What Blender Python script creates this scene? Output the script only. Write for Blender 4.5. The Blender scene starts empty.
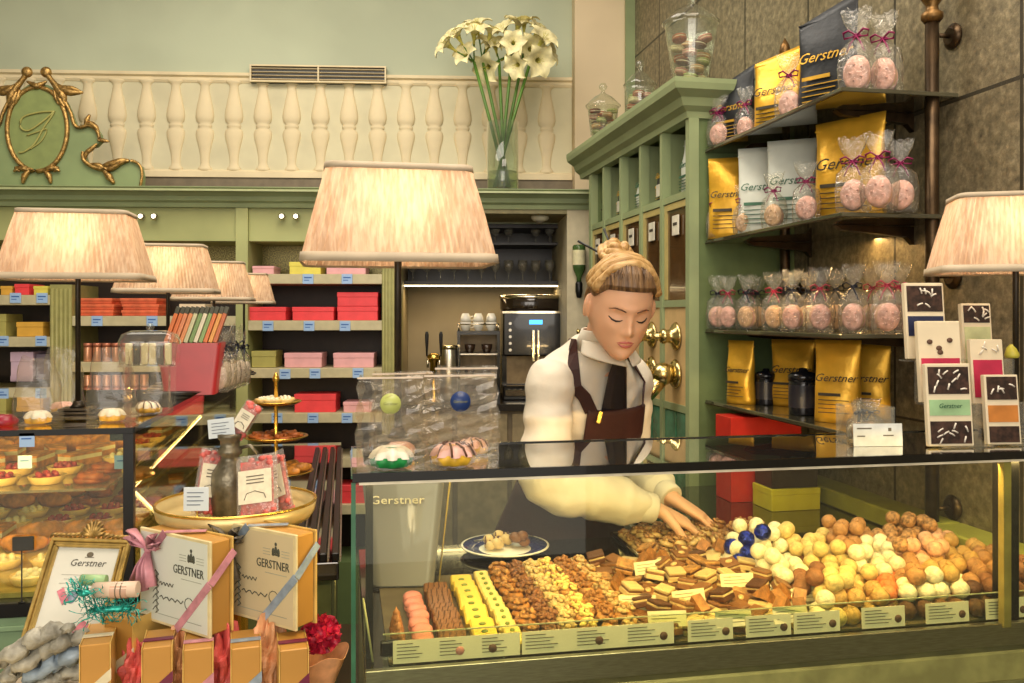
import bpy, math, random
from mathutils import Vector, Matrix
random.seed(7)
C = bpy.context.scene.collection
pi = math.pi
TH = math.radians(10.9); F = 870.0; U0 = 512.0; V0 = 316.0; CZ = 1.5
CT, ST = math.cos(TH), math.sin(TH)
def D(deg): return math.radians(deg)
# ---------- survey helpers: a sight line from the photo meets a known plane of the room ----------
def ray(u, v):
    k = (u-U0)/F; m = (V0-v)/F
    return Vector((k*CT+ST, -k*ST+CT, m))
def atD(u, v, d): r = ray(u, v)*d; return Vector((r.x, r.y, CZ+r.z))
def atY(u, v, Y): r = ray(u, v); return Vector((r.x*Y/r.y, Y, CZ+r.z*Y/r.y))
def atX(u, v, X): r = ray(u, v); t = X/r.x; return Vector((X, r.y*t, CZ+r.z*t))
def atZ(u, v, z): r = ray(u, v); t = (z-CZ)/r.z; return Vector((r.x*t, r.y*t, z))
# ---------- materials ----------
def lin(h):
    h = h.lstrip('#'); o = []
    for i in (0, 2, 4):
        c = int(h[i:i+2], 16)/255.0
        o.append(c/12.92 if c <= .04045 else ((c+.055)/1.055)**2.4)
    return tuple(o)
MC = {}
def nodes(name):
    m = bpy.data.materials.new(name); m.use_nodes = True
    nt = m.node_tree; return m, nt, nt.nodes['Principled BSDF']
def mat(name, col, rough=.5, metal=0., var=.12, scale=20., bump=.0, bscale=None, spec=.5, emit=None, estr=0., coat=0., trans=0., ior=1.45, col2=None, stretch=None, sheen=0., sss=0.):
    if name in MC: return MC[name]
    m, nt, b = nodes(name); c = lin(col)
    tc = nt.nodes.new('ShaderNodeTexCoord'); mp = nt.nodes.new('ShaderNodeMapping')
    nt.links.new(tc.outputs['Object'], mp.inputs['Vector'])
    if stretch: mp.inputs['Scale'].default_value = stretch
    n = nt.nodes.new('ShaderNodeTexNoise'); n.inputs['Scale'].default_value = scale; n.inputs['Detail'].default_value = 3
    nt.links.new(mp.outputs['Vector'], n.inputs['Vector'])
    mx = nt.nodes.new('ShaderNodeMix'); mx.data_type = 'RGBA'
    c2 = lin(col2) if col2 else tuple(max(0, x*(1-2*var)) for x in c)
    c1 = c if col2 else tuple(min(1, x*(1+var)) for x in c)
    mx.inputs[6].default_value = (*c2, 1); mx.inputs[7].default_value = (*c1, 1)
    mr = nt.nodes.new('ShaderNodeMapRange'); mr.inputs[1].default_value = .35; mr.inputs[2].default_value = .65
    nt.links.new(n.outputs['Fac'], mr.inputs[0]); nt.links.new(mr.outputs[0], mx.inputs[0])
    nt.links.new(mx.outputs[2], b.inputs['Base Color'])
    b.inputs['Roughness'].default_value = rough; b.inputs['Metallic'].default_value = metal
    b.inputs['Specular IOR Level'].default_value = spec; b.inputs['IOR'].default_value = ior
    b.inputs['Transmission Weight'].default_value = trans; b.inputs['Coat Weight'].default_value = coat
    b.inputs['Sheen Weight'].default_value = sheen
    if sss: b.inputs['Subsurface Weight'].default_value = sss; b.inputs['Subsurface Radius'].default_value = (.012, .005, .003)
    if emit: b.inputs['Emission Color'].default_value = (*lin(emit), 1); b.inputs['Emission Strength'].default_value = estr
    if bump:
        n2 = nt.nodes.new('ShaderNodeTexNoise'); n2.inputs['Scale'].default_value = bscale or scale*2; n2.inputs['Detail'].default_value = 4
        nt.links.new(mp.outputs['Vector'], n2.inputs['Vector'])
        bp = nt.nodes.new('ShaderNodeBump'); bp.inputs['Strength'].default_value = bump; bp.inputs['Distance'].default_value = .01
        nt.links.new(n2.outputs['Fac'], bp.inputs['Height']); nt.links.new(bp.outputs['Normal'], b.inputs['Normal'])
    MC[name] = m; return m
def film(name, tint='#ffffff', milk=.05, gloss=1.0, rough=.08, wrinkle=0., base=.05, wscale=60):
    """thin clear sheet: see-through plus a Fresnel reflection, a little milkiness"""
    if name in MC: return MC[name]
    m, nt, b = nodes(name); nt.nodes.remove(b); out = nt.nodes['Material Output']
    tr = nt.nodes.new('ShaderNodeBsdfTransparent'); tr.inputs[0].default_value = (*lin(tint), 1)
    gl = nt.nodes.new('ShaderNodeBsdfGlossy'); gl.inputs['Roughness'].default_value = rough; gl.inputs[0].default_value = (1, 1, 1, 1)
    df = nt.nodes.new('ShaderNodeBsdfDiffuse'); df.inputs[0].default_value = (.85, .85, .82, 1)
    fr = nt.nodes.new('ShaderNodeLayerWeight'); fr.inputs[0].default_value = .5
    pw = nt.nodes.new('ShaderNodeMath'); pw.operation = 'POWER'; pw.inputs[1].default_value = 5; nt.links.new(fr.outputs['Facing'], pw.inputs[0])
    ma = nt.nodes.new('ShaderNodeMath'); ma.operation = 'MULTIPLY_ADD'; ma.inputs[1].default_value = gloss; ma.inputs[2].default_value = .04*gloss; ma.use_clamp = True
    nt.links.new(pw.outputs[0], ma.inputs[0])
    m1 = nt.nodes.new('ShaderNodeMixShader'); m1.inputs[0].default_value = milk
    nt.links.new(tr.outputs[0], m1.inputs[1]); nt.links.new(df.outputs[0], m1.inputs[2])
    m2 = nt.nodes.new('ShaderNodeMixShader'); nt.links.new(ma.outputs[0], m2.inputs[0])
    nt.links.new(m1.outputs[0], m2.inputs[1]); nt.links.new(gl.outputs[0], m2.inputs[2])
    nt.links.new(m2.outputs[0], out.inputs[0])
    if wrinkle:
        tc = nt.nodes.new('ShaderNodeTexCoord'); n = nt.nodes.new('ShaderNodeTexNoise'); n.inputs['Scale'].default_value = wscale
        n.inputs['Distortion'].default_value = 1.5
        nt.links.new(tc.outputs['Object'], n.inputs['Vector'])
        bp = nt.nodes.new('ShaderNodeBump'); bp.inputs['Strength'].default_value = wrinkle; bp.inputs['Distance'].default_value = .01
        nt.links.new(n.outputs['Fac'], bp.inputs['Height'])
        nt.links.new(bp.outputs['Normal'], gl.inputs['Normal']); nt.links.new(bp.outputs['Normal'], fr.inputs['Normal'])
    MC[name] = m; return m
# ---------- mesh builder ----------
class MB:
    def __init__(s): s.v = []; s.f = []; s.m = []; s.s = []
    def add(s, vs, fs, mi=0, sm=False):
        b = len(s.v); s.v += [tuple(v) for v in vs]
        for f in fs: s.f.append(tuple(i+b for i in f)); s.m.append(mi); s.s.append(sm)
        return s
    def mark(s): return len(s.v)
    def xf(s, M, st=0):
        for i in range(st, len(s.v)): s.v[i] = tuple(M @ Vector(s.v[i]))
        return s
    def box(s, x0, x1, y0, y1, z0, z1, mi=0, ch=0.):
        if ch > 0:
            ch = min(ch, abs(x1-x0)/2.01, abs(y1-y0)/2.01, abs(z1-z0)/2.01)
            def ringz(z, i): 
                return [(x0+i+ch, y0+i, z), (x1-i-ch, y0+i, z), (x1-i, y0+i+ch, z), (x1-i, y1-i-ch, z), (x1-i-ch, y1-i, z), (x0+i+ch, y1-i, z), (x0+i, y1-i-ch, z), (x0+i, y0+i+ch, z)]
            return s.loft([ringz(z0, ch), ringz(z0+ch, 0), ringz(z1-ch, 0), ringz(z1, ch)], mi, True, False)
        vs = [(x, y, z) for z in (z0, z1) for y in (y0, y1) for x in (x0, x1)]
        return s.add(vs, [(0, 2, 3, 1), (4, 5, 7, 6), (0, 1, 5, 4), (2, 6, 7, 3), (0, 4, 6, 2), (1, 3, 7, 5)], mi)
    def loft(s, rings, mi=0, cap=True, sm=True, closed=True):
        n = len(rings[0]); vs = [p for r in rings for p in r]; fs = []
        for i in range(len(rings)-1):
            for j in range(n if closed else n-1):
                k = (j+1) % n
                fs.append((i*n+j, i*n+k, (i+1)*n+k, (i+1)*n+j))
        s.add(vs, fs, mi, sm)
        if cap:
            b = len(s.v)-len(vs)
            s.f.append(tuple(b+j for j in reversed(range(n)))); s.m.append(mi); s.s.append(False)
            s.f.append(tuple(b+(len(rings)-1)*n+j for j in range(n))); s.m.append(mi); s.s.append(False)
        return s
    def lathe(s, prof, n=24, mi=0, c=(0, 0, 0), sm=True, cap=True, sx=1., sy=1.):
        rings = [[(c[0]+max(r, 1e-5)*sx*math.cos(2*pi*j/n), c[1]+max(r, 1e-5)*sy*math.sin(2*pi*j/n), c[2]+z) for j in range(n)] for r, z in prof]
        return s.loft(rings, mi, cap, sm)
    def tube(s, pts, r, n=8, mi=0, cap=True, sm=True, flat=1.):
        pts = [Vector(p) for p in pts]; rs = r if isinstance(r, (list, tuple)) else [r]*len(pts)
        rings = []; up = None
        for i, p in enumerate(pts):
            t = (pts[min(i+1, len(pts)-1)]-pts[max(i-1, 0)])
            if t.length < 1e-9: t = Vector((0, 0, 1))
            t.normalize()
            if up is None: up = Vector((0, 0, 1)) if abs(t.z) < .9 else Vector((1, 0, 0))
            a = t.cross(up)
            if a.length < 1e-6: a = t.cross(Vector((0, 1, 0)))
            a.normalize(); b = t.cross(a).normalized(); up = -b if False else up
            rings.append([p+(a*math.cos(2*pi*j/n)+b*flat*math.sin(2*pi*j/n))*rs[i] for j in range(n)])
        return s.loft(rings, mi, cap, sm)
    def sphere(s, c, r, n=12, m=8, mi=0, sc=(1, 1, 1), jit=0., sm=True):
        rings = []
        for i in range(m+1):
            a = -pi/2+pi*i/m
            rr = max(math.cos(a), 1e-4)
            rings.append([(c[0]+sc[0]*r*rr*math.cos(2*pi*j/n)*(1+random.uniform(-jit, jit)), c[1]+sc[1]*r*rr*math.sin(2*pi*j/n)*(1+random.uniform(-jit, jit)), c[2]+sc[2]*r*math.sin(a)*(1+random.uniform(-jit, jit))) for j in range(n)])
        return s.loft(rings, mi, False, sm)
    def prism(s, poly, a0, a1, ax='y', mi=0, sm=False):
        """extrude a 2-D outline along an axis; poly in the other two axes"""
        def P(p, a): return {'y': (p[0], a, p[1]), 'x': (a, p[0], p[1]), 'z': (p[0], p[1], a)}[ax]
        return s.loft([[P(p, a0) for p in poly], [P(p, a1) for p in poly]], mi, True, sm)
    def grid(s, fn, nu, nv, mi=0, sm=True, wrapu=False):
        vs = [fn(i/nu, j/nv) for j in range(nv+1) for i in range(nu+1)]
        fs = [(j*(nu+1)+i, j*(nu+1)+i+1, (j+1)*(nu+1)+i+1, (j+1)*(nu+1)+i) for j in range(nv) for i in range(nu)]
        return s.add(vs, fs, mi, sm)
    def build(s, name, mats, parent=None, loc=None, rz=0., rot=None, bevel=0., solid=0., sub=0):
        me = bpy.data.meshes.new(name); me.from_pydata(s.v, [], s.f)
        mats = mats if isinstance(mats, (list, tuple)) else [mats]
        for m in mats: me.materials.append(m)
        me.polygons.foreach_set('material_index', [min(i, len(mats)-1) for i in s.m]); me.polygons.foreach_set('use_smooth', s.s)
        me.validate(); me.update()
        o = bpy.data.objects.new(name, me); C.objects.link(o)
        if parent: o.parent = parent
        if loc is not None: o.location = loc
        if rot is not None: o.rotation_euler = rot
        elif rz: o.rotation_euler = (0, 0, rz)
        if solid:
            d = o.modifiers.new('s', 'SOLIDIFY'); d.thickness = solid; d.offset = 0
        if bevel:
            d = o.modifiers.new('b', 'BEVEL'); d.width = bevel; d.segments = 2; d.limit_method = 'ANGLE'
        if sub:
            d = o.modifiers.new('u', 'SUBSURF'); d.levels = sub; d.render_levels = sub
        return o
def tag(o, label=None, cat=None, group=None, kind=None):
    if label: o['label'] = label
    if cat: o['category'] = cat
    if group: o['group'] = group
    if kind: o['kind'] = kind
    return o
def thing(name, label, cat, loc=(0, 0, 0), rz=0., group=None, rot=None):
    o = bpy.data.objects.new(name, None); C.objects.link(o); o.location = loc; o.rotation_euler = rot if rot else (0, 0, rz)
    o.empty_display_size = .05
    return tag(o, label, cat, group)
def struct(name, mb, m, **k): return tag(mb.build(name, m, **k), kind='structure')
KIDS = {}
def copy_tree(o, loc=None, rz=None, label=None, group=None, parent=None, rot=None):
    c = o.copy(); C.objects.link(c); c.parent = parent
    if loc is not None: c.location = loc
    if rz is not None: c.rotation_euler = (0, 0, rz)
    if rot is not None: c.rotation_euler = rot
    if label: c['label'] = label
    if group: c['group'] = group
    for ch in list(o.children): copy_tree(ch, parent=c)
    return c
TXT = {}
def text(s, size, m, parent=None, loc=(0, 0, 0), rot=(pi/2, 0, 0), name='lettering', ext=.0004, shear=0., align='CENTER', sx=1.):
    key = (s, size, ext, shear, align, m.name)
    if key not in TXT:
        cu = bpy.data.curves.new('t', 'FONT'); cu.body = s; cu.size = size; cu.extrude = ext; cu.shear = shear; cu.align_x = align; cu.resolution_u = 2
        t = bpy.data.objects.new('t', cu); C.objects.link(t)
        me = bpy.data.meshes.new_from_object(t.evaluated_get(bpy.context.evaluated_depsgraph_get()))
        bpy.data.objects.remove(t); me.materials.clear(); me.materials.append(m); TXT[key] = me
    o = bpy.data.objects.new(name, TXT[key]); C.objects.link(o); o.parent = parent; o.location = loc; o.rotation_euler = rot; o.scale = (sx, 1, 1)
    return o
ORD = ['first', 'second', 'third', 'fourth', 'fifth', 'sixth', 'seventh', 'eighth', 'ninth', 'tenth', 'eleventh', 'twelfth', 'thirteenth', 'fourteenth', 'fifteenth', 'sixteenth', 'seventeenth', 'eighteenth', 'nineteenth', 'twentieth', 'twenty-first', 'twenty-second', 'twenty-third', 'twenty-fourth']
def frame_mat(loc, rz): return Matrix.Translation(loc) @ Matrix.Rotation(rz, 4, 'Z')
# back-wall frame
BRZ = math.atan2(.054, 1)-TH
BO = atD(590, V0, 4.3); BO.z = 0
BM = frame_mat(BO, BRZ); BMI = BM.inverted()
def bk(u, v, off=0.):
    """point of the sight line on the back unit's plane, in the back wall's own axes"""
    o = BMI @ Vector((0, 0, CZ)); r = BMI.to_3x3() @ ray(u, v); t = (off-o.y)/r.y
    p = o+r*t; return p
def bw(p): return BM @ Vector(p)
def bempty(name, label, cat, p, group=None): return thing(name, label, cat, bw(p), BRZ, group)
# ================= camera, render settings, lights =================
cam = bpy.data.cameras.new('camera'); camo = bpy.data.objects.new('camera', cam); C.objects.link(camo)
cam.sensor_width = 36; cam.lens = F/1024*36; cam.shift_y = -(341.5-V0)/1024; cam.shift_x = 0; cam.clip_start = .05
camo.location = (0, 0, CZ); camo.rotation_euler = (pi/2, 0, -TH)
sc = bpy.context.scene; sc.camera = camo
sc.view_settings.view_transform = 'Standard'; sc.view_settings.look = 'None'; sc.view_settings.gamma = 1; sc.view_settings.use_curve_mapping = False
sc.view_settings.exposure = 0.1
sc.cycles.use_denoising = True; sc.cycles.max_bounces = 7; sc.cycles.transparent_max_bounces = 24; sc.cycles.caustics_reflective = False; sc.cycles.caustics_refractive = False
sc.cycles.sample_clamp_indirect = 6
w = bpy.data.worlds.new('World'); sc.world = w; w.use_nodes = True
bg = w.node_tree.nodes['Background']; bg.inputs[0].default_value = (*lin('#f4ead8'), 1); bg.inputs[1].default_value = .9
def area(name, loc, target, size, power, col='#ffe2b8', sy=None, spread=None):
    l = bpy.data.lights.new(name, 'AREA'); l.energy = power; l.color = lin(col); l.shape = 'RECTANGLE'; l.size = size; l.size_y = sy or size
    if spread: l.spread = spread
    o = bpy.data.objects.new(name, l); C.objects.link(o); o.location = loc
    d = Vector(target)-Vector(loc); o.rotation_euler = d.to_track_quat('-Z', 'Y').to_euler(); return o
def point(name, loc, power, col='#ffdca8', r=.03):
    l = bpy.data.lights.new(name, 'POINT'); l.energy = power; l.color = lin(col); l.shadow_soft_size = r
    o = bpy.data.objects.new(name, l); C.objects.link(o); o.location = loc; return o
area('overhead_fill', (.6, 1.0, 3.6), (.6, 1.3, 0), 1.6, 66, '#fff0dc', sy=1.6)  # added overhead fill for general brightness, no fitting modelled
area('overhead_fill', (-.4, 2.9, 3.6), (-.4, 3.2, 0), 2.2, 60, '#fbf1e2', sy=1.2)  # second added overhead fill, toward the back shelving
area('front_fill', (-.6, -2.2, 2.3), (.3, 2.5, 1.3), 3.2, 85, '#fff6ea', sy=2.0)  # added unseen fill behind the camera, no window built
# ================= room shell =================
plaster = mat('pale green plaster', '#bdc5ab', .8, var=.06, scale=1.6, bump=.15, bscale=9)
cream = mat('cream plaster', '#dcc9a6', .8, var=.03, scale=3)
creamrel = mat('cream relief paint', '#e6d6b0', .7, var=.05, scale=6)
sage = mat('sage green paint', '#8f9c72', .45, var=.06, scale=6)
sage2 = mat('lit sage paint', '#a9ad74', .5, var=.06, scale=4)  # sage with the light on the fascia put into a paler colour
sagedk = mat('deep sage paint', '#67794c', .45, var=.06, scale=5)
gold = mat('antique gilding', '#b08d52', .38, .75, var=.25, scale=60, bump=.3, bscale=120)
brass = mat('brass', '#d9b45f', .22, 1., var=.1, scale=30)
dark = mat('near black lacquer', '#1a1612', .25, var=.1, scale=10)
black = mat('black plastic', '#100f0f', .35, var=.1, scale=30)
steel = mat('brushed steel', '#b9b3a4', .3, 1., var=.08, scale=40, stretch=(1, 1, 12))
floorm = mat('dark stone floor', '#5b4a38', .35, var=.15, scale=3)
m = MB(); m.box(-4.7, 2.2, -2.6, 6.2, -.1, 0); struct('floor', m, floorm)
m = MB(); m.box(-4.7, 2.2, -2.6, 6.2, 3.8, 3.9); struct('ceiling', m, cream)
m = MB(); m.box(-4.7, -4.6, -2.6, 6.2, 0, 3.8); struct('wall_left', m, plaster)
# right wall: shimmering stone-look panels
def panel_material():
    m_, nt, b = nodes('mottled bronze wall panels')
    tc = nt.nodes.new('ShaderNodeTexCoord'); mp = nt.nodes.new('ShaderNodeMapping')
    nt.links.new(tc.outputs['Object'], mp.inputs['Vector'])
    n1 = nt.nodes.new('ShaderNodeTexNoise'); n1.inputs['Scale'].default_value = 38; n1.inputs['Detail'].default_value = 6; n1.inputs['Roughness'].default_value = .7
    n2 = nt.nodes.new('ShaderNodeTexNoise'); n2.inputs['Scale'].default_value = 2.2; n2.inputs['Detail'].default_value = 2
    for n in (n1, n2): nt.links.new(mp.outputs['Vector'], n.inputs['Vector'])
    r1 = nt.nodes.new('ShaderNodeValToRGB'); e = r1.color_ramp.elements
    e[0].position = .3; e[0].color = (*lin('#5d5646'), 1); e[1].position = .7; e[1].color = (*lin('#b0a384'), 1)
    x = e.new(.5); x.color = (*lin('#877d64'), 1)
    nt.links.new(n1.outputs['Fac'], r1.inputs[0])
    mx = nt.nodes.new('ShaderNodeMix'); mx.data_type = 'RGBA'; mx.blend_type = 'MULTIPLY'; mx.inputs[0].default_value = .5
    r2 = nt.nodes.new('ShaderNodeValToRGB'); r2.color_ramp.elements[0].color = (.55, .5, .4, 1); r2.color_ramp.elements[0].position = .35; r2.color_ramp.elements[1].position = .65
    nt.links.new(n2.outputs['Fac'], r2.inputs[0]); nt.links.new(r1.outputs[0], mx.inputs[6]); nt.links.new(r2.outputs[0], mx.inputs[7])
    # seams
    sp = nt.nodes.new('ShaderNodeSeparateXYZ'); nt.links.new(mp.outputs['Vector'], sp.inputs[0])
    def seam(ax, per, off):
        a = nt.nodes.new('ShaderNodeMath'); a.operation = 'ADD'; a.inputs[1].default_value = off; nt.links.new(sp.outputs[ax], a.inputs[0])
        b_ = nt.nodes.new('ShaderNodeMath'); b_.operation = 'PINGPONG'; b_.inputs[1].default_value = per/2; nt.links.new(a.outputs[0], b_.inputs[0])
        c_ = nt.nodes.new('ShaderNodeMath'); c_.operation = 'LESS_THAN'; c_.inputs[1].default_value = .005; nt.links.new(b_.outputs[0], c_.inputs[0]); return c_
    s1 = seam('Y', .46, .13); s2 = seam('Z', .82, .42)
    mm = nt.nodes.new('ShaderNodeMath'); mm.operation = 'MAXIMUM'; nt.links.new(s1.outputs[0], mm.inputs[0]); nt.links.new(s2.outputs[0], mm.inputs[1])
    m3 = nt.nodes.new('ShaderNodeMix'); m3.data_type = 'RGBA'; nt.links.new(mm.outputs[0], m3.inputs[0]); nt.links.new(mx.outputs[2], m3.inputs[6]); m3.inputs[7].default_value = (*lin('#3c372b'), 1)
    nt.links.new(m3.outputs[2], b.inputs['Base Color'])
    b.inputs['Roughness'].default_value = .42; b.inputs['Metallic'].default_value = .35
    bp = nt.nodes.new('ShaderNodeBump'); bp.inputs['Strength'].default_value = .35; bp.inputs['Distance'].default_value = .005
    nt.links.new(n1.outputs['Fac'], bp.inputs['Height']); nt.links.new(bp.outputs['Normal'], b.inputs['Normal'])
    return m_
m = MB(); m.box(1.5, 1.6, -2.6, 6.2, 0, 3.8); struct('wall_right', m, panel_material())
# upper back wall: plaster with the balustrade relief; cream pier beside it
WO = .42   # the wall stands this far behind the front of the shelving
a = bk(-60, 100, WO); b_ = bk(572, 100, WO); c = bk(700, 100, WO)
PZ = bk(0, 190, WO).z
m = MB(); m.box(-6, b_.x, WO, WO+.1, 2.0, 3.8); struct('wall_back', m, plaster, loc=BO, rz=BRZ)
m = MB(); m.box(b_.x, 1.6, WO-.12, WO+.1, 0, 3.8); struct('wall_pier', m, cream, loc=BO, rz=BRZ)
m = MB(); m.box(-6, 1.6, WO+1.0, WO+1.1, 0, 3.8); struct('wall_behind', m, mat('beige niche wall', '#b9ab8a', .6, var=.05), loc=BO, rz=BRZ)
# green trim where the panelled wall ends
e0 = atX(628, 100, 1.5)
m = MB(); m.box(1.46, 1.5, e0.y-.10, e0.y+.0, 0, 3.8); m.box(1.45, 1.5, e0.y-.115, e0.y-.10, 0, 3.8); struct('trim_1', m, sage)
# cove moulding above the balustrade
zt = bk(300, 78, WO).z; zb = bk(300, 173, WO).z
prof = [(0, 0), (-.012, .0), (-.02, .012), (-.02, .026), (-.035, .034), (-.035, .05), (0, .05)]
def run(prof, x0, x1, y, z): return MB().prism([(y+p[0], z+p[1]) for p in prof], x0, x1, 'x')
bal = thing('balustrade_relief', 'cream relief of turned balusters running along the green plaster wall above the shelving', 'balustrade', BO, BRZ)
run(prof, -5.2, b_.x-.002, WO, zt-.035).build('top_rail', creamrel, bal)
m = MB(); m.box(-5.2, b_.x-.002, WO-.008, WO, zb, zt-.03); m.build('backing', mat('relief ground', '#d6cfae', .8, var=.05, scale=5), bal)
m = run([(0, 0), (-.03, 0), (-.03, .03), (-.02, .04), (0, .04)], -5.2, b_.x-.002, WO, zb-.03); m.build('plinth', creamrel, bal)
H = zt-zb-.03
bp_ = [(.036, 0), (.038, .03), (.026, .06), (.023, .09), (.026, .18), (.036, .28), (.047, .37), (.049, .42), (.044, .455), (.030, .478), (.038, .488), (.038, .512), (.030, .522), (.044, .545), (.050, .60), (.047, .67), (.036, .78), (.026, .88), (.023, .94), (.03, .965), (.042, .985), (.042, 1.0)]
mb = MB(); mb.lathe([(r*.98, z*H) for r, z in bp_], 20, sy=.55)
bal0 = None
x0 = bk(118, 120, WO).x; x1 = bk(529.5, 120, WO).x
npost = 15; step = (bk(205.5, 120, WO).x-x0)/3
x = x0-step*20
while x < b_.x-.03:
    if bal0 is None: bal0 = mb.build('baluster', creamrel, bal, loc=(x, WO-.008, zb+.005)); o = bal0
    else: o = bal0.copy(); C.objects.link(o); o.parent = bal; o.location = (x, WO-.008, zb+.005)
    x += step
# ventilation grille
p0 = bk(252, 67, WO); p1 = bk(387, 86, WO)
gr = thing('ventilation_grille', 'long slatted air grille with white frame set above the balustrade relief', 'vent', bw((p0.x, WO-.032, p1.z)), BRZ)
W_ = p1.x-p0.x; H_ = p0.z-p1.z
m = MB(); m.box(0, W_, -.006, .032, 0, H_); m.build('backing', dark, gr)
m = MB(); t_ = .008
m.box(0, W_, -.022, 0, 0, t_); m.box(0, W_, -.022, 0, H_-t_, H_); m.box(0, t_, -.022, 0, t_, H_-t_); m.box(W_-t_, W_, -.022, 0, t_, H_-t_); m.box(W_/2-.004, W_/2+.004, -.02, 0, t_, H_-t_)
m.build('frame', creamrel, gr)
for k in range(4):
    m = MB(); z = t_+(H_-2*t_)*(k+.5)/4; m.prism([(-.006, z-.004), (-.018, z-.001), (-.018, z+.001), (-.006, z-.002)], t_, W_-t_, 'x'); m.build('slat', creamrel, gr)
# ================= back shelving unit =================
shelfm = mat('beige shelf edge', '#c3b994', .45, var=.05)
darkin = mat('dark brown shelf interior', '#2a1c12', .5, var=.1)
def X(u, off=0.): return bk(u, 300, off).x
def Z(v, u=300, off=0.): return bk(u, v, off).z
ZC0, ZC1 = Z(208), Z(187, off=-.09)
XL, XR = -5.0, X(592)
cor = thing('cornice', 'long moulded sage green cornice running over the back shelving and coffee niche', 'cornice', BO, BRZ)
prof = [(.1, 0), (-.01, 0), (-.015, .02), (-.03, .03), (-.035, .05), (-.06, .07), (-.075, .075), (-.09, .085), (-.09, ZC1-ZC0), (.1, ZC1-ZC0)]
MB().prism([(p[0], ZC0+p[1]) for p in prof], XL, XR, 'x').build('moulding', sage, cor)
MB().box(XL, XR, -.095, -.085, ZC1-.022, ZC1-.012).build('bead', mat('cornice bead', '#a9b184', .4, var=.05), cor)
tag(MB().box(XL, bk(572,100,WO).x, .1, WO-.001, ZC1-.05, ZC1-.01).build('cornice_top_board', mat('dusty brown board', '#6b604a', .7, var=.1), loc=BO, rz=BRZ), 'dusty brown board lying behind the green cornice at the foot of the balustrade', 'board')
struct('trim_2', MB().box(-5.2, bk(572,100,WO).x, WO-.02, WO-.001, ZC1-.012, zb-.031), mat('grey brown skirting', '#7c705a', .6, var=.08), loc=BO, rz=BRZ)
unit = thing('shelving_unit', 'sage green built-in shelving with dark bays holding boxes, under the long cornice', 'shelving', BO, BRZ)
ZM = Z(241)
def pil(u0, u1, z1=None, z0=0.0, n=5, m_=None):
    x0_, x1_ = X(u0), X(u1); w_ = x1_-x0_; m = MB(); m.box(x0_, x1_, 0, .35, z0, z1 or ZM)
    for k in range(n):
        xx = x0_+w_*(k+.5)/n
        m.lathe([(w_/n*.36, z0+.02), (w_/n*.36, (z1 or ZM)-.02)], 8, c=(xx, 0, 0))
    m.build('pilaster', m_ or mat('olive sage paint', '#97935a', .45, var=.06), unit)
pil(50, 72, Z(285)); pil(382, 398, ZC0)
MB().box(X(236), X(248), -.005, .3, 0, ZC0-.001).build('post', sage2, unit)
MB().box(XL, X(236), .02, .32, ZM, ZC0).build('fascia', sage2, unit)
MB().box(X(248), X(382), .02, .32, ZM, ZC0).build('fascia', sage2, unit)
mos = mat('olive mosaic backing', '#8d8148', .3, var=.35, scale=160, metal=.3)
MB().box(X(-60, .3), X(384, .3), .30, .33, Z(279), ZM).build('mosaic_back', mos, unit)
MB().box(XL, X(384, .3), .30, .33, 0, Z(279)).build('back_panel', darkin, unit)
SH = {'C': [279, 325.5, 373, 418, 463, 510], 'A': [300, 342, 386, 430, 475], 'B': [321, 367, 412, 458, 505]}
BX = {'C': (248, 382), 'A': (-60, 50), 'B': (72, 236)}
for k, vs in SH.items():
    for v in vs:
        z = Z(v, (BX[k][0]+BX[k][1])/2); MB().box(X(BX[k][0]), X(BX[k][1]), 0.0, .30, z-.024, z+.024, ch=.002).build('shelf', shelfm, unit)
MB().box(XL, X(398), .0, .3, 0, .3).build('plinth', sagedk, unit)
# ceiling spots reflected on the fascia, built as small glowing knobs
spotm = mat('spot glint glow', '#fff3cf', .3, emit='#fff0c8', estr=6)
for i, u in enumerate((143, 156, 283, 297)):
    p = bk(u, 217, .0)
    t = bempty('glint', f"small silver spotlight reflected on the green fascia, {['closest to the big pediment','second from the big pediment','third from the big pediment','nearest the large centre lampshade'][i]}", 'glint', (p.x, -.002, p.z))
    MB().lathe([(.012, 0), (.016, .012), (.016, .03), (.011, .034)], 12).build('glint_rim', steel, t, rot=(pi/2, 0, 0))
    MB().lathe([(.010, .0341), (.009, .038)], 12).build('glint_core', spotm, t, rot=(pi/2, 0, 0))
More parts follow.
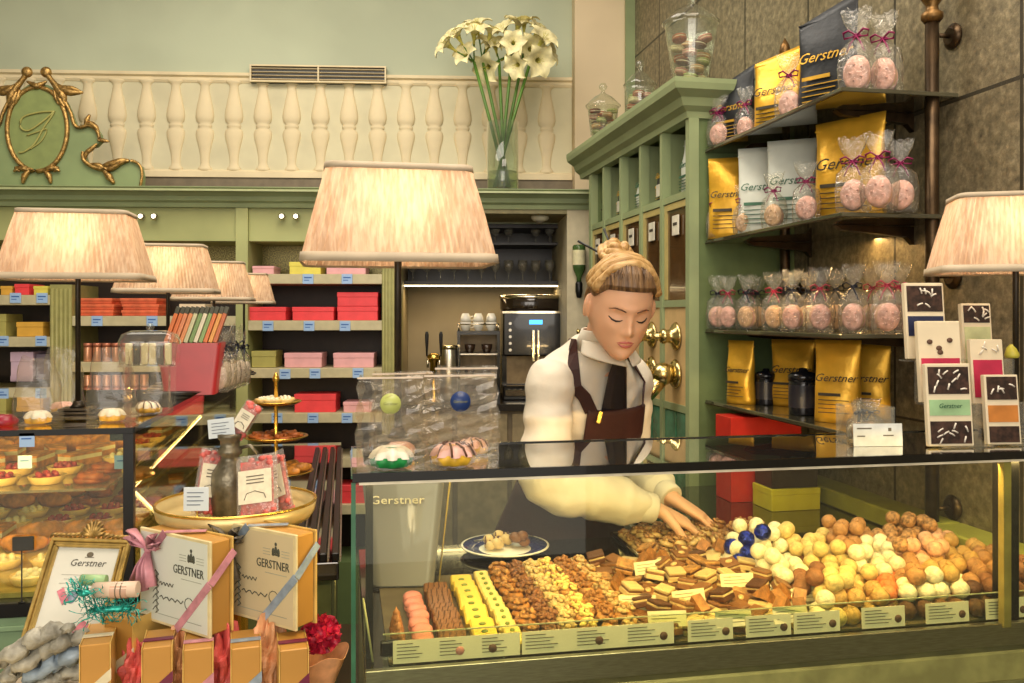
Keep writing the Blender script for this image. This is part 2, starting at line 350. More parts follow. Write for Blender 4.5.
# ---- price tags and boxes on the shelves ----
tagm = mat('blue cast price card', '#9fbfe6', .5, var=.03); tagi = mat('blue tag print', '#3d6bb5', .5)  # shelf cards' blue is a window glow put into the colour
tagmesh = None
def ptag(u, v, bay, words):
    global tagmesh
    p = bk(u, v, -.004); 
    lab = f'blue-lit price tag, {words}'
    if tagmesh is None:
        t = thing('price_tag', lab, 'price tag', bw((p.x, -.003, p.z)), BRZ, 'price tags on the back shelves')
        MB().box(-.026, .026, -.003, 0, -.024, .024, ch=.001).build('card', tagm, t)
        m = MB(); m.box(-.018, .018, -.0038, -.003, .004, .010); m.box(-.018, .006, -.0038, -.003, -.008, -.004); m.build('print', tagi, t); tagmesh = t
    else: copy_tree(tagmesh, bw((p.x, -.003, p.z)), BRZ, lab)
for a_ in [(15.5, 298, 'A', 'uppermost board by the pediment end, first along'), (42, 298, 'A', 'uppermost board by the pediment end, next to the fluted pilaster'),
    (3, 341, 'A', 'second board of the end bay, cut by the picture edge'), (41, 341, 'A', 'second board of the end bay, beside the pilaster'),
    (97, 321, 'B', 'under the orange box stacks, by the lamp pole'), (152, 321, 'B', 'under the second orange stack'), (192, 321, 'B', 'below the small cream box'),
    (93, 384, 'B', 'low beside the cellophane bags'),
    (308, 279, 'C', 'top board below the yellow box'), (347, 279, 'C', 'top board below the pink box near the pilaster'),
    (268, 326, 'C', 'below the first red box'), (309, 326, 'C', 'below the second red box'), (345, 326, 'C', 'below the double red stack'),
    (285, 374, 'C', 'third board, below the olive box'), (315, 373.5, 'C', 'third board, between the two pink boxes'), (358, 373, 'C', 'third board, next to the fluted pilaster'),
    (277, 418, 'C', 'fourth board, by the gold pastry stand'), (313, 418, 'C', 'fourth board, below the red box'), (347, 418, 'C', 'fourth board, near the case corner'),
    (316, 463, 'C', 'fifth board, low behind the corridor'), (311, 510, 'C', 'lowest board showing in the corridor')]: ptag(*a_)
BC = {'red': '#e8444a', 'pink': '#e2a9ac', 'yellow': '#ddd05a', 'olive': '#a9a25a', 'orange': '#d9603c', 'cream': '#e6cfae', 'lilac': '#c5abc0', 'blush': '#e9bfa8', 'slate': '#6d6272', 'gold': '#d8a642'}
def gbox(u0, u1, vt, vshelf, col, label, group, dep=.16, off=.03, cat='gift box', lid=True, stack=0):
    p0 = bk(u0, vshelf, off); p1 = bk(u1, vt, off); pc = bk((u0+u1)/2, vshelf, off)
    zb_ = Z(vshelf, (u0+u1)/2)+.0245+stack
    h = p1.z-zb_; w_ = p1.x-p0.x
    t = thing('gift_box', label, cat, bw(((p0.x+p1.x)/2, off+dep/2, zb_)), BRZ, group)
    mm = mat(col+' box card', BC[col], .45, var=.04)
    hl = h*.35
    MB().box(-w_/2+.002, w_/2-.002, -dep/2+.002, dep/2-.002, 0, h-hl*.3, ch=.002).build('box_base', mm, t)
    MB().box(-w_/2, w_/2, -dep/2, dep/2, h-hl, h, ch=.002).build('lid', mm, t)
    return t
g3 = 'gift boxes on the dark back shelves'
for a_ in [(252, 274, 266, 279, 'pink', 'pale pink box on the top board beside the small lampshade'), (289, 321, 262, 279, 'yellow', 'bright yellow box on the top board under the mosaic'),
    (326, 366, 264, 279, 'pink', 'pale pink box on the top board behind the large lampshade'),
    (247, 286, 307, 325.5, 'red', 'red box behind the smallest lampshade, first on the second board'), (292, 334, 307, 325.5, 'red', 'single red box in the middle of the second board'),
    (337, 378, 306.5, 325.5, 'red', 'lower red box of the two beside the pilaster'),
    (251, 276, 351, 373, 'olive', 'small olive green box on the third board'), (284, 322, 353, 373, 'pink', 'pink box in the middle of the third board'), (333, 374, 353, 373, 'pink', 'pink box on the third board beside the pilaster'),
    (294, 336, 394, 418, 'red', 'red box on the fourth board behind the pastry stand'), (343, 372, 402, 418, 'pink', 'pink box on the fourth board near the case corner'),
    (292, 334, 447, 463, 'pink', 'pink box on the fifth board seen down the corridor'), (322, 380, 485, 510, 'red', 'wide red box low down in the corridor')]:
    gbox(*a_, g3)
t = gbox(337, 378, 306.5, 325.5, 'red', 'upper red box of the two beside the pilaster', g3); t.location.z += Z(306.5)-Z(325.5)-.0245+.002
g4 = 'boxes in the end bay'
for a_ in [(0, 12, 286, 300, 'gold', 'small golden box at the cut edge of the end bay'), (14, 29, 284, 300, 'red', 'small red box on the top board of the end bay'), (33, 48, 286, 300, 'yellow', 'small yellow box on the top board of the end bay'),
    (-6, 6, 314, 342, 'olive', 'olive box at the cut edge, second board of the end bay'), (16, 43, 322, 342, 'gold', 'golden patterned box on the second board of the end bay'),
    (10, 33, 352, 386, 'lilac', 'lilac box on the third board of the end bay'), (36, 49, 354, 386, 'slate', 'slate grey box on the third board next to the pilaster')]:
    gbox(*a_, g4)
g5 = 'orange boxes stacked behind the lamps'
for a0, a1, w1 in ((83, 119, 'by the first lamp pole'), (127, 163, 'behind the second lampshade')):
    hh = (Z(298)-Z(315))/3*1.05
    for k in range(3):
        zz = Z(321, 150)+.0245+k*hh
        t = thing('gift_box', f"flat orange box {w1}, {['bottom','middle','top'][k]} of three", 'gift box', bw(((X(a0, .1)+X(a1, .1))/2+(.004 if k == 1 else -.003*k), .1, zz)), BRZ, g5)
        w_ = X(a1)-X(a0); MB().box(-w_/2, w_/2, -.07, .07, 0, hh*.55, ch=.002).build('box_base', mat('orange box card', BC['orange'], .45), t)
        MB().box(-w_/2-.003, w_/2+.003, -.073, .073, hh*.5, hh-.001, ch=.002).build('lid', mat('orange lid card', '#e2704a', .4), t)
gbox(179, 205, 304, 321, 'cream', 'small cream box behind the third lampshade', g5)
for k in range(7):
    u = 88+k*9.4; p = bk(u, 360, .05); zz = Z(367, 150)+.0245
    t = bempty('tin', f"small copper coloured tin, {ORD[k]} from the fluted pilaster in the row behind the bags", 'tin', (p.x, .05, zz), 'copper tins in a row')
    MB().lathe([(.019, 0), (.02, .003), (.02, .075), (.019, .078)], 14).build('tin_body', mat('copper tin', '#d59a78', .3, .6, var=.08), t)
    MB().lathe([(.0205, .07), (.0205, .088), (.018, .09)], 14).build('lid', mat('pink tin lid', '#c97f63', .35, .4), t)
# ---------------- crest on the cornice ----------------
crest = thing('carved_crest', 'sage green carved crest with oval monogram and gilt scrollwork standing on the cornice', 'crest', BO, BRZ)
CP = -.04
def c2(u, v): p = bk(u, v, CP); return (p.x, p.z)
half = [(38, 83), (48, 85), (58, 92), (66, 102), (71, 113), (75, 124), (79, 128), (88, 126), (96, 128), (100, 134), (101, 141), (96, 146), (88, 148), (84, 154), (86, 161), (94, 167), (106, 169), (116, 167), (125, 162), (134, 161), (141, 166), (143, 176), (142, 191)]
poly = [c2(*p) for p in half]+[c2(76-u, v) for u, v in reversed(half[1:])]
MB().prism(poly, CP, CP+.035, 'y').build('board', mat('crest green', '#87986a', .5, var=.06, scale=5), crest)
def ov(a, r=1.): return (38+30*r*math.cos(a), 129.5-42*r*math.sin(a))
MB().tube([(*c2(*ov(2*pi*i/40)), ) and (c2(*ov(2*pi*i/40))[0], CP-.008, c2(*ov(2*pi*i/40))[1]) for i in range(41)], .011, 8, cap=False).build('oval_rim', gold, crest)
m = MB(); m.prism([c2(*ov(2*pi*i/32, .96)) for i in range(32)], CP-.008, CP, 'y'); m.build('medallion', mat('medallion green', '#85925a', .5, var=.05), crest)
def stroke(pts, r, mtl, par, name, y=CP-.012, n=8, flat=1.):
    q = [(c2(*p)[0], y, c2(*p)[1]) for p in pts]
    # smooth (Catmull-Rom)
    P_ = [Vector(a) for a in q]; out = []; rr = r if isinstance(r, list) else [r]*len(q); ro = []
    for i in range(len(P_)-1):
        a, b2, c3, d = P_[max(i-1, 0)], P_[i], P_[i+1], P_[min(i+2, len(P_)-1)]
        for k in range(4):
            t = k/4; out.append(.5*((2*b2)+(c3-a)*t+(2*a-5*b2+4*c3-d)*t*t+(3*b2-a-3*c3+d)*t**3)); ro.append(rr[i]*(1-t)+rr[i+1]*t)
    out.append(P_[-1]); ro.append(rr[-1])
    return MB().tube(out, ro, n, flat=flat).build(name, mtl, par)
monom = mat('monogram paint', '#a3a05c', .4, var=.05)
stroke([(56, 112), (40, 113), (24, 118), (22, 128), (30, 131), (44, 122), (56, 112), (45, 128), (36, 144), (26, 152), (20, 153)], .0045, monom, crest, 'monogram')
stroke([(28, 136), (40, 132), (48, 130), (42, 142), (30, 150)], .0035, monom, crest, 'monogram')
def leaf(pts, r0, name='gilt_leaf'):
    n = len(pts); return stroke(pts, [r0*max(.12, math.sin(pi*min(1, (i+.35)/(n-.3)))) for i in range(n)], gold, crest, name)
for sgn in (1, -1):
    f = (lambda u, v: (u, v)) if sgn == 1 else (lambda u, v: (76-u, v))
    MBs = MB(); c_ = c2(*f(47.5, 73)); MBs.sphere((c_[0], CP-.014, c_[1]), .026, 14, 8, sc=(1, .7, 1)); MBs.build('scroll_knob', gold, crest)
    stroke([f(47.5, 74), f(52, 80), f(58, 88), f(64, 97), f(66, 106)], [.016, .012, .016, .02, .006], gold, crest, 'gilt_leaf')
    leaf([f(56, 84), f(64, 90), f(72, 93), f(84, 93)], .02); leaf([f(57, 87), f(66, 88), f(74, 89), f(82, 92)], .012)
    leaf([f(58, 92), f(61, 100), f(66, 108)], .016); leaf([f(55, 90), f(57, 98), f(60, 105)], .012)
    stroke([f(66, 102), f(72, 114), f(75, 124), f(80, 128), f(90, 126), f(97, 130), f(100, 137), f(100, 142)], .0085, gold, crest, 'gilt_edge')
    leaf([f(86, 127), f(88, 121), f(91, 115)], .013); leaf([f(84, 128), f(91, 124), f(97, 128), f(100, 134)], .014); leaf([f(99, 139), f(104, 141), f(110, 142)], .011)
    leaf([f(98, 144), f(93, 149), f(88, 153), f(86, 160)], .013)
    stroke([f(84, 152), f(84, 159), f(90, 165), f(100, 169), f(112, 169), f(122, 163), f(132, 161), f(140, 165), f(143, 174), f(141, 188)], [.007, .009, .01, .012, .014, .012, .007, .007, .007, .007], gold, crest, 'gilt_edge')
    leaf([f(100, 168), f(110, 165), f(120, 162), f(128, 160)], .018); leaf([f(104, 170), f(110, 177), f(115, 184)], .018); leaf([f(90, 165), f(100, 166), f(110, 171)], .014)
    leaf([f(45, 171), f(50, 176), f(52, 184)], .015); leaf([f(44, 171), f(52, 169), f(60, 168)], .014); leaf([f(55, 172), f(58, 170), f(61, 172)], .01)
leaf([(28, 82), (34, 85), (38, 87), (42, 85), (48, 82)], .016)
# ---------------- flower vase ----------------
vb = bk(503, 183, -.02); gl = film('clear glass', '#f3f8f0', .03, 1.1, .02)
vr = .078; vz = ZC1
vh = Z(122, 503, -.02)-vz
vase = bempty('glass_vase', 'tall clear cylinder vase of white amaryllis on the cornice', 'vase', (vb.x, .0, vz))
MB().lathe([(vr-.002, 0), (vr, .004), (vr, vh), (vr-.004, vh), (vr-.004, .012), (.001, .012)], 28, cap=False).build('glass_wall', gl, vase)
MB().lathe([(vr-.006, .013), (vr-.006, vh*.28)], 24).build('water', film('vase water', '#e8efcf', .12, 1., .02), vase)
petm = mat('creamy white petal', '#ebe2ae', .5, var=.12, scale=25, sss=.0); stemm = mat('amaryllis stem green', '#4f7529', .45, var=.12, scale=12)
thr = mat('yellow green throat', '#c9c263', .5)
bloom0 = None
def bloom(par, loc, rot, s):
    global bloom0
    if bloom0 is None:
        m = MB()
        for k in range(6):
            a0 = k*pi/3+(.0 if k % 2 else .12)
            def pf(p, q, a0=a0):
                w_ = math.sin(pi*min(1, .06+q*.94)**.8)*.034*(1-.15*q); r_ = .012+q*.072; z = .02+.045*math.sin(q*1.7)-.03*q*q+abs(p-.5)*.016
                x, y = r_, (p-.5)*2*w_
                return (x*math.cos(a0)-y*math.sin(a0), x*math.sin(a0)+y*math.cos(a0), z)
            m.grid(pf, 4, 7)
        m.lathe([(.004, -.04), (.007, -.01), (.012, .012), (.016, .022)], 10, mi=1, cap=False)
        for k in range(5): a0 = k*1.26; m.tube([(0, 0, .01), (.008*math.cos(a0), .008*math.sin(a0), .05), (.014*math.cos(a0), .014*math.sin(a0), .062)], .0012, 4, mi=1)
        bloom0 = m.build('bloom', [petm, thr], par, loc); o = bloom0
    else: o = bloom0.copy(); C.objects.link(o); o.parent = par; o.location = loc
    o.rotation_euler = rot; o.scale = (s, s, s); return o
random.seed(3)
stems = [((474, 62), (507, 178)), ((482, 58), (510, 176)), ((499, 60), (505, 178)), ((513, 44), (499, 178)), ((525, 48), (497, 179)), ((532, 56), (494, 178))]
heads = [[(460, 40), (452, 48), (468, 58), (474, 38)], [(478, 30), (489, 38), (486, 50)], [(496, 50), (507, 56), (491, 66)], [(506, 34), (517, 30), (513, 44)], [(524, 28), (535, 36), (528, 50)], [(540, 44), (536, 60), (545, 54), (520, 64)]]
for i, ((tu, tv), (bu, bv)) in enumerate(stems):
    yo = (-.035, .02, .04, -.02, .03, -.04)[i]; b0 = bk(bu, bv, .0); b0 = Vector((b0.x, yo*.5, vz+.015)); b0.x = min(max(b0.x, vb.x-.06), vb.x+.06)
    p1 = bk(tu, tv, yo)
    t = bempty('amaryllis', f"white amaryllis in the cornice vase, {ORD[i]} long stem counted from the vent side", 'flower', b0, 'white amaryllis in the vase')
    d = p1-b0; MB().tube([(0, 0, 0), d*.5+Vector((.0, 0, .01)), d], [.0085, .008, .0075], 8).build('stem', stemm, t)
    for hu, hv in heads[i]:
        q = bk(hu, hv, yo+random.uniform(-.03, .03))-b0; out = (q-d); out.y -= .05
        m = MB(); m.tube([d, d*.4+q*.6, q-out.normalized()*.03], .004, 6); m.build('flower_stalk', stemm, t)
        rt = out.normalized().to_track_quat('Z', 'Y').to_euler(); bloom(t, q, rt, random.uniform(.85, 1.1))
# ---------------- coffee niche ----------------
NX0, NX1 = X(398), X(567); ND = .75
nm = mat('taupe niche paint', '#a89a7a', .6, var=.05, scale=4)
struct('wall_niche', MB().box(X(300), XR, ND, ND+.04, 0, ZC0+.1), nm, loc=BO, rz=BRZ)
MB().box(NX1, X(592), 0, ND, 0, ZC0).build('niche_side', mat('grey cream pier', '#c0b596', .6, var=.05), unit)
MB().box(NX0-.02, NX0, .35, ND, 0, ZC0).build('niche_side', nm, unit)
MB().box(NX0, NX1, .0, ND, ZC0-.02, ZC0).build('niche_soffit', mat('olive soffit', '#8e8660', .6), unit)
sd = thing('smoke_detector', 'round white smoke detector on the soffit above the coffee machine', 'smoke detector', bw((bk(540, 210, .12).x, .12, ZC0-.02)), BRZ, rot=(pi, 0, BRZ))
MB().lathe([(.045, 0), (.045, .01), (.036, .022), (.02, .026), (.0, .027)], 24).build('detector_cover', mat('off white plastic', '#cfc8ae', .5), sd)
MB().lathe([(.02, .026), (.016, .036), (0, .037)], 16).build('sensor', mat('grey plastic', '#77705f', .5), sd)
CY = .42
cz0, cz1 = Z(285, 480, CY), Z(224, 480, CY)
cx0, cx1 = bk(398, 250, CY).x+.005, bk(566, 250, CY).x-.01
cab = thing('wall_cabinet', 'open dark wall cabinet holding glasses above the coffee machine', 'cabinet', BO, BRZ)
dk = mat('dark walnut lacquer', '#1d1611', .4, var=.15, scale=8)
m = MB(); m.box(cx0, cx1, CY, ND-.001, cz0, cz0+.02); m.box(cx0, cx1, CY, ND-.001, cz1-.02, cz1); m.box(cx0, cx0+.02, CY, ND-.001, cz0+.02, cz1-.02); m.box(cx1-.02, cx1, CY, ND-.001, cz0+.02, cz1-.02); m.build('carcass', dk, cab)
MB().box(cx0+.02, cx1-.02, ND-.012, ND-.002, cz0+.02, cz1-.02).build('back_panel', dk, cab)
zsh = Z(244, 480, CY+.05); MB().box(cx0+.02, cx1-.02, CY+.02, ND-.012, zsh-.006, zsh+.006).build('shelf', dk, cab)
led = mat('warm led strip', '#fff0c0', .4, emit='#ffe6b0', estr=5)
MB().box(cx0+.02, cx1-.02, CY+.005, CY+.02, cz0-.008, cz0-.001).build('light_strip', led, cab)
area('niche_strip_light', bw(((cx0+cx1)/2, CY+.05, cz0-.02)), bw(((cx0+cx1)/2, CY+.0501, 0)), cx1-cx0-.1, 1.6, '#ffdba0', sy=.03)
m = MB(); m.lathe([(.018, 0), (.02, .002), (.004, .005), (.003, .05), (.02, .065), (.028, .09), (.026, .12), (.024, .12), (.026, .09), (.016, .066)], 14, cap=False); 
gm = film('dim glass', '#e9e4d4', .10, 1.2, .05); g0 = None
for r in range(2):
    for k in range(11):
        xx = cx0+.07+k*(cx1-cx0-.14)/10; zz = cz0+.0205 if r == 0 else zsh+.0065
        if r == 1 and k not in (6, 9, 10, 7): continue
        lab = f"stemmed glass in dark wall cabinet, {['lower','upper'][r]} level, {ORD[k]} from lamp pole"
        if g0 is None: g0 = tag(m.build('wine_glass', gm, loc=bw((xx, CY+.09, zz)), rz=BRZ), lab, 'glass', 'glasses in the wall cabinet')
        else:
            o = g0.copy(); C.objects.link(o); o.location = bw((xx, CY+.09+.03*(k % 2), zz)); o['label'] = lab
            if r: o.scale = (1, 1, .8)
# niche counter
zk = Z(404, 480, .12)
kc = thing('coffee_counter', 'dark counter with taupe front in the niche carrying the coffee machine', 'counter', BO, BRZ)
MB().box(NX0, NX1, .10, ND-.002, zk-.035, zk).build('worktop', dark, kc)
MB().box(NX0+.005, NX1-.005, .13, ND-.002, 0, zk-.036).build('cabinet_base', mat('brown grey base', '#6c5f4a', .5), kc)
for k in range(3):
    w_ = (NX1-NX0)/3; MB().box(NX0+k*w_+.012, NX0+(k+1)*w_-.012, .118, .129, .12, zk-.05, ch=.002).build('door', mat('taupe door', '#8a7c5e', .5), kc)
# coffee machine
ym = .30; S_ = bk(503, 300, ym).x, bk(563, 300, ym).x; mw = S_[1]-S_[0]; zt_ = Z(312, 530, ym)-zk
cm = bempty('coffee_machine', 'black automatic coffee machine with round chrome rimmed hopper and blue display', 'coffee machine', ((S_[0]+S_[1])/2, ym, zk))
blk = mat('gloss black machine plastic', '#0e0d0d', .18, var=.1, coat=.3); chrome = mat('warm chrome', '#d9cdb2', .12, 1., var=.05)
m = MB(); m.box(-mw/2, mw/2, 0, .3, 0, zt_*.16, ch=.006); m.box(-mw/2, mw/2, .13, .3, zt_*.16, zt_*.5); m.box(-mw/2, mw/2, 0, .3, zt_*.5, zt_, ch=.008); m.build('machine_body', blk, cm)
m = MB(); m.lathe([(mw*.5, 0), (mw*.53, .02), (mw*.53, .075), (mw*.5, .085), (mw*.44, .09)], 32, c=(0, .15, zt_), sy=.75); m.build('bean_hopper', mat('smoked hopper', '#2b2118', .12, var=.1, coat=.5), cm)
m = MB(); m.lathe([(mw*.54, .072), (mw*.555, .08), (mw*.54, .09), (mw*.46, .094), (mw*.44, .09)], 32, c=(0, .15, zt_), sy=.75, cap=False); m.build('hopper_rim', chrome, cm)
m = MB(); m.box(-mw/2-.004, mw/2+.004, -.006, .0, zt_*.985, zt_*1.01); m.build('chrome_bar', chrome, cm)
m = MB(); m.box(-.02, .05, -.004, 0, zt_*.86, zt_*.91, ch=.001); tag(m.build('display', mat('blue lit display', '#49a8ff', .3, emit='#3d9bf0', estr=2.5), cm), 'glowing blue display')
m = MB(); m.box(-.008, .008, -.03, .0, zt_*.44, zt_*.80, ch=.003); m.box(.02, .032, -.03, 0, zt_*.44, zt_*.80, ch=.003); m.build('spout', chrome, cm)
m = MB(); m.box(-mw*.42, mw*.42, .12, .129, zt_*.17, zt_*.49); m.build('splash_panel', mat('tan steel splash', '#7d6b4e', .4, .5), cm)
m = MB(); m.box(-mw*.46, mw*.46, -.02, .1, zt_*.05, zt_*.12, ch=.003)
for k in range(9): m.box(-mw*.42+k*mw*.095, -mw*.42+k*mw*.095+.012, -.015, .09, zt_*.12, zt_*.13)
m.build('drip_tray', chrome, cm)
for k in range(5):
    m = MB(); m.lathe([(.008, 0), (.008, .004)], 10); m.build('button', steel, cm, loc=(-mw*.38, -.001, zt_*(.57+.075*k)), rot=(pi/2, 0, 0))
# cup warmer rack
S_ = bk(457, 300, ym).x, bk(500, 300, ym).x; rw = S_[1]-S_[0]; rh = Z(331, 480, ym)-zk
rk = bempty('cup_warmer', 'black cup warmer cabinet with shelves of dark cups beside the coffee machine', 'cup warmer', ((S_[0]+S_[1])/2, ym, zk))
m = MB(); m.box(-rw/2, rw/2, 0, .26, 0, .03); m.box(-rw/2, rw/2, 0, .26, rh-.02, rh); m.box(-rw/2, -rw/2+.016, 0, .26, .03, rh-.02); m.box(rw/2-.016, rw/2, 0, .26, .03, rh-.02); m.build('carcass', blk, rk)
MB().box(-rw/2+.016, rw/2-.016, .245, .255, .03, rh-.02).build('back_panel', mat('dim taupe steel', '#6a5a40', .35, .4), rk)
for k in (1, 2): MB().box(-rw/2+.016, rw/2-.016, .0, .24, rh*k/3-.004, rh*k/3+.004).build('shelf', steel, rk)
m = MB()
for sx in (-1, 1):
    for sy in (.012, .24): m.lathe([(.004, rh), (.004, rh+.035)], 8, c=(sx*(rw/2-.008), sy, 0))
m.tube([(-rw/2+.008, .012, rh+.035), (rw/2-.008, .012, rh+.035), (rw/2-.008, .24, rh+.035), (-rw/2+.008, .24, rh+.035), (-rw/2+.008, .012, rh+.035)], .004, 6); m.build('rail', chrome, rk)
cupw = mat('white porcelain', '#fbf6e6', .2, var=.02, coat=.4); cupd = mat('dark brown cup glaze', '#3b2a1e', .2, coat=.3)
def cup(mm, name='coffee_cup'):
    m = MB(); m.lathe([(.016, 0), (.018, .002), (.026, .02), (.030, .045), (.028, .045), (.024, .02), (.001, .005)], 18, cap=False)
    m.tube([(.028, 0, .036), (.042, 0, .036), (.043, 0, .02), (.026, 0, .014)], .003, 6); return m.build(name, mm)
cw = cup(cupw); cd = cup(cupd); first = True; y0 = ym
for r in range(2):
    for k in range(3):
        lab = f"white coffee cup on top of the cup warmer, {['standing','stacked'][r]} {ORD[k]} from the beer tap"
        o = cw if (r == 0 and k == 0) else cw.copy()
        if o is not cw: C.objects.link(o)
        o.location = bw(((S_[0]+S_[1])/2-rw/2+.045+k*(rw-.09)/2, ym+.06, zk+rh+.001+r*.047)); o.rotation_euler = (pi if r == 1 else 0, 0, BRZ+k*1.1+2*r)
        if r == 1: o.location.z += .045
        tag(o, lab, 'cup', 'white cups on the cup warmer')
for r in range(3):
    for k in range(2):
        lab = f"dark cup inside the cup warmer, {['bottom','middle','top'][r]} shelf, {['tap side','machine side'][k]}"
        o = cd if (r == 0 and k == 0) else cd.copy()
        if o is not cd: C.objects.link(o)
        o.location = bw(((S_[0]+S_[1])/2-rw*.2+k*rw*.4, ym+.07, zk+(rh*r/3+.005 if r else .031))); o.rotation_euler = (0, 0, BRZ+k*2.1+r)
        tag(o, lab, 'cup', 'dark cups inside the cup warmer')
# beer tap column + canister
tp = bk(434, 400, .2); tz = zk
bt = bempty('beer_tap', 'brass column tap with two black handles beside the lamp pole', 'tap', (tp.x, .2, tz)); Ht = Z(338, 434, .2)-tz
MB().lathe([(.035, 0), (.04, .01), (.022, .03), (.020, Ht*.62), (.034, Ht*.66), (.036, Ht*.72), (.022, Ht*.76), (.0, Ht*.77)], 18).build('column', brass, bt)
for sx in (-1, 1):
    MB().tube([(sx*.03, -.01, Ht*.68), (sx*.03, -.045, Ht*.67), (sx*.03, -.05, Ht*.55)], .006, 8).build('spout', chrome, bt)
    MB().lathe([(.004, 0), (.006, .03), (.009, .07), (.010, .11), (.006, .125), (0, .127)], 10, c=(sx*.036, -.012, Ht*.72)).build('handle', black, bt)
ct = bk(449, 400, .3)
can = bempty('steel_canister', 'round brushed steel canister between the tap and the cup warmer', 'canister', (ct.x, .3, zk)); Hc = Z(345, 449, .3)-zk
MB().lathe([(.044, 0), (.046, .004), (.046, Hc-.02), (.044, Hc-.018)], 24).build('canister_body', steel, can)
MB().lathe([(.047, Hc-.022), (.047, Hc-.006), (.04, Hc), (0, Hc+.001)], 24).build('lid', chrome, can)
# bottle on the pier
p = bk(579, 298, -.04)
bo = bempty('spirit_bottle', 'green bottle with black pourer fixed upside down on the pale pier', 'bottle', (p.x, -.04, p.z))
Hb = Z(245, 579, -.04)-p.z
MB().lathe([(.012, .07), (.012, .1), (.030, .14), (.032, .16), (.032, Hb-.01), (.028, Hb), (0, Hb)], 18).build('bottle_glass', mat('green bottle glass', '#4d6b3a', .08, trans=.3, var=.1), bo)
MB().lathe([(.008, 0), (.012, .005), (.018, .03), (.018, .07), (.014, .08)], 14).build('pourer', black, bo)
MB().lathe([(.0325, Hb*.62), (.0325, Hb*.9)], 18, cap=False).build('bottle_label', mat('cream bottle label', '#d5cda4', .6), bo)
MB().box(-.01, .01, .03, .0399, Hb*.5, Hb*.6).build('bracket', steel, bo)
# ================= green tea cabinet against the panelled wall =================
CX = 1.12
def YX(u, X=CX): return atX(u, 300, X).y
us = [590.5, 604, 621, 641, 662, 689]; ys = [YX(u) for u in us]; yn, yf = ys[-1], ys[0]
zT, zFr, zCu, zDo, zPa = 2.24, 2.154, 1.908, 1.543, 1.185
tea = thing('tea_cabinet', 'tall sage green tea cabinet with cornice, brass dispensers and brown glass doors', 'cabinet', (0, 0, 0))
zcab = 0.0
m = MB(); m.box(CX+.03, 1.499, yn, yn+.02, zcab, zT); m.box(CX+.03, 1.499, yf-.02, yf, zcab, zT); m.box(CX+.03, 1.499, yn+.02, yf-.02, zT-.02, zT); m.box(1.46, 1.499, yn+.02, yf-.02, zcab, zT-.02)
m.build('carcass', mat('cabinet side green', '#66774c', .45, var=.05), tea)
m = MB(); m.box(CX, CX+.03, yn, yf, zFr, zT); m.box(CX+.001, CX+.12, yf, 4.03, zFr, zT-.01)
for z in (zCu, zDo, zPa): m.box(CX, CX+.03, yn, yf, z-.012, z+.012)
for y in ys: m.box(CX-.004, CX+.03, y-.012 if y < yf else y-.02, y+.012 if y > yn+.001 else y+.02, zcab, zFr)
m.build('face_frame', sage, tea)
pr = [(0, 0), (-.01, .0), (-.015, .02), (-.035, .035), (-.045, .06), (-.075, .08), (-.08, .1), (-.08, .115), (-.0, .115)]
m = MB(); r0 = []; r1 = []; r2 = []
for px_, pz_ in pr:
    r0.append((1.499, yn+px_, zFr+pz_)); r1.append((CX+px_, yn+px_, zFr+pz_)); r2.append((CX+px_, 4.03, zFr+pz_))
m.loft([r0, r1, r2], 0, True, False); m.build('cornice', sage, tea)
MB().box(CX+.0, 1.499, yn, yf, zFr+.10, zFr+.116).build('top_board', mat('cabinet top brown', '#6f6a4a', .6), tea)
brg = mat('brown reeded glass', '#5a4023', .15, var=.25, scale=12, stretch=(1, 14, .6), coat=.5)
crm = mat('warm cream panel', '#cfae78', .45, var=.05); olc = mat('olive cream frame', '#b3a366', .45, var=.05)
tagw = mat('white hang tag', '#d8d3c0', .5)
for i in range(5):
    a, b_ = ys[i+1], ys[i]
    if i < 4: MB().box(CX+.02, CX+.40, a-.0, a+.006, zCu+.012, zFr).build('cubby_divider', sage, tea)
    MB().box(CX+.02, CX+.34, a+.012, b_-.012, zCu-.01, zCu+.006).build('cubby_shelf', sage, tea)
    m = MB(); m.box(CX+.004, CX+.02, a+.013, a+.035, zDo+.015, zCu-.015); m.box(CX+.004, CX+.02, b_-.035, b_-.013, zDo+.015, zCu-.015); m.box(CX+.004, CX+.02, a+.035, b_-.035, zCu-.037, zCu-.015)
    dr = m.build('door', olc, tea)
    MB().box(CX+.010, CX+.016, a+.034, b_-.034, zDo+.012, zCu-.036).build('glass_pane', brg, dr)
    yc = (a+b_)/2
    MB().box(CX+.0, CX+.005, yc-.03, yc+.03, zCu-.13, zCu-.06, ch=.002).build('name_plate', tagw, dr)
    MB().box(CX-.001, CX, yc-.018, yc+.018, zCu-.095, zCu-.085).build('lettering', mat('dark print', '#3a332a', .6), dr)
    MB().box(CX+.006, CX+.02, a+.013, b_-.013, zPa+.012, zDo-.012).build('panel', crm, tea)
    for k in range(2):
        ya, yb = a+.014+(b_-a-.028)/2*k, a+.014+(b_-a-.028)/2*(k+1)
        MB().box(CX+.004, CX+.02, ya+.004, yb-.004, .5, zPa-.014, ch=.003).build('tile', mat('glossy green tile', '#3f7a5e', .12, var=.15, coat=.4), tea)
    MB().box(CX+.02, CX+.03, a+.012, b_-.012, .3, zPa-.012).build('tile_backing', sage, tea)
brd = mat('polished brass', '#cfbb80', .25, 1., var=.08, scale=20); bdk = mat('dark chute inside', '#3a2412', .4)
disp0 = None; bell0 = None
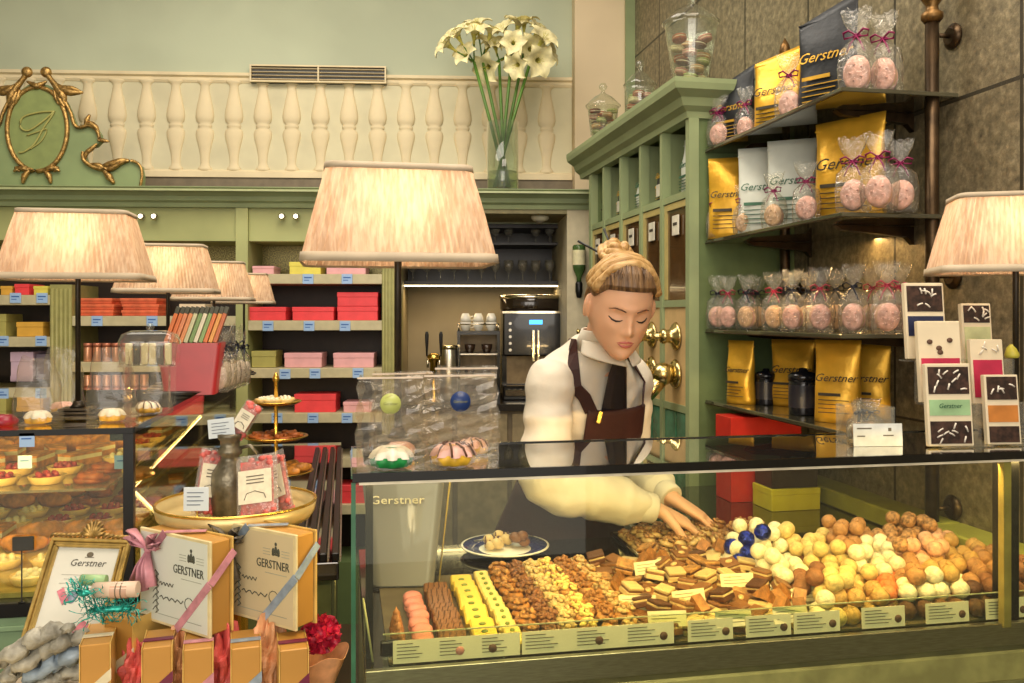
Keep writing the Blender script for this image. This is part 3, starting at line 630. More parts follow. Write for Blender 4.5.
for i in range(5):
    yc = (ys[i+1]+ys[i])/2
    lab = ['farthest from', 'fourth from', 'third from', 'second from', 'closest to'][i]
    if bell0 is None:
        bell0 = thing('brass_valve', f'flared brass bell knob on the cream cabinet panel, {lab} the wall shelves', 'valve', (CX+.005, yc, 1.43), -pi/2, 'brass bell knobs on the tea cabinet')
        MB().lathe([(.045, 0), (.05, .003), (.044, .010), (.026, .02), (.022, .035), (.027, .045), (.024, .055), (.012, .062), (0, .064)], 22).build('bell', brd, bell0, rot=(pi/2, 0, 0))
        MB().lathe([(.012, 0), (.016, .008), (.010, .014), (.009, .03), (.014, .036), (0, .042)], 14).build('knob', brd, bell0, loc=(0, -.06, 0), rot=(pi/2, 0, 0))
        disp0 = thing('tea_dispenser', f'round brass tea dispenser with slanted chute, {lab} the wall shelves', 'dispenser', (CX+.005, yc, 1.30), -pi/2, 'brass tea dispensers')
        MB().lathe([(.048, 0), (.052, .004), (.046, .012), (.034, .02)], 22).build('flange', brd, disp0, rot=(pi/2, 0, 0))
        MB().sphere((0, -.05, 0), .040, 20, 12).build('drum', brd, disp0)
        MB().tube([(0, -.05, -.01), (0, -.085, -.05), (0, -.12, -.085)], [.026, .025, .024], 16, cap=False).build('chute', brd, disp0, solid=.002)
        m = MB(); m.tube([(0, -.105, -.070), (0, -.118, -.083)], [.0225, .0225], 14); m.build('chute_opening', bdk, disp0)
        MB().box(-.006, .006, -.10, -.09, .0, .035, ch=.002).build('lever', brd, disp0)
        for k in (-1, 1): pass
    else:
        copy_tree(bell0, (CX+.005, yc, 1.43), -pi/2, f'flared brass bell knob on the cream cabinet panel, {lab} the wall shelves')
        copy_tree(disp0, (CX+.005, yc, 1.30), -pi/2, f'round brass tea dispenser with slanted chute, {lab} the wall shelves')
# ================= pouches and clear bags =================
foilg = mat('gold foil pouch', '#e0ac35', .32, .45, var=.1, scale=14, bump=.25, bscale=28)
foilw = mat('white matt pouch', '#cfd3c8', .5, .05, var=.04, scale=14, bump=.2, bscale=24)
foilb = mat('black matt pouch', '#24272b', .42, .1, var=.2, scale=14, bump=.25, bscale=24)
ink = mat('dark ink', '#3a3324', .6); inkg = mat('green ink', '#3f6b52', .6); inky = mat('gold ink', '#d9a93c', .4, .4)
def pouch(w, h, d, fm, im, label, cat, loc, rz, group, txt=True, name='coffee_pouch', lean=0., cut=0.):
    t = thing(name, label, cat, loc, rz, group)
    m = MB(); rings = []; N = 28; seed = random.random()*9
    for i in range(15):
        q = i/14; th = d/2*(1-q**1.6)*(.85+.3*min(1, q*4)) if q < .97 else .0015
        th = max(th, .0015); ww = w/2*(1-.06*math.sin(pi*q*.9))
        r = []
        for j in range(N):
            a = 2*pi*j/N; ca, sa = math.cos(a), math.sin(a)
            x = ww*math.copysign(abs(ca)**.7, ca); y = th*math.copysign(abs(sa)**.9, sa)
            y += .004*math.sin(9*q+3*x/w+seed)*math.sin(q*pi)+lean*q*q*h; z = q*h+cut*q*(x/w)*h + (0 if i else -.0)
            r.append((x, y, z))
        rings.append(r)
    m.loft(rings); m.build('pouch_body', fm, t)
    m = MB(); z = h*.93; m.box(-w/2*.985, w/2*.985, lean*h*.86-.0035, lean*h*.86+.0035, h*.90, h*.912); m.build('zip_seal', fm, t)
    if txt:
        fy = -d/2*.98
        text('Gerstner', w*.24, im, t, (0, fy*.93+lean*h*.2, h*.50), (pi/2-.12, 0, 0), shear=.4, ext=.0006)
        m = MB(); fy2 = fy-.004
        m.box(-w*.34, w*.12, fy2, fy2+.004, h*.325, h*.36)
        for k in range(4): m.box(-w*.34, w*(.3-.09*(k % 3)), fy2, fy2+.004, h*(.27-.05*k), h*(.278-.05*k))
        m.build('printed_lines', im, t)
    return t
clear = film('crinkled cellophane', '#fbfaf4', .05, 1.1, .10, wrinkle=.9)
bowm = {'purple': mat('purple ribbon', '#8c1f55', .35, var=.15), 'black': mat('navy black ribbon', '#1a1d2b', .35), 'red': mat('raspberry ribbon', '#a82a48', .35, var=.1)}
ckm = {'pink': mat('pink cookie', '#d9a79a', .6, var=.2, scale=60), 'beige': mat('beige cookie', '#cda67d', .6, var=.2, scale=60), 'brown': mat('brown cookie', '#7d4f33', .6, var=.2, scale=60), 'white': mat('white sugar almonds', '#e0cfc0', .55, var=.1, scale=60)}
protos = {}
def cello(loc, rz, label, col='pink', bow='purple', h=.16, group='cellophane cookie bags on the wall shelves', s=1.):
    key = (col, bow)
    if key in protos: o = copy_tree(protos[key], loc, rz, label, group); o.scale = (s, s, s*h/.16); return o
    t = thing('cookie_bag', label, 'cookie bag', loc, rz, group); H_ = .16
    m = MB(); N = 26
    prof = [(.030, 0, .020), (.036, .006, .026), (.037, .05, .027), (.032, .085, .022), (.014, .103, .011), (.0055, .110, .0055), (.012, .118, .007), (.024, .14, .008), (.03, .16, .006)]
    rings = []
    for i, (rx, z, ry) in enumerate(prof):
        rr = []
        for j in range(N):
            a = 2*pi*j/N; f = 1+.10*math.sin(7*a+i*.7)*(1 if i > 1 else .3)
            rr.append((rx*f*math.cos(a), ry*f*math.sin(a), z+(.006*math.sin(5*a) if i == 8 else 0)))
        rings.append(rr)
    m.loft(rings, cap=False); m.f.append(tuple(reversed(range(N)))); m.m.append(0); m.s.append(False); m.build('clear_bag', clear, t)
    for k in range(3):
        m = MB(); m.lathe([(.0, 0), (.022, .0005), (.026, .004), (.0255, .009), (.02, .012), (0, .0125)], 18, sy=1.25)
        for q in range(5): a = q*1.26+k; m.sphere((.012*math.cos(a), .015*math.sin(a), .0125), .003, 6, 4)
        m.build('cookie', ckm[col if k != 1 else ('beige' if col != 'beige' else 'pink')], t, loc=(.002*(k-1), .014-.0135*k+.004, .039), rot=(pi/2+.08, .1*(k-1), 0))
    z = .110
    m = MB(); m.lathe([(.0075, z-.004), (.009, z), (.0075, z+.004)], 10)
    for sg in (-1, 1):
        m.tube([(0, -.008, z), (sg*.014, -.012, z+.010), (sg*.024, -.012, z+.006), (sg*.022, -.011, z-.004), (sg*.01, -.010, z-.003), (0, -.008, z)], [.002, .0045, .005, .0045, .003, .002], 6, flat=.4)
        m.tube([(0, -.009, z), (sg*.01, -.014, z-.016), (sg*.016, -.016, z-.032)], [.003, .0035, .004], 6, flat=.3)
    m.build('ribbon_bow', bowm[bow], t)
    protos[key] = t; t.scale = (s, s, s*h/.16); return t
# cubby goods
gcub = 'bags in the cabinet pigeonholes'
for i, (fm, im, w1) in enumerate([(foilg, ink, 'gold'), (foilb, inky, 'black'), (foilw, inkg, 'white'), (foilb, inky, 'black'), (foilw, inkg, 'white')]):
    a, b_ = ys[i+1], ys[i]; wv = min(.13, (b_-a)*.62)
    t = pouch(wv, .205, .05, fm, im, f"{w1} pouch in the {['farthest','fourth','middle','second','nearest'][i]} pigeonhole under the cabinet cornice", 'pouch', (CX+.06, (a+b_)/2, zCu+.0065), -pi/2, gcub)
    if fm is foilb: MB().box(-.02, .02, -.034, -.031, .03, .075, ch=.001).build('hang_tag', tagw, t)
# ================= wall shelves with bronze poles =================
glshelf = mat('dark glass shelf', '#4d4a38', .06, .2, var=.1, scale=4, coat=.6)
bronze = mat('dark bronze pole', '#4a3a28', .35, .8, var=.2, scale=30)
SZ = [2.053, 1.751, 1.456, 1.222]; SY0, SY1 = 1.908, yn-.004; SX0, SX1 = 1.176, 1.495
for i, z in enumerate(SZ):
    t = thing('wall_shelf', f"dark glass wall shelf, {['topmost','second from the top','third from the top','lowest'][i]} of the four beside the tea cabinet", 'shelf', (0, 0, 0), group=None)
    y0_ = SY0 if i < 3 else SY0-.02
    MB().box(SX0, SX1, y0_, SY1, z-.011, z, ch=.0015).build('shelf_board', glshelf, t)
    MB().box(SX0-.001, SX0+.006, y0_+.002, SY1, z-.012, z-.009).build('edge_strip', bronze, t)
    for y in (2.08, 2.60):
        m = MB(); m.prism([(SX1, z-.012), (SX0+.09, z-.012), (SX0+.11, z-.024), (SX1-.02, z-.040), (SX1, z-.060)], y, y+.02, 'y'); m.build('bracket', bronze, t)
for i, y in enumerate((1.93, 2.667)):
    zz = 2.26
    t = thing('shelf_pole', ['dark bronze shelf pole with turned finial, near the chocolate bar stand', 'dark bronze shelf pole with turned finial, close to the tea cabinet'][i], 'pole', (1.437, y, .96))
    MB().lathe([(.0165, 0), (.0165, zz-.96)], 18).build('pole', bronze, t)
    m = MB(); b0 = zz-.96; m.lathe([(.018, b0-.03), (.026, b0-.02), (.026, b0-.008), (.016, b0), (.014, b0+.012), (.026, b0+.03), (.034, b0+.05), (.03, b0+.07), (.016, b0+.085), (.012, b0+.1), (.02, b0+.115), (.014, b0+.14), (.0, b0+.165)], 18); m.build('finial', mat('bronze finial', '#75572f', .4, .7, var=.25, scale=60), t)
    for zb_ in (2.20, 1.60, 1.02):
        m = MB(); m.lathe([(.03, 0), (.033, .006), (.02, .016)], 16); m.xf(Matrix.Translation((.062, 0, zb_-.96)) @ Matrix.Rotation(-pi/2, 4, 'Y')); m.tube([(.015, 0, zb_-.96), (.055, 0, zb_-.96)], .006, 8); m.build('wall_bracket', bronze, t)
def on(u, z, X=1.30): return Vector((X, min(atX(u, 300, X).y, yn-.045), z+.0006))
gp = 'large pouches on the wall shelves'
# top shelf
pouch(.15, .225, .06, foilb, inky, 'small black pouch with gold print at the cabinet end of the top shelf', 'pouch', on(735, SZ[0], 1.25), D(-60), gp, cut=.25)
pouch(.16, .25, .07, foilg, ink, 'gold pouch on the top shelf between the two black pouches', 'pouch', on(778, SZ[0], 1.31), D(-55), gp, cut=.12)
pouch(.175, .285, .06, foilb, inky, 'large black pouch with gold lettering on the top shelf', 'pouch', on(828, SZ[0], 1.30), D(-58), gp, cut=.2)
# second shelf
pouch(.13, .265, .07, foilg, ink, 'gold pouch on the second shelf closest to the tea cabinet', 'pouch', on(728, SZ[1], 1.23), D(-30), gp)
pouch(.135, .27, .07, foilw, inkg, 'white pouch on the second shelf beside the far gold pouch', 'pouch', on(760, SZ[1], 1.265), D(-30), gp)
pouch(.145, .27, .07, foilw, inkg, 'white pouch on the second shelf behind the large near gold pouch', 'pouch', on(792, SZ[1], 1.30), D(-35), gp)
pouch(.19, .275, .08, foilg, ink, 'largest gold pouch, near end of the second shelf', 'pouch', on(850, SZ[1], 1.32), D(-52), gp, cut=.04)
# lowest shelf
pouch(.10, .20, .06, foilg, ink, 'slim gold pouch farthest along the lowest shelf', 'pouch', on(741, SZ[3], 1.235), D(-62), gp)
pouch(.14, .205, .07, foilg, ink, 'gold pouch in the middle of the lowest shelf', 'pouch', on(793, SZ[3], 1.36), D(-50), gp)
pouch(.12, .215, .07, foilg, ink, 'upright gold pouch near the acrylic box on the lowest shelf', 'pouch', on(838, SZ[3], 1.27), D(-45), gp)
pouch(.12, .20, .06, foilg, ink, 'gold pouch tucked deepest at the near end of the lowest shelf', 'pouch', on(868, SZ[3], 1.40), D(-45), gp)
tinm = mat('navy black tin', '#17181f', .25, .2, coat=.4)
for u, Xp, s, lb in ((766, 1.30, .9, 'between the slim and middle gold pouches'), (803, 1.27, 1.05, 'in front of the middle gold pouch'), (729, 1.37, .8, 'by the cabinet end')):
    t = thing('tea_tin', f'dark tea tin {lb} on the lowest shelf', 'tin', on(u, SZ[3], Xp), D(-40), 'dark tea tins')
    MB().lathe([(.036*s, 0), (.037*s, .003), (.037*s, .095*s), (.035*s, .098*s)], 24).build('tin_body', tinm, t)
    MB().lathe([(.039*s, .090*s), (.039*s, .106*s), (.03*s, .113*s), (.012*s, .116*s), (.010*s, .124*s), (0, .126*s)], 24).build('lid', tinm, t)
    m = MB(); m.lathe([(.0375*s, .02*s), (.0375*s, .08*s)], 24, cap=False); m.build('label_band', mat('dark tin label', '#2a2a33', .3), t)
# clear bags
for i, (u, Xp, s, c_, b_) in enumerate([(708, 1.20, .95, 'pink', 'purple'), (718, 1.21, 1.0, 'pink', 'purple'), (746, 1.25, 1.0, 'pink', 'purple'), (789, 1.24, 1.1, 'pink', 'purple'), (857, 1.26, 1.25, 'pink', 'purple'), (884, 1.33, 1.2, 'pink', 'purple')]):
    cello(on(u, SZ[0], Xp), D(-35-8*(i % 3)), f'clear cookie bag with purple bow on the top shelf, {ORD[i]} from the tea cabinet', c_, b_, h=.17, s=s)
for i, (u, Xp, s, c_, b_) in enumerate([(709, 1.20, 1.0, 'beige', 'purple'), (744, 1.22, .95, 'beige', 'purple'), (774, 1.22, 1.0, 'beige', 'purple'), (806, 1.22, 1.0, 'pink', 'purple'), (853, 1.225, 1.15, 'pink', 'purple'), (879, 1.25, 1.15, 'pink', 'purple'), (900, 1.33, 1.1, 'pink', 'purple')]):
    cello(on(u, SZ[1], Xp), D(-30-8*(i % 3)), f'clear cookie bag with purple bow on the second shelf, {ORD[i]} from the tea cabinet', c_, b_, h=.16, s=s)
row = [(710, 1.20, 'pink', 'black'), (728, 1.22, 'pink', 'red'), (738, 1.32, 'beige', 'red'), (747, 1.24, 'beige', 'black'), (757, 1.33, 'beige', 'black'), (774, 1.25, 'beige', 'red'), (785, 1.35, 'white', 'black'), (793, 1.24, 'pink', 'black'), (808, 1.34, 'white', 'black'), (820, 1.25, 'pink', 'red'), (836, 1.34, 'beige', 'black'), (854, 1.25, 'pink', 'black'), (872, 1.36, 'beige', 'red'), (887, 1.27, 'pink', 'red'), (899, 1.37, 'brown', 'red')]
for i, (u, Xp, c_, b_) in enumerate(row):
    cello(on(u, SZ[2], Xp), D(-20-11*(i % 4)), f'clear cookie bag with {b_} bow on the third shelf, {ORD[i]} from the tea cabinet', c_, b_, h=.17, s=1.0)
area('shelf_strip_light', (1.40, 2.25, SZ[1]-.045), (1.44, 2.25, SZ[2]), .03, 1.6, '#ffcf88', sy=.6)
MB().box(1.385, 1.415, 1.93, 2.58, SZ[1]-.040, SZ[1]-.034).build('light_housing', bronze, None) if 0 else None
# jars on the cabinet
jg = film('jar glass', '#f3f6ee', .035, 1.3, .03)
mcol = [mat('macaron '+n, c, .55, var=.12, scale=80) for n, c in (('rose', '#d99a90'), ('tan', '#c79b6b'), ('cream', '#e3d2a8'), ('brown', '#6f4630'), ('green', '#a6ab6b'), ('copper', '#b4643f'))]
fill = mat('macaron filling', '#e9dcc0', .6)
mac_mesh = {}
def macaron(ci, loc, rot, label, s=1., group='macarons in the glass jars'):
    if ci not in mac_mesh:
        m = MB(); m.lathe([(0, 0), (.016, .0), (.021, .003), (.022, .006), (.0215, .008)], 14); m.lathe([(.0205, .0075), (.0205, .0115)], 14, mi=1); m.lathe([(.0215, .011), (.022, .013), (.021, .016), (.013, .0195), (0, .0205)], 14)
        o = m.build('macaron', [mcol[ci], fill]); mac_mesh[ci] = o
    else: o = mac_mesh[ci].copy(); C.objects.link(o)
    o.location = loc; o.rotation_euler = rot; o.scale = (s, s, s); return tag(o, label, 'macaron', group)
zj = zFr+.1165
for i, (u, Xp, s, lb, sh) in enumerate([(603, 1.14, .95, 'farthest', 0), (640, 1.18, .95, 'middle', 1), (691, 1.16, 1.12, 'nearest', 2)]):
    y = atX(u, 300, Xp).y
    t = thing('apothecary_jar', f"{lb} of the clear footed apothecary jars of macarons standing on the green cabinet", 'jar', (Xp, y, zj))
    pr_ = {0: [(.04, 0), (.045, .004), (.045, .012), (.05, .02), (.060, .05), (.072, .17), (.076, .175)], 1: [(.05, 0), (.055, .004), (.03, .02), (.024, .03), (.05, .045), (.062, .06), (.066, .15), (.064, .17)], 2: [(.045, 0), (.05, .004), (.045, .015), (.055, .03), (.075, .16), (.078, .19), (.08, .195)]}[sh]
    z1 = pr_[-1][1]; m = MB(); m.lathe([(r*s, z*s) for r, z in pr_]+[(pr_[-1][0]*s-.004, z1*s)]+[(r*s-.004, z*s+.003) for r, z in reversed(pr_[3:-1])], 28, cap=False); m.build('jar_body', jg, t)
    m = MB(); R = pr_[-1][0]; m.lathe([((R+.004)*s, z1*s), ((R+.008)*s, (z1+.006)*s), (R*.9*s, (z1+.022)*s), (R*.6*s, (z1+.045)*s), (.016*s, (z1+.062)*s), (.010*s, (z1+.07)*s)], 28, cap=False)
    ld = m.build('lid', jg, t)
    MB().lathe([(.010*s, (z1+.07)*s), (.008*s, (z1+.078)*s), (.018*s, (z1+.088)*s), (.020*s, (z1+.098)*s), (.012*s, (z1+.112)*s), (0, (z1+.116)*s)], 18).build('lid_knob', jg, ld)
    z = zj+(.05 if sh == 1 else .024)*s; k = 0
    for layer in range(6 if sh != 1 else 4):
        R_ = (.026+.004*layer)*s if sh != 1 else .032*s
        for q in range(3):
            a = q*2.09+layer*.7
            macaron((k*7+i) % 6, (Xp+R_*math.cos(a), y+R_*math.sin(a), z+.001), (random.uniform(-.25, .25), random.uniform(-.25, .25), 0), f"macaron in the {lb} glass jar, {ORD[layer]} layer from below, {['turned to the wall','turned to the niche','turned to the shop'][q]}", 1.12); k += 1
        z += .0232*s
# ================= front chocolate case =================
def proj(p):
    p = Vector(p); xc = p.x*CT-p.y*ST; yc = p.x*ST+p.y*CT
    return (U0+F*xc/yc, V0-F*(p.z-CZ)/yc)
YF = 1.361; ZT = 1.25; ZS = .94
glass = film('case glass', '#f4f8ea', .006, .9, .01); gtop = film('tinted case top glass', '#cfd0b0', .03, 1.6, .015)
gedge = mat('green glass edge', '#3c6e50', .12, var=.1, coat=.5); gedb = mat('black glass edge', '#0d0c0a', .15, coat=.4)
lit = mat('edge reflection line', '#e8dfc4', .2, .3)
case = thing('display_case', 'long glass chocolate display case with black edged top in front of the saleswoman', 'display case', (0, 0, 0))
XC0, XC1 = .012, 1.46
MB().box(XC0, XC1, YF+.003, 1.632, ZT+.002, ZT+.007).build('top_glass', gtop, case)
m = MB(); m.box(XC0, XC1, YF-.004, YF+.003, ZT-.006, ZT+.008); m.box(XC0, XC1, 1.632, 1.638, ZT, ZT+.009); m.build('top_edge', gedb, case)
MB().box(XC0+.01, XC1, YF-.003, YF+.002, ZT-.0105, ZT-.0065).build('reflection_line', lit, case)  # pale strip stands for light reflected along the glass edge
MB().box(XC0+.004, XC1, YF, YF+.004, .58, ZT-.008).build('front_glass', glass, case)
MB().box(XC0, XC0+.004, YF+.006, 1.632, .58, ZT-.001).build('side_glass', glass, case)
m = MB(); m.box(XC0-.002, XC0+.005, YF-.002, YF+.005, .58, ZT-.007); m.box(XC0-.002, XC0+.004, YF+.005, 1.63, ZT-.002, ZT+.003); m.build('glass_edge', gedge, case)
MB().box(.034, .046, 1.44, 1.455, ZS, ZT-.001).build('post', black, case)
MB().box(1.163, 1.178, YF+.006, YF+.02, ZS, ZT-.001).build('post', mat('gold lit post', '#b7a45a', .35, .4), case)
MB().box(1.184, 1.215, YF+.03, YF+.06, ZS, ZT-.001).build('post', black, case)
blkc = mat('dark glossy counter', '#1c1712', .10, .0, var=.15, scale=5, coat=.6)
m = MB(); m.box(XC0+.02, .80, 1.375, 2.12, ZS-.03, ZS, ch=.002); m.build('worktop', blkc, case)
m = MB(); m.box(.80, 1.497, 1.375, 2.70, ZS-.03, ZS, ch=.002); m.build('worktop', blkc, case)
base = mat('cream case base', '#b0a684', .4, var=.05)
m = MB(); m.box(XC0+.02, .79, 1.40, 2.08, .1, ZS-.031); m.box(.79, 1.49, 1.40, 2.66, .1, ZS-.031); m.build('case_base', base, case)
m = MB(); m.box(XC0+.02, 1.49, 1.372, 1.384, ZS-.034, ZS+.006, ch=.001); m.build('front_rail', steel, case)
m = MB(); m.box(XC0+.02, 1.49, 1.372, 1.399, ZS-.10, ZS-.045, ch=.004); m.box(XC0+.02, 1.49, 1.366, 1.399, ZS-.16, ZS-.115, ch=.004); m.build('base_moulding', mat('pale gold base moulding', '#c9bb8c', .3, .3), case)
m = MB(); m.box(XC0+.03, 1.45, YF+.012, YF+.032, ZT-.008, ZT-.001); m.build('lamp_housing', black, case)
area('case_strip_light', (.72, YF+.024, ZT-.012), (.72, 1.72, ZS), 1.36, 9, '#ffd591', sy=.016)
ledge = struct('trim_3', MB().box(1.40, 1.4985, 1.9, 2.70, ZS+.001, ZS+.05, ch=.004), mat('yellow green ledge', '#a3a24a', .35, var=.06))
struct('trim_4', MB().box(1.40, 1.4985, 1.3, 1.9, ZS+.001, ZS+.05, ch=.004), MC['yellow green ledge'])
guard = thing('glass_guard', 'low clear glass guard with black end clip along the front of the chocolates', 'glass guard', (0, 0, 0))
MB().box(.06, 1.44, 1.3985, 1.4005, ZS+.001, ZS+.052).build('guard_pane', glass, guard)
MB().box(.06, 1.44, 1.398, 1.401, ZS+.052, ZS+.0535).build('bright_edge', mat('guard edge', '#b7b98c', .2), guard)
MB().box(.056, .086, 1.394, 1.406, ZS+.018, ZS+.042, ch=.002).build('clip', black, guard)
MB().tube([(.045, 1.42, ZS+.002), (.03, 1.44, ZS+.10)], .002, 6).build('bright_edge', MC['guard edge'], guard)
# trays under the sweets
traym = mat('grey card tray', '#6a5d45', .5, var=.1)
tray = tag(MB().box(.07, 1.395, 1.405, 1.86, ZS+.0005, ZS+.004).build('display_tray', traym), 'flat brown display board carrying the rows of chocolates in the case', 'tray')
ZB = ZS+.0045
def XF(u, Y=1.41, z=ZB+.01): return atY(u, 650, Y).x
# ---- label cards
cardm = mat('cream label card', '#e9dfb8', .5, var=.03); inkc = mat('card print', '#6b6250', .6)
def card(u0, u1, label, hgt=.036, pics=(), Y=1.3925, z=ZS+.007, cuts=1, name='label_card'):
    x0_, x1_ = XF(u0, Y), XF(u1, Y); w_ = x1_-x0_
    t = thing(name, label, 'label card', ((x0_+x1_)/2, Y, z), 0, 'label cards along the front of the case', rot=(-.06, 0, 0))
    MB().box(-w_/2, w_/2, -.0006, .0006, 0, hgt).build('card', cardm, t)
    m = MB()
    for c in range(cuts):
        a = -w_/2+w_*c/cuts+.006; b_ = -w_/2+w_*(c+1)/cuts-.006
        for k in range(5): m.box(a, a+(b_-a)*(.72 if k else .45)*(1-.12*(k % 3)), -.0011, -.0006, hgt*(.82-.15*k), hgt*(.85-.15*k)+.0003)
    m.build('print', inkc, t)
    for (q, cm) in pics:
        m = MB(); m.lathe([(0, 0), (.007, .0), (.007, .0006), (0, .0006)], 16, cap=False); m.build('picture', cm, t, loc=(-w_/2+w_*q, -.0007, hgt*.38), rot=(pi/2, 0, 0))
    return t
bp = mat('brown print', '#5a4030', .6); pk = mat('pink print', '#c98a7e', .6)
card(393, 520, 'long label card strip with a pink and a brown picture at the glass corner', pics=((.52, pk), (.78, bp)), cuts=3)
card(522, 674, 'long label card strip with round brown pictures in front of the nut clusters', pics=((.50, bp), (.93, bp)), cuts=3)
for u0, u1, w1 in ((688, 733, 'first single card after the long strips'), (746, 791, 'second single card, in front of the squares'), (794, 840, 'third single card, where squares meet truffles'), (862, 905, 'fourth single card, before the dark truffles'), (926, 969, 'fifth single card, before the brown truffles'), (986, 1030, 'last single card, cut by the picture edge')):
    card(u0, u1, f'cream label card with round picture, {w1}', pics=((.84, bp),))
for i, (u, v, w1) in enumerate([(638, 606, 'first'), (668, 622, 'second'), (738, 583, 'third'), (812, 597, 'fourth'), (735, 622, 'fifth'), (792, 618, 'sixth'), (690, 600, 'seventh'), (650, 570, 'eighth')]):
    p = atZ(u, v, ZB+.03); t = thing('label_card', f'small cream card standing among the chocolate squares, {w1} one', 'label card', (p.x, p.y, ZB+.022), 0, 'small cards among the squares', rot=(-.35, 0, .05*i-.15))
    MB().box(-.034, .034, -.0006, .0006, 0, .026).build('card', cardm, t); m = MB()
    for k in range(3): m.box(-.028, .01+.006*k, -.0011, -.0006, .019-.006*k, .020-.006*k)
    m.build('print', inkc, t)
# ---- sweets
def cm_(n, c, **k): return mat(n, c, k.pop('rough', .45), **k)
sm = {'pink': cm_('pink macaron shell', '#e58f86', var=.08), 'brown': cm_('milk chocolate', '#85572f', var=.12), 'dk': cm_('dark chocolate', '#5a361e', var=.15), 'ye': cm_('yellow marzipan', '#e6c24a', var=.06), 'yp': cm_('pale yellow coating', '#e4cb76', var=.06), 'gr': cm_('pistachio green', '#7b8a3a', var=.2),
      'nut': cm_('golden nuts', '#b9854a', var=.25, scale=90), 'nutp': cm_('pale almond', '#cfae74', var=.2, scale=90), 'nutd': cm_('chopped dark nuts', '#8a5a3a', var=.35, scale=140), 'or': cm_('orange caramel', '#a97038', var=.2, scale=80), 'cr': cm_('cream layer', '#d2b67e', var=.06), 'cone': cm_('caramel cone', '#b47a4c', var=.12), 'wal': cm_('walnut', '#a97a48', var=.3, scale=120, bump=.4)}
PR = {}
def sweet(kind, mk, loc, rot, label, cat, group, s=1.):
    if kind not in PR: o = mk(); PR[kind] = o
    else: o = PR[kind].copy(); C.objects.link(o)
    o.location = loc; o.rotation_euler = rot; o.scale = (s, s, s); tag(o, label, cat, group); return o
def mk_mac():
    m = MB(); m.lathe([(0, 0), (.014, 0), (.018, .003), (.0185, .006), (.017, .008)], 18); m.lathe([(.0165, .0075), (.0165, .0115)], 18, mi=1); m.lathe([(.0175, .011), (.0185, .013), (.018, .016), (.012, .020), (0, .0215)], 18); return m.build('pink_macaron', [sm['pink'], sm['cr']])
def mk_bar():
    m = MB(); m.box(-.023, .023, -.009, .009, 0, .022, 0, ch=.0025)
    for k in range(4): x = -.017+.0105*k; m.tube([(x, -.0092, .002), (x+.003, -.0094, .012), (x, -.008, .0225), (x+.004, .008, .0225)], .0009, 4, 1)
    return m.build('striped_praline', [sm['brown'], sm['dk']])
def mk_yel():
    m = MB(); m.box(-.0215, .0215, -.0165, .0165, 0, .020, 0, ch=.003); m.sphere((0, -.002, .0205), .0045, 8, 5, 1, (1.5, .9, .5)); return m.build('yellow_marzipan_square', [sm['ye'], sm['gr']])
def mk_yel2():
    m = MB(); m.box(-.015, .015, -.014, .014, 0, .018, 0, ch=.003); m.sphere((0, 0, .0185), .0045, 8, 5, 1, (1, 1, .6)); return m.build('pistachio_topped_square', [sm['yp'], sm['gr']])
def mk_cone():
    m = MB(); m.lathe([(.011, 0), (.013, .003), (.010, .02), (.005, .036), (.0, .046)], 12)
    for k in range(4): m.lathe([(.0125-.0022*k, .005+.009*k), (.0135-.0022*k, .008+.009*k), (.0115-.0022*k, .011+.009*k)], 12, cap=False)
    return m.build('caramel_cone', sm['cone'])
def mk_clu(name, a, b_, seed):
    def f():
        random.seed(seed); m = MB(); m.lathe([(0, 0), (.013, 0), (.015, .004), (.012, .009), (0, .012)], 12, 1)
        for k in range(15):
            r = .011*math.sqrt(random.random()); an = random.random()*6.28; z = .010+.009*(1-r/.012)*random.random()+.002
            M = Matrix.Translation((r*math.cos(an), r*math.sin(an), z)) @ Matrix.Rotation(random.random()*6, 4, 'Z') @ Matrix.Rotation(random.uniform(-.8, .8), 4, 'X')
            st = m.mark(); m.sphere((0, 0, 0), .0052, 6, 4, random.choice((0, 0, 1)), (1.25, .8, .62)); m.xf(M, st)
        return m.build(name, [sm[a], sm[b_]])
    return f
random.seed(11)
cols = [('caramel_cone', mk_cone, 401, .038, 4, .0, 'cone praline', 'caramel cone'), ('pink_macaron', mk_mac, 426, .036, 10, .28, 'macaron', 'pink macaron'), ('striped_praline', mk_bar, 455, .0215, 15, .35, 'praline', 'striped milk chocolate praline'),
        ('yellow_marzipan_square', mk_yel, 489, .037, 10, .35, 'praline', 'yellow marzipan square'), ('pistachio_topped_square', mk_yel2, 516, .033, 12, .3, 'praline', 'pale square with pistachio'),
        ('golden_nut_cluster', mk_clu('golden_nut_cluster', 'nut', 'or', 5), 536, .030, 14, .25, 'nut cluster', 'golden nut cluster'), ('dark_nut_cluster', mk_clu('dark_nut_cluster', 'nutd', 'brown', 6), 556, .030, 14, .25, 'nut cluster', 'dark chopped nut cluster'),
        ('almond_cluster', mk_clu('almond_cluster', 'nutp', 'cr', 7), 576, .030, 14, .25, 'nut cluster', 'pale almond cluster'), ('yellow_nut_cluster', mk_clu('yellow_nut_cluster', 'yp', 'nut', 8), 597, .031, 14, .25, 'nut cluster', 'yellow nut cluster'),
        ('orange_nut_cluster', mk_clu('orange_nut_cluster', 'or', 'nut', 9), 618, .031, 14, .25, 'nut cluster', 'orange caramel nut cluster'), ('blond_nut_cluster', mk_clu('blond_nut_cluster', 'nutp', 'nut', 10), 638, .031, 14, .25, 'nut cluster', 'blond nut cluster')]
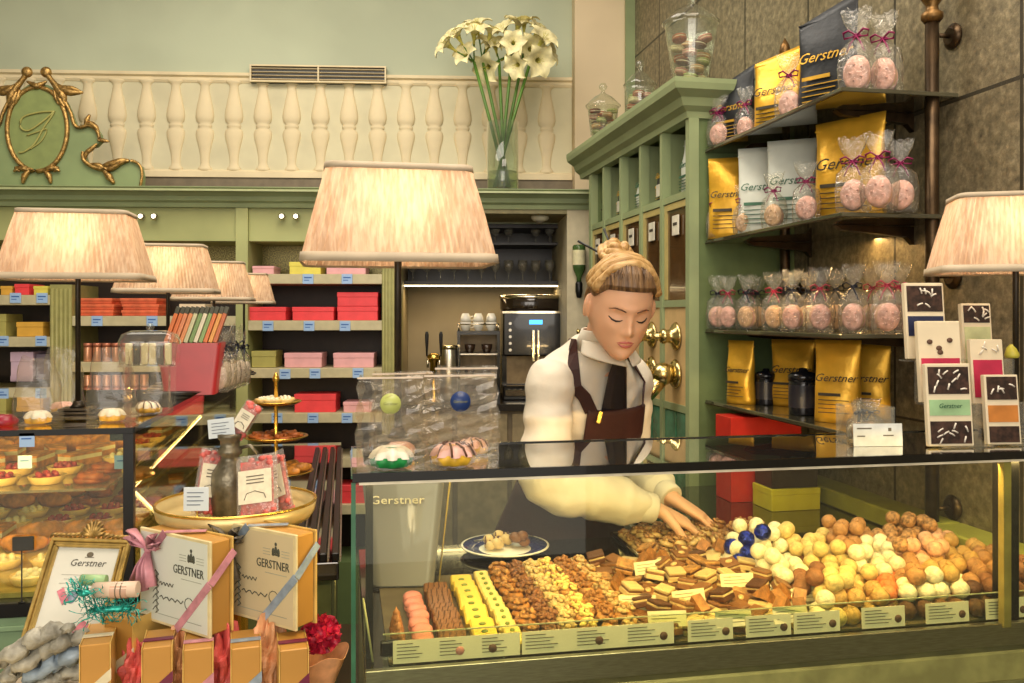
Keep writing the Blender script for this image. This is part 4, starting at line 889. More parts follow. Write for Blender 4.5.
for ci, (nm_, mk, u, dy, n, tilt, cat, word) in enumerate(cols):
    x0_ = XF(u); ymax = 1.70 if ci < 2 else (1.76 if ci < 4 else 1.83)
    for k in range(n):
        y = 1.425+k*dy
        if y > ymax: break
        big = 1.12 if ci >= 5 else 1.
        rz = random.uniform(-.08, .08) if ci < 5 else random.random()*6
        lift = (.004 if tilt else 0)+(.006*((k*7) % 3) if ci >= 5 else 0)
        sweet(nm_, mk, (x0_+random.uniform(-.002, .002)+(.0 if ci != 0 else 0), y, ZB+lift), (tilt if ci < 5 else random.uniform(-.3, .3), 0, rz), f"{word}, {ORD[k]} from the front glass in its row", cat, word+' row', big)
        if ci >= 5 and k % 2 == 0 and k > 1:
            sweet(nm_, mk, (x0_+.006, y+.012, ZB+.020), (random.uniform(-.4, .4), random.uniform(-.3, .3), rz+1), f"{word} lying on top of its row, above the {ORD[k]} from the front", cat, word+' row', big)
# brown assorted squares
def mk_sq(nm_, a, b_, tri=False, top=None):
    def f():
        m = MB()
        if tri: m.prism([(-.02, 0), (.02, 0), (.0, .026)], -.011, .011, 'y', 0)
        else:
            m.box(-.018, .018, -.015, .015, 0, .010, 0, ch=.0015); m.box(-.0175, .0175, -.0145, .0145, .010, .014, 1, ch=.001); m.box(-.018, .018, -.015, .015, .014, .020, 0, ch=.0015)
        if top: m.sphere((0, 0, .021), .006, 8, 5, 1, (1.4, 1, .5))
        return m.build(nm_, [sm[a], sm[b_]])
    return f
sqk = [('nougat_square', mk_sq('nougat_square', 'brown', 'cr'), 'brown nougat square'), ('dark_layered_square', mk_sq('dark_layered_square', 'dk', 'cr'), 'dark layered square'), ('almond_square', mk_sq('almond_square', 'brown', 'nutp', False, 1), 'almond topped chocolate square'),
       ('cream_slice', mk_sq('cream_slice', 'cr', 'brown'), 'cream and brown slice'), ('chocolate_wedge', mk_sq('chocolate_wedge', 'or', 'dk', True), 'caramel coloured chocolate wedge'), ('golden_square', mk_sq('golden_square', 'nut', 'dk'), 'golden square')]
xa, xb = XF(655), XF(812); n = 0; nxs = int((xb-xa)/.039)
for j in range(12):
    for i in range(nxs+1):
        x = xa+i*.039+random.uniform(-.004, .004)+(.018 if j % 2 else 0); y = 1.43+j*.037+random.uniform(-.004, .004)
        if y > 1.85: continue
        k = (i//2*3+j//3*2+(random.random() < .3)) % 6; nm_, mk, w1 = sqk[k]
        sweet(nm_, mk, (x, y, ZB+.002+random.uniform(0, .004)), (random.uniform(-.25, .45), random.uniform(-.25, .25), random.uniform(-.9, .9)), f"{w1}, row {ORD[j]} from the glass, {ORD[i]} piece away from the clusters".replace('row ', ''), 'chocolate', 'assorted squares')
        if random.random() < .42:
            k = (k+1) % 6; nm_, mk, w1 = sqk[k]
            sweet(nm_, mk, (x+.015, y+.01, ZB+.026), (random.uniform(-.3, .5), random.uniform(-.3, .3), random.uniform(-1.5, 1.5)), f"{w1} lying on top, {ORD[j]} from the glass, {ORD[i]} away from the clusters", 'chocolate', 'assorted squares')
# truffles
tc = {'yellow': ('lemon_truffle', '#dcbf78', 'yellow truffle'), 'gold': ('caramel_truffle', '#c89c58', 'golden caramel truffle'), 'white': ('coconut_truffle', '#f0e3bd', 'white coconut truffle'), 'brown': ('cocoa_truffle', '#8d5c38', 'brown cocoa truffle'), 'dark': ('dark_truffle', '#5e3a26', 'dark chocolate truffle'), 'pink': ('rose_truffle', '#e6b08c', 'rosy pink truffle'), 'orange': ('orange_truffle', '#d97b43', 'orange truffle'), 'hazel': ('hazelnut_truffle', '#b78758', 'crunchy hazelnut truffle'), 'tan': ('milk_truffle', '#b5824f', 'milk chocolate truffle')}
patch = [(822, 548, 'yellow'), (847, 535, 'tan'), (875, 545, 'white'), (890, 535, 'hazel'), (925, 552, 'pink'), (950, 562, 'gold'), (975, 572, 'tan'), (1000, 585, 'brown'), (768, 560, 'white'), (790, 575, 'white'), (802, 578, 'brown'), (815, 600, 'white'), (830, 590, 'yellow'), (850, 575, 'yellow'), (850, 600, 'gold'), (880, 562, 'white'), (890, 590, 'orange'), (905, 570, 'tan'), (915, 592, 'white'), (940, 590, 'white'), (870, 600, 'gold'), (900, 610, 'dark'), (925, 610, 'dark'), (920, 635, 'dark'), (850, 630, 'yellow'), (870, 625, 'gold'), (955, 610, 'brown'), (980, 600, 'dark'), (990, 620, 'brown'), (1010, 615, 'tan'), (970, 635, 'brown'), (845, 650, 'gold'), (1010, 640, 'brown')]
def mk_tr(k):
    def f():
        nm_, c_, w1 = tc[k]; random.seed(len(k)*3); r = .0172
        m = MB(); m.sphere((0, 0, r*.97), r, 16, 11, 0, (1, 1, .97), jit=.02 if k != 'hazel' else .07)
        if k in ('tan', 'gold', 'pink'): m.tube([(-.012, 0, r+.0115), (-.004, .006, r+.0158), (.004, -.005, r+.0162), (.012, .002, r+.0118)], .0012, 4)
        return m.build(nm_, mat(nm_+' coating', c_, .6, var=.12 if k != 'hazel' else .35, scale=120, bump=.3, bscale=260))
    return f
def truffle(p, lab, grp='truffles in the case'):
    u, v = proj((p[0], p[1], p[2]+.017)); k = min(patch, key=lambda q: (q[0]-u)**2+((q[1]-v)*1.5)**2)[2]
    # keep the drawn seed stream stable
    st = random.getstate(); o = sweet('t'+k, mk_tr(k), p, (random.uniform(-.5, .5), random.uniform(-.5, .5), random.random()*6), f"{tc[k][2]}, {lab}", 'truffle', grp); random.setstate(st); random.random(); return o
xa = XF(822); cells = []
for j in range(13):
    y = 1.428+j*.0355
    xs0 = xa-(.012*j*0)
    for i in range(17):
        x = xs0+i*.0355+(.0178 if j % 2 else 0)
        if x > 1.385: continue
        cells.append((i, j, x+random.uniform(-.002, .002), y+random.uniform(-.002, .002)))
        truffle((cells[-1][2], cells[-1][3], ZB), f"{ORD[j]} from the glass, {ORD[i]} from the squares, bottom layer")
for (i, j, x, y) in cells:
    h = math.sin(i*1.15+.4*j)+math.sin(j*1.2+1)
    if h > -.35 and x < 1.37: truffle((x+.0178, y+.012, ZB+.027), f"{ORD[j]} from the glass, {ORD[i]} from the squares, second layer")
    if h > 1.0 and x < 1.35: truffle((x+.004, y+.022, ZB+.054), f"{ORD[j]} from the glass, {ORD[i]} from the squares, top of its pile")
# blue foil balls and coconut pile at the back of the squares
foil = mat('blue foil', '#2f3fae', .2, .85, var=.35, scale=40, bump=.8, bscale=60)
p0 = atZ(748, 566, ZB+.01)
def mk_foil():
    random.seed(4); m = MB(); m.sphere((0, 0, .018), .0185, 14, 10, 0, jit=.05, sm=False); return m.build('foil_truffle', foil)
for k, (dx, dy, dz) in enumerate([(0, 0, 0), (.034, .004, 0), (-.034, .0, 0), (.0, .034, 0), (.036, .036, 0), (-.018, .018, .028), (.018, .020, .028), (.03, .03, .056)]):
    sweet('foil', mk_foil, (p0.x+dx, p0.y+dy, ZB+dz+.018*0+.02), (k, k*2, 0), f"blue foil wrapped ball, {['front middle','front toward the truffles','front toward the nuts','rear toward the nuts','rear toward the truffles','upper toward the nuts','upper middle','topmost'][k]} of its pile", 'foil ball', 'blue foil balls')
tag(MB().box(p0.x-.06, p0.x+.065, p0.y-.025, p0.y+.065, ZB, ZB+.0195, ch=.002).build('card_riser', cardm), 'small cream card box under the blue foil balls', 'riser')
# nut tray behind
tx, ty = .865, 2.0
tr = thing('silver_tray', 'shallow silver tray heaped with nut clusters behind the chocolate squares', 'tray', (tx, ty, ZS+.0005), .0)
m = MB(); m.box(-.20, .20, -.115, .115, 0, .003, ch=.001); m.build('tray_floor', steel, tr)
m = MB(); m.tube([(-.20, -.115, .008), (.20, -.115, .008), (.20, .115, .008), (-.20, .115, .008), (-.20, -.115, .008)], .006, 8, flat=1); m.build('tray_rim', chrome, tr)
cl = [('walnut_cluster', mk_clu('walnut_cluster', 'wal', 'nutp', 21), 'walnut cluster'), ('hazelnut_cluster', mk_clu('hazelnut_cluster', 'nut', 'brown', 22), 'hazelnut cluster')]
for j in range(6):
    for i in range(12):
        x = tx-.175+i*.032; y = ty-.09+j*.036
        k = 0 if i < 7 else 1
        sweet(cl[k][0], cl[k][1], (x, y, ZS+.004), (random.uniform(-.2, .2), 0, random.random()*6), f"{cl[k][2]} on the silver tray, {ORD[j]} row, {ORD[i]} from the plate", 'nut cluster', 'nut clusters on the silver tray', 1.2)
        if (i*5+j*3) % 4 != 0 and i < 11 and j < 5:
            sweet(cl[k][0], cl[k][1], (x+.015, y+.016, ZS+.024), (random.uniform(-.4, .4), random.uniform(-.3, .3), random.random()*6), f"{cl[k][2]} atop tray heap, {ORD[j]} row, {ORD[i]} from the plate", 'nut cluster', 'nut clusters on the silver tray', 1.2)
# plate with cake slices
pp = atZ(505, 550, ZS+.004)
pl = thing('dessert_plate', 'round white plate with blue rim holding cake pieces beside the grey bin', 'plate', (pp.x, pp.y, ZS+.0005))
MB().lathe([(.0, .004), (.055, .004), (.06, .003), (.0, .0)], 32).build('plate_foot', cupw, pl)
MB().lathe([(.055, .004), (.070, .006), (.102, .014), (.102, .016), (.07, .009), (.055, .006), (0, .006)], 40, cap=False).build('plate_body', mat('cobalt blue glaze', '#232a66', .15, coat=.5), pl)
MB().lathe([(.1005, .0135), (.105, .0145), (.105, .0175), (.1, .0175)], 40, cap=False).build('plate_rim', mat('white plate rim', '#f1ead6', .2), pl)
MB().lathe([(0, .0065), (.062, .0075), (.064, .007)], 32, cap=False).build('plate_centre', cupw, pl)
for k, (dx, dy, c1, lb) in enumerate([(.035, .0, 'brown', 'brown chocolate cake piece on the blue rimmed plate'), (-.03, -.01, 'cr', 'white meringue piece streaked with chocolate on the blue rimmed plate'), (-.0, .025, 'cr', 'small white cream piece at the back of the blue rimmed plate')]):
    m = MB(); random.seed(k)
    for q in range(5): m.sphere((.012*math.cos(q*1.3), .010*math.sin(q*1.3), .012+.006*(q % 3)+(.012 if k == 0 and q > 2 else 0)), .014, 10, 7, 0, (1, .9, .8), jit=.05)
    for q in range(4): m.tube([(-.02+.01*q, -.012, .016), (-.018+.01*q, 0, .031), (-.02+.01*q, .012, .018)], .0022, 5, 1)
    tag(m.build('cake_piece', [sm[c1], sm['dk']], loc=(pp.x+dx, pp.y+dy, ZS+.009)), lb, 'cake', 'cake pieces on the plate')
m = MB(); m.tube([(-.07, .03, .021), (.0, .045, .024), (.08, .05, .020)], .0025, 6); tag(m.build('fork', steel, loc=(pp.x, pp.y, ZS)), 'thin steel fork laid across the blue rimmed plate', 'fork')
# tapered bin
b0 = atZ(407, 592, ZS); by = b0.y+.07
bn = thing('metal_bucket', 'tapered grey metal bucket with white lettering at the glass corner', 'bucket', (b0.x, by, ZS+.0005), -.12)
gm_ = mat('satin pewter', '#6a6862', .42, .25, var=.06, scale=4, coat=.2)
def sq(w, d, z, n=6, r=.02):
    o = []
    for cx_, cy_, a0 in ((w-r, -d+r, -pi/2), (w-r, d-r, 0), (-w+r, d-r, pi/2), (-w+r, -d+r, pi)):
        for k in range(n+1): a = a0+pi/2*k/n; o.append((cx_+r*math.cos(a), cy_+r*math.sin(a), z))
    return o
m = MB(); m.loft([sq(.062, .05, 0), sq(.086, .07, .245), sq(.082, .066, .245), sq(.059, .047, .01)], cap=False); m.f.append(tuple(range(28))); m.m.append(0); m.s.append(False); m.build('bucket_body', gm_, bn)
m = MB(); m.loft([sq(.066, .054, .003), sq(.068, .056, .006)], cap=True); m.build('foot_ring', black, bn)
text('Gerstner', .024, mat('white lettering', '#eee8d8', .5), bn, (-.012, -.0655, .178), (pi/2+.08, 0, 0), ext=.0006, sx=1.25)
m = MB(); m.prism([(-.001, 0), (.001, 0), (.004, .25), (.0, .25)], -.03, .03, 'y'); m.build('gold_strip', mat('gold strip', '#cdb25e', .3, .7), bn, loc=(.072, 0, 0), rot=(0, .10, 0))
# red, yellow and black boxes on the counter
def obox(name, label, cat, col, x0_, x1_, y0_, y1_, z0, z1, lidf=.3, rz=0., rough=.35):
    t = thing(name, label, cat, ((x0_+x1_)/2, (y0_+y1_)/2, z0), rz); w_, d_, h_ = x1_-x0_, y1_-y0_, z1-z0
    mm = mat(col+' card box', col, rough, var=.05)
    MB().box(-w_/2+.001, w_/2-.001, -d_/2+.001, d_/2-.001, 0, h_*(1-lidf)+.001, ch=.001).build('box_base', mm, t)
    MB().box(-w_/2, w_/2, -d_/2, d_/2, h_*(1-lidf), h_, ch=.0015).build('lid', mm, t); return t
q = atZ(731, 503, ZS)
obox('gift_box', 'tall red gift box on the counter behind the case under the lowest wall shelf', 'gift box', '#b5261c', q.x, q.x+.23, q.y, q.y+.11, ZS+.0005, ZS+.255)
q2 = atZ(771, 512, ZS)
obox('gift_box', 'low yellow green box standing on the counter in front of the red box', 'gift box', '#b9ad2c', q2.x, q2.x+.155, q2.y, q2.y+.115, ZS+.0005, ZS+.064, rz=.02)
obox('gift_box', 'dark brown box lying on the yellow green box on the counter', 'gift box', '#2c211a', q2.x+.004, q2.x+.15, q2.y+.004, q2.y+.11, ZS+.065, ZS+.16, rz=.0)
# ---------------- bags with bundt cakes on the case top ----------------
clear2 = film('cake bag film', '#f7f3ea', .05, .7, .12, wrinkle=.2, wscale=30)
zt0 = ZT+.0075
def cakebag(u, Y, w, h, d, label, st, stc, c1, c2_, cw=.027, rz=0., word=None):
    x = atY(u, 450, Y).x; t = thing('cake_bag', label, 'cake bag', (x, Y, zt0), rz, 'clear cake bags on the case top')
    m = MB(); rings = []
    for i in range(15):
        q = i/14; th = d/2*(1-.72*q**1.5); ww = w/2*(1+.03*math.sin(q*5)); r = []
        for cx_, cy_ in [(-1, -1), (-.5, -1), (0, -1), (.5, -1), (1, -1), (.82, 0), (1, 1), (.5, 1), (0, 1), (-.5, 1), (-1, 1), (-.82, 0)]:
            r.append((ww*cx_+.003*math.sin(i*1.7+cy_*3)*min(q*3, 1), th*cy_+.0035*math.sin(i*2.1+cx_*5)*min(1, 4*q), q*h+.002*math.sin(cx_*7+3)*q))
        rings.append(r)
    m.loft(rings, cap=False, sm=False); m.f.append(tuple(reversed(range(12)))); m.m.append(0); m.s.append(False); bg_ = m.build('clear_bag', clear2, t)
    m = MB(); m.box(-w/2, w/2, -d*.14-.004, -d*.14-.003, h*.965, h*.985); m.build('folded_top', mat('film fold', '#d9c6b0', .35), t)
    if st:
        m = MB(); m.lathe([(0, 0), (.0165, 0), (.0165, .0006), (0, .0008)], 28); s = m.build('round_sticker', mat(st, stc, .35, var=.05), t, loc=(0, -d*.31, h*.70), rot=(pi/2-.12, 0, 0))
        text('Gerstner', .0062, mat('sticker print', '#d9cf9c' if 'blue' in st else '#7f7f45', .5), s, (0, -.002, .001), (0, 0, 0), ext=.0002)
    c = tag(bpy.data.objects.new('bundt_cake', None), label.split(',')[0].replace('clear bag holding', 'small bundt cake in the bag with').replace('clear cake bag with', 'small bundt cake in the bag with'), 'cake', 'bundt cakes in the clear bags'); 
    return t, c, x
def bundt(c, loc, c1, c2_, c3, s=1., rz=0.):
    C.objects.link(c); c.location = loc; c.rotation_euler = (0, 0, rz); N = 40
    def ring(r, z, a): return [((r+a*r*math.cos(8*2*pi*j/N))*math.cos(2*pi*j/N)*s, (r+a*r*math.cos(8*2*pi*j/N))*math.sin(2*pi*j/N)*s, z*s) for j in range(N)]
    m = MB(); m.loft([ring(.020, 0, .02), ring(.027, .002, .06), ring(.0285, .010, .08), ring(.025, .020, .08), ring(.017, .027, .05), ring(.009, .026, 0), ring(.006, .02, 0)]); m.build('cake_body', c1, c)
    m = MB(); m.loft([ring(.0285, .013, .16), ring(.0275, .018, .11), ring(.0245, .0235, .09), ring(.018, .0285, .05), ring(.010, .0275, 0), ring(.007, .02, 0)], cap=False); m.build('icing', c2_, c)
    if c3:
        m = MB()
        for k in range(9): a = k*.7; m.tube([(.012*math.cos(a)*s, .012*math.sin(a)*s, .0305*s), (.024*math.cos(a+.3)*s, .024*math.sin(a+.3)*s, .0255*s), (.030*math.cos(a+.35)*s, .030*math.sin(a+.35)*s, .014*s)], .0016*s, 5)
        m.build('drizzle', c3, c)
grn = mat('green cake', '#1f8a43', .45, var=.12, scale=60); wic = mat('white icing', '#e9e3cf', .4, var=.04); yck = mat('yellow cake', '#e0b133', .45, var=.12, scale=60); pic = mat('pink icing', '#e3b3a6', .4); bic = mat('brown drizzle', '#5e3a22', .3)
t, c, x = cakebag(390, 1.405, .104, .148, .055, 'clear bag holding a green and white bundt cake, pale green sticker', 'pale green sticker', '#b7bf6a', 0, 0); c['label'] = 'green bundt cake with white icing in the clear bag at the case corner'
bundt(c, (x+.002, 1.402, zt0+.002), grn, wic, None, 1.12)
t, c, x = cakebag(459, 1.407, .116, .150, .06, 'clear bag holding a yellow bundt cake, round blue sticker', 'blue sticker', '#22386b', 0, 0); c['label'] = 'yellow bundt cake with pink icing and chocolate drizzle in the blue stickered bag'
bundt(c, (x-.010, 1.403, zt0+.002), yck, pic, bic, 1.18)
t, c, x = cakebag(402, 1.50, .104, .148, .05, 'plain clear cake bag standing behind the pale green stickered bag', None, None, 0, 0, rz=.1); c['label'] = 'pink iced bundt cake in the bag behind the green stickered one'
bundt(c, (x-.004, 1.497, zt0+.002), yck, pic, None, .85)
t, c, x = cakebag(466, 1.515, .11, .155, .05, 'plain clear cake bag standing behind the blue stickered bag', None, None, 0, 0, rz=-.05); c['label'] = 'brown drizzled bundt cake in the bag behind the blue stickered one'
bundt(c, (x+.012, 1.512, zt0+.002), yck, pic, bic, .9)
# ---------------- chocolate bars on an acrylic riser ----------------
acr = film('acrylic', '#f6f6ee', .06, 1.2, .02)
cream_p = mat('cream bar wrapper', '#e2d3b4', .4, var=.03); dkb = mat('dark picture', '#3f2a22', .35, var=.35, scale=90); whp = mat('white picture bits', '#e8dfcf', .5)
def bar(u, Y, zbot, w, h, label, bands, deco, rz=-.12, base=cream_p):
    x = atY(u, 400, Y).x
    t = thing('chocolate_bar', label, 'chocolate bar', (x, Y, zbot), rz, 'wrapped chocolate bars on the acrylic riser', rot=(-.10, 0, rz))
    MB().box(-w/2, w/2, -.006, .006, 0, h, ch=.001).build('bar_body', base, t)
    for (z0, z1, m_, nm_) in bands: MB().box(-w/2+.004, w/2-.004, -.0072, -.0061, h*z0, h*z1).build(nm_, m_, t)
    m = MB(); random.seed(int(u))
    for (z0, z1, n_) in deco:
        for k in range(n_):
            cx_, cz_ = random.uniform(-w*.36, w*.36), h*random.uniform(z0, z1); a = random.random()*3
            m.tube([(cx_-.006*math.cos(a), -.0078, cz_-.006*math.sin(a)), (cx_, -.0085, cz_+.001), (cx_+.006*math.cos(a), -.0078, cz_+.006*math.sin(a))], .0016, 5)
    if m.v: m.build('picture', whp, t)
    return t
nav = mat('navy band', '#23294a', .4); mag = mat('magenta band', '#c03050', .4); grb = mat('mint green band', '#9bbf8e', .4); orb = mat('orange band', '#c9803c', .4); lgr = mat('lime cream band', '#c9cd9a', .4); gdl = mat('gold print', '#d8b25a', .4)
rs = thing('acrylic_riser', 'clear stepped acrylic riser holding the wrapped chocolate bars', 'stand', (0, 0, 0))
zs = [zt0+.0003, zt0+.078, zt0+.158]; ysb = [1.425, 1.475, 1.525]
for uA, wA, xo in ((944, .105, 0), (1002, .078, 0)):
    xc = atY(uA, 400, 1.48).x
    m = MB(); 
    for k in range(3): m.box(xc-wA/2, xc+wA/2, ysb[k]-.015, ysb[k]+.018, zs[k]-.0003 if k == 0 else zs[k]-.004, zs[k]+.002 if k == 0 else zs[k]-.001)
    for k in range(2): m.box(xc-wA/2, xc+wA/2, ysb[k]+.018, ysb[k]+.020, zs[k], zs[k+1])
    m.build('step', acr, rs)
bw_, bh = .086, .158
b1 = bar(926, ysb[2], zs[2], .080, .150, 'chocolate bar with a dark winter picture and navy band, highest on the riser', [(.62, .96, dkb, 'picture_panel'), (.30, .56, nav, 'band')], [(.68, .9, 9)])
text('Gerstner', .014, gdl, b1, (0, -.0078, .06), (pi/2, 0, 0), shear=.3, ext=.0003)
b2 = bar(941, ysb[1], zs[1], .084, .155, 'cream chocolate bar with brown dots and a magenta band, middle step', [(.34, .54, mag, 'band')], [])
m = MB(); [m.sphere((a, -.0075, b), .005, 8, 5, sc=(1.2, .4, 1)) for a, b in ((-.02, .115), (.02, .118), (.0, .095), (-.002, .103))]; m.build('picture', bp, b2)
text('Gerstner', .013, mat('cream print', '#f0dcc0', .5), b2, (0, -.0078, .062), (pi/2, 0, 0), shear=.3, ext=.0003)
b3 = bar(950, ysb[0], zs[0]+.002, bw_, .152, 'chocolate bar with mint green band and white sprinkles, lowest and nearest', [(.63, .96, dkb, 'picture_panel'), (.37, .56, grb, 'band'), (.03, .30, dkb, 'picture_panel')], [(.68, .92, 10), (.06, .26, 9)])
text('Gerstner', .012, mat('dark green print', '#2f5a3a', .5), b3, (0, -.0078, .070), (pi/2, 0, 0), shear=.3, ext=.0003)
b4 = bar(978, ysb[2]+.02, zs[2]-.03, .062, .14, 'slim chocolate bar with a light green band, rear of the narrow riser', [(.72, .97, dkb, 'picture_panel'), (.1, .66, lgr, 'band')], [(.76, .94, 8)])
b5 = bar(988, ysb[1]+.01, zs[1]-.006, .066, .125, 'slim cream chocolate bar with a deep pink band, middle of the narrow riser', [(.10, .68, mag, 'band')], [(.74, .94, 5)])
b6 = bar(1003, ysb[0], zs[0]+.002, .066, .130, 'slim dark chocolate bar with an orange band, front of the narrow riser', [(.64, .97, dkb, 'picture_panel'), (.32, .56, orb, 'band'), (.03, .26, dkb, 'picture_panel')], [(.7, .9, 5)])
tag(MB().lathe([(0, 0), (.012, 0), (.014, .006), (.010, .02), (.004, .027), (0, .028)], 14).build('yellow_candy', cm_('yellow egg', '#c9c04a', var=.1), loc=(atY(1012, 400, 1.525).x, 1.525, zs[2]+.0005)), 'small yellow egg shaped candy behind the orange banded bar', 'candy')
# acrylic box with a white card
q = atZ(877, 446, zt0); q.x += .004
ab = thing('acrylic_box', 'clear acrylic box of cookie bags on the case top by the bars', 'acrylic box', (q.x, q.y+.045, zt0), -.12)
m = MB(); m.box(-.04, .04, -.038, -.036, .0, .072); m.box(-.04, .04, .036, .038, 0, .072); m.box(-.04, -.038, -.036, .036, 0, .072); m.box(.038, .04, -.036, .036, 0, .072); m.box(-.038, .038, -.036, .036, 0, .003); m.build('box_walls', acr, ab)
t = thing('sign_card', 'blank looking white card with small dark print in front of the acrylic box', 'sign card', (q.x-.004, q.y-.004, zt0), -.12, rot=(-.08, 0, -.12))
MB().box(-.047, .047, -.0006, .0006, 0, .042).build('card', mat('white card', '#e6e8e0', .5), t)
m = MB(); m.box(-.04, -.012, -.0011, -.0006, .032, .0345); m.box(-.04, -.025, -.0011, -.0006, .018, .020); m.box(.01, .03, -.0011, -.0006, .019, .021); m.box(.02, .026, -.0011, -.0006, .028, .034); m.build('print', inkc, t)
for k, (dx, dy, rr) in enumerate([(-.018, .0, .5), (.018, .008, -.4), (.0, .018, 1.2)]):
    cello((q.x+dx, q.y+.045+dy, zt0+.0035), rr, f"clear cookie bag packed in the acrylic box, {['niche side','bar side','rear'][k]}", ['white', 'beige', 'pink'][k], 'black', h=.125, group='cookie bags in the acrylic box', s=.62)
# ================= table lamps =================
def shade_material():
    m_, nt, b = nodes('pleated peach lampshade'); nt.nodes.remove(b); out = nt.nodes['Material Output']
    tc = nt.nodes.new('ShaderNodeTexCoord'); mp = nt.nodes.new('ShaderNodeMapping'); mp.inputs['Scale'].default_value = (150, 150, 1.2)
    nt.links.new(tc.outputs['Object'], mp.inputs['Vector']); n = nt.nodes.new('ShaderNodeTexNoise'); n.inputs['Scale'].default_value = 1; nt.links.new(mp.outputs[0], n.inputs['Vector'])
    r = nt.nodes.new('ShaderNodeValToRGB'); r.color_ramp.elements[0].position = .35; r.color_ramp.elements[0].color = (*lin('#d6b699'), 1); r.color_ramp.elements[1].position = .62; r.color_ramp.elements[1].color = (*lin('#ecd6bd'), 1)
    nt.links.new(n.outputs[0], r.inputs[0])
    d = nt.nodes.new('ShaderNodeBsdfDiffuse'); t = nt.nodes.new('ShaderNodeBsdfTranslucent'); x = nt.nodes.new('ShaderNodeMixShader'); x.inputs[0].default_value = .5
    nt.links.new(r.outputs[0], d.inputs[0]); nt.links.new(r.outputs[0], t.inputs[0]); nt.links.new(d.outputs[0], x.inputs[1]); nt.links.new(t.outputs[0], x.inputs[2]); nt.links.new(x.outputs[0], out.inputs[0]); return m_
shm = shade_material(); trimm = mat('grey beige shade trim', '#b7a78e', .6, var=.05); poled = mat('dark lamp pole', '#3a342c', .35, .6, var=.1)
bulbm = mat('lamp bulb glow', '#fff2d0', .3, emit='#ffdf9c', estr=8)
LB = {}
def ppt(w, d, z, n, ch):
    """points round a chamfered rectangle, n in all"""
    c = [(-w+ch, -d), (w-ch, -d), (w, -d+ch), (w, d-ch), (w-ch, d), (-w+ch, d), (-w, d-ch), (-w, -d+ch)]
    L = [math.dist(c[i], c[(i+1) % 8]) for i in range(8)]; T = sum(L); o = []
    for k in range(n):
        s = T*k/n; i = 0
        while s > L[i]: s -= L[i]; i = (i+1) % 8
        a, b_ = c[i], c[(i+1) % 8]; f = s/L[i]; o.append((a[0]+(b_[0]-a[0])*f, a[1]+(b_[1]-a[1])*f, z))
    return o
def lamp(label, x, y, zb_, rz=0., s=1., power=7., hs=0.338):
    t = thing('table_lamp', label, 'lamp', (x, y, zb_), rz, 'pleated table lamps on the counters')
    key = (hs,); w0, d0, w1, d1, h = .168, .105, .127, .070, .168
    zs0 = hs
    if key not in LB:
        m = MB(); N = 176; rings = []
        for q in (0, .25, .5, .75, 1):
            w_, d_ = w0+(w1-w0)*q, d0+(d1-d0)*q; pts = ppt(w_, d_, zs0+h*q, N, .014); r = []
            for j, p in enumerate(pts):
                f = 1+.012*math.cos(pi*j)*(.7+.3*math.sin(j*.37)); r.append((p[0]*f, p[1]*f, p[2]))
            rings.append(r)
        m.loft(rings, cap=False, sm=False); sh = m.build('lamp_shade', shm, t)
        m = MB(); m.loft([ppt(w0+.003, d0+.003, zs0-.004, 48, .015), ppt(w0+.001, d0+.001, zs0+.012, 48, .015)], cap=False); m.loft([ppt(w1+.004, d1+.004, zs0+h-.008, 48, .015), ppt(w1+.003, d1+.003, zs0+h+.003, 48, .015)], cap=False)
        m.build('shade_trim', trimm, t, solid=.002)
        m = MB(); m.box(-.063, .063, -.055, .055, 0, .012, ch=.003); m.box(-.052, .052, -.045, .045, .012, .020, ch=.003); m.box(-.04, .04, -.034, .034, .020, .028, ch=.003); m.lathe([(.02, .028), (.014, .036), (.010, .045)], 14); m.build('lamp_base', poled, t)
        MB().lathe([(.0065, .04), (.0065, zs0+.03), (.004, zs0+.06)], 12).build('pole', poled, t)
        m = MB(); m.tube([(-w1, 0, zs0+h-.002), (0, 0, zs0+h-.006), (w1, 0, zs0+h-.002)], .0018, 6); m.tube([(0, 0, zs0+.05), (0, 0, zs0+h-.006)], .003, 6); m.build('shade_frame', brass, t)
        MB().lathe([(.010, zs0+.045), (.010, zs0+.065), (.020, zs0+.085), (.022, zs0+.10), (.012, zs0+.118), (0, zs0+.122)], 16, c=(.03, 0, 0)).build('bulb', bulbm, t)
        LB[key] = list(t.children)
    else:
        for c in LB[key]: o = c.copy(); C.objects.link(o); o.parent = t
    t.scale = (s, s, s)
    M = Matrix.Rotation(rz, 4, 'Z'); p_ = M @ Vector((.0, .0, (zs0+.10)*s)); point('lamp_light', (x+p_.x, y+p_.y, zb_+p_.z), power*.34, '#ffdcb4', r=.022)
    return t
px_ = atY(398, 400, 1.56)
lamp('large pleated peach lamp on the case top behind the cake bags', px_.x, 1.56, zt0+.0005, 0., .975, 3.2, .345)
lamp('pleated lamp partly cut by the picture edge, above the chocolate bars', 1.32, 1.52, zt0+.0005, D(-24), .9, 3.0, .367)
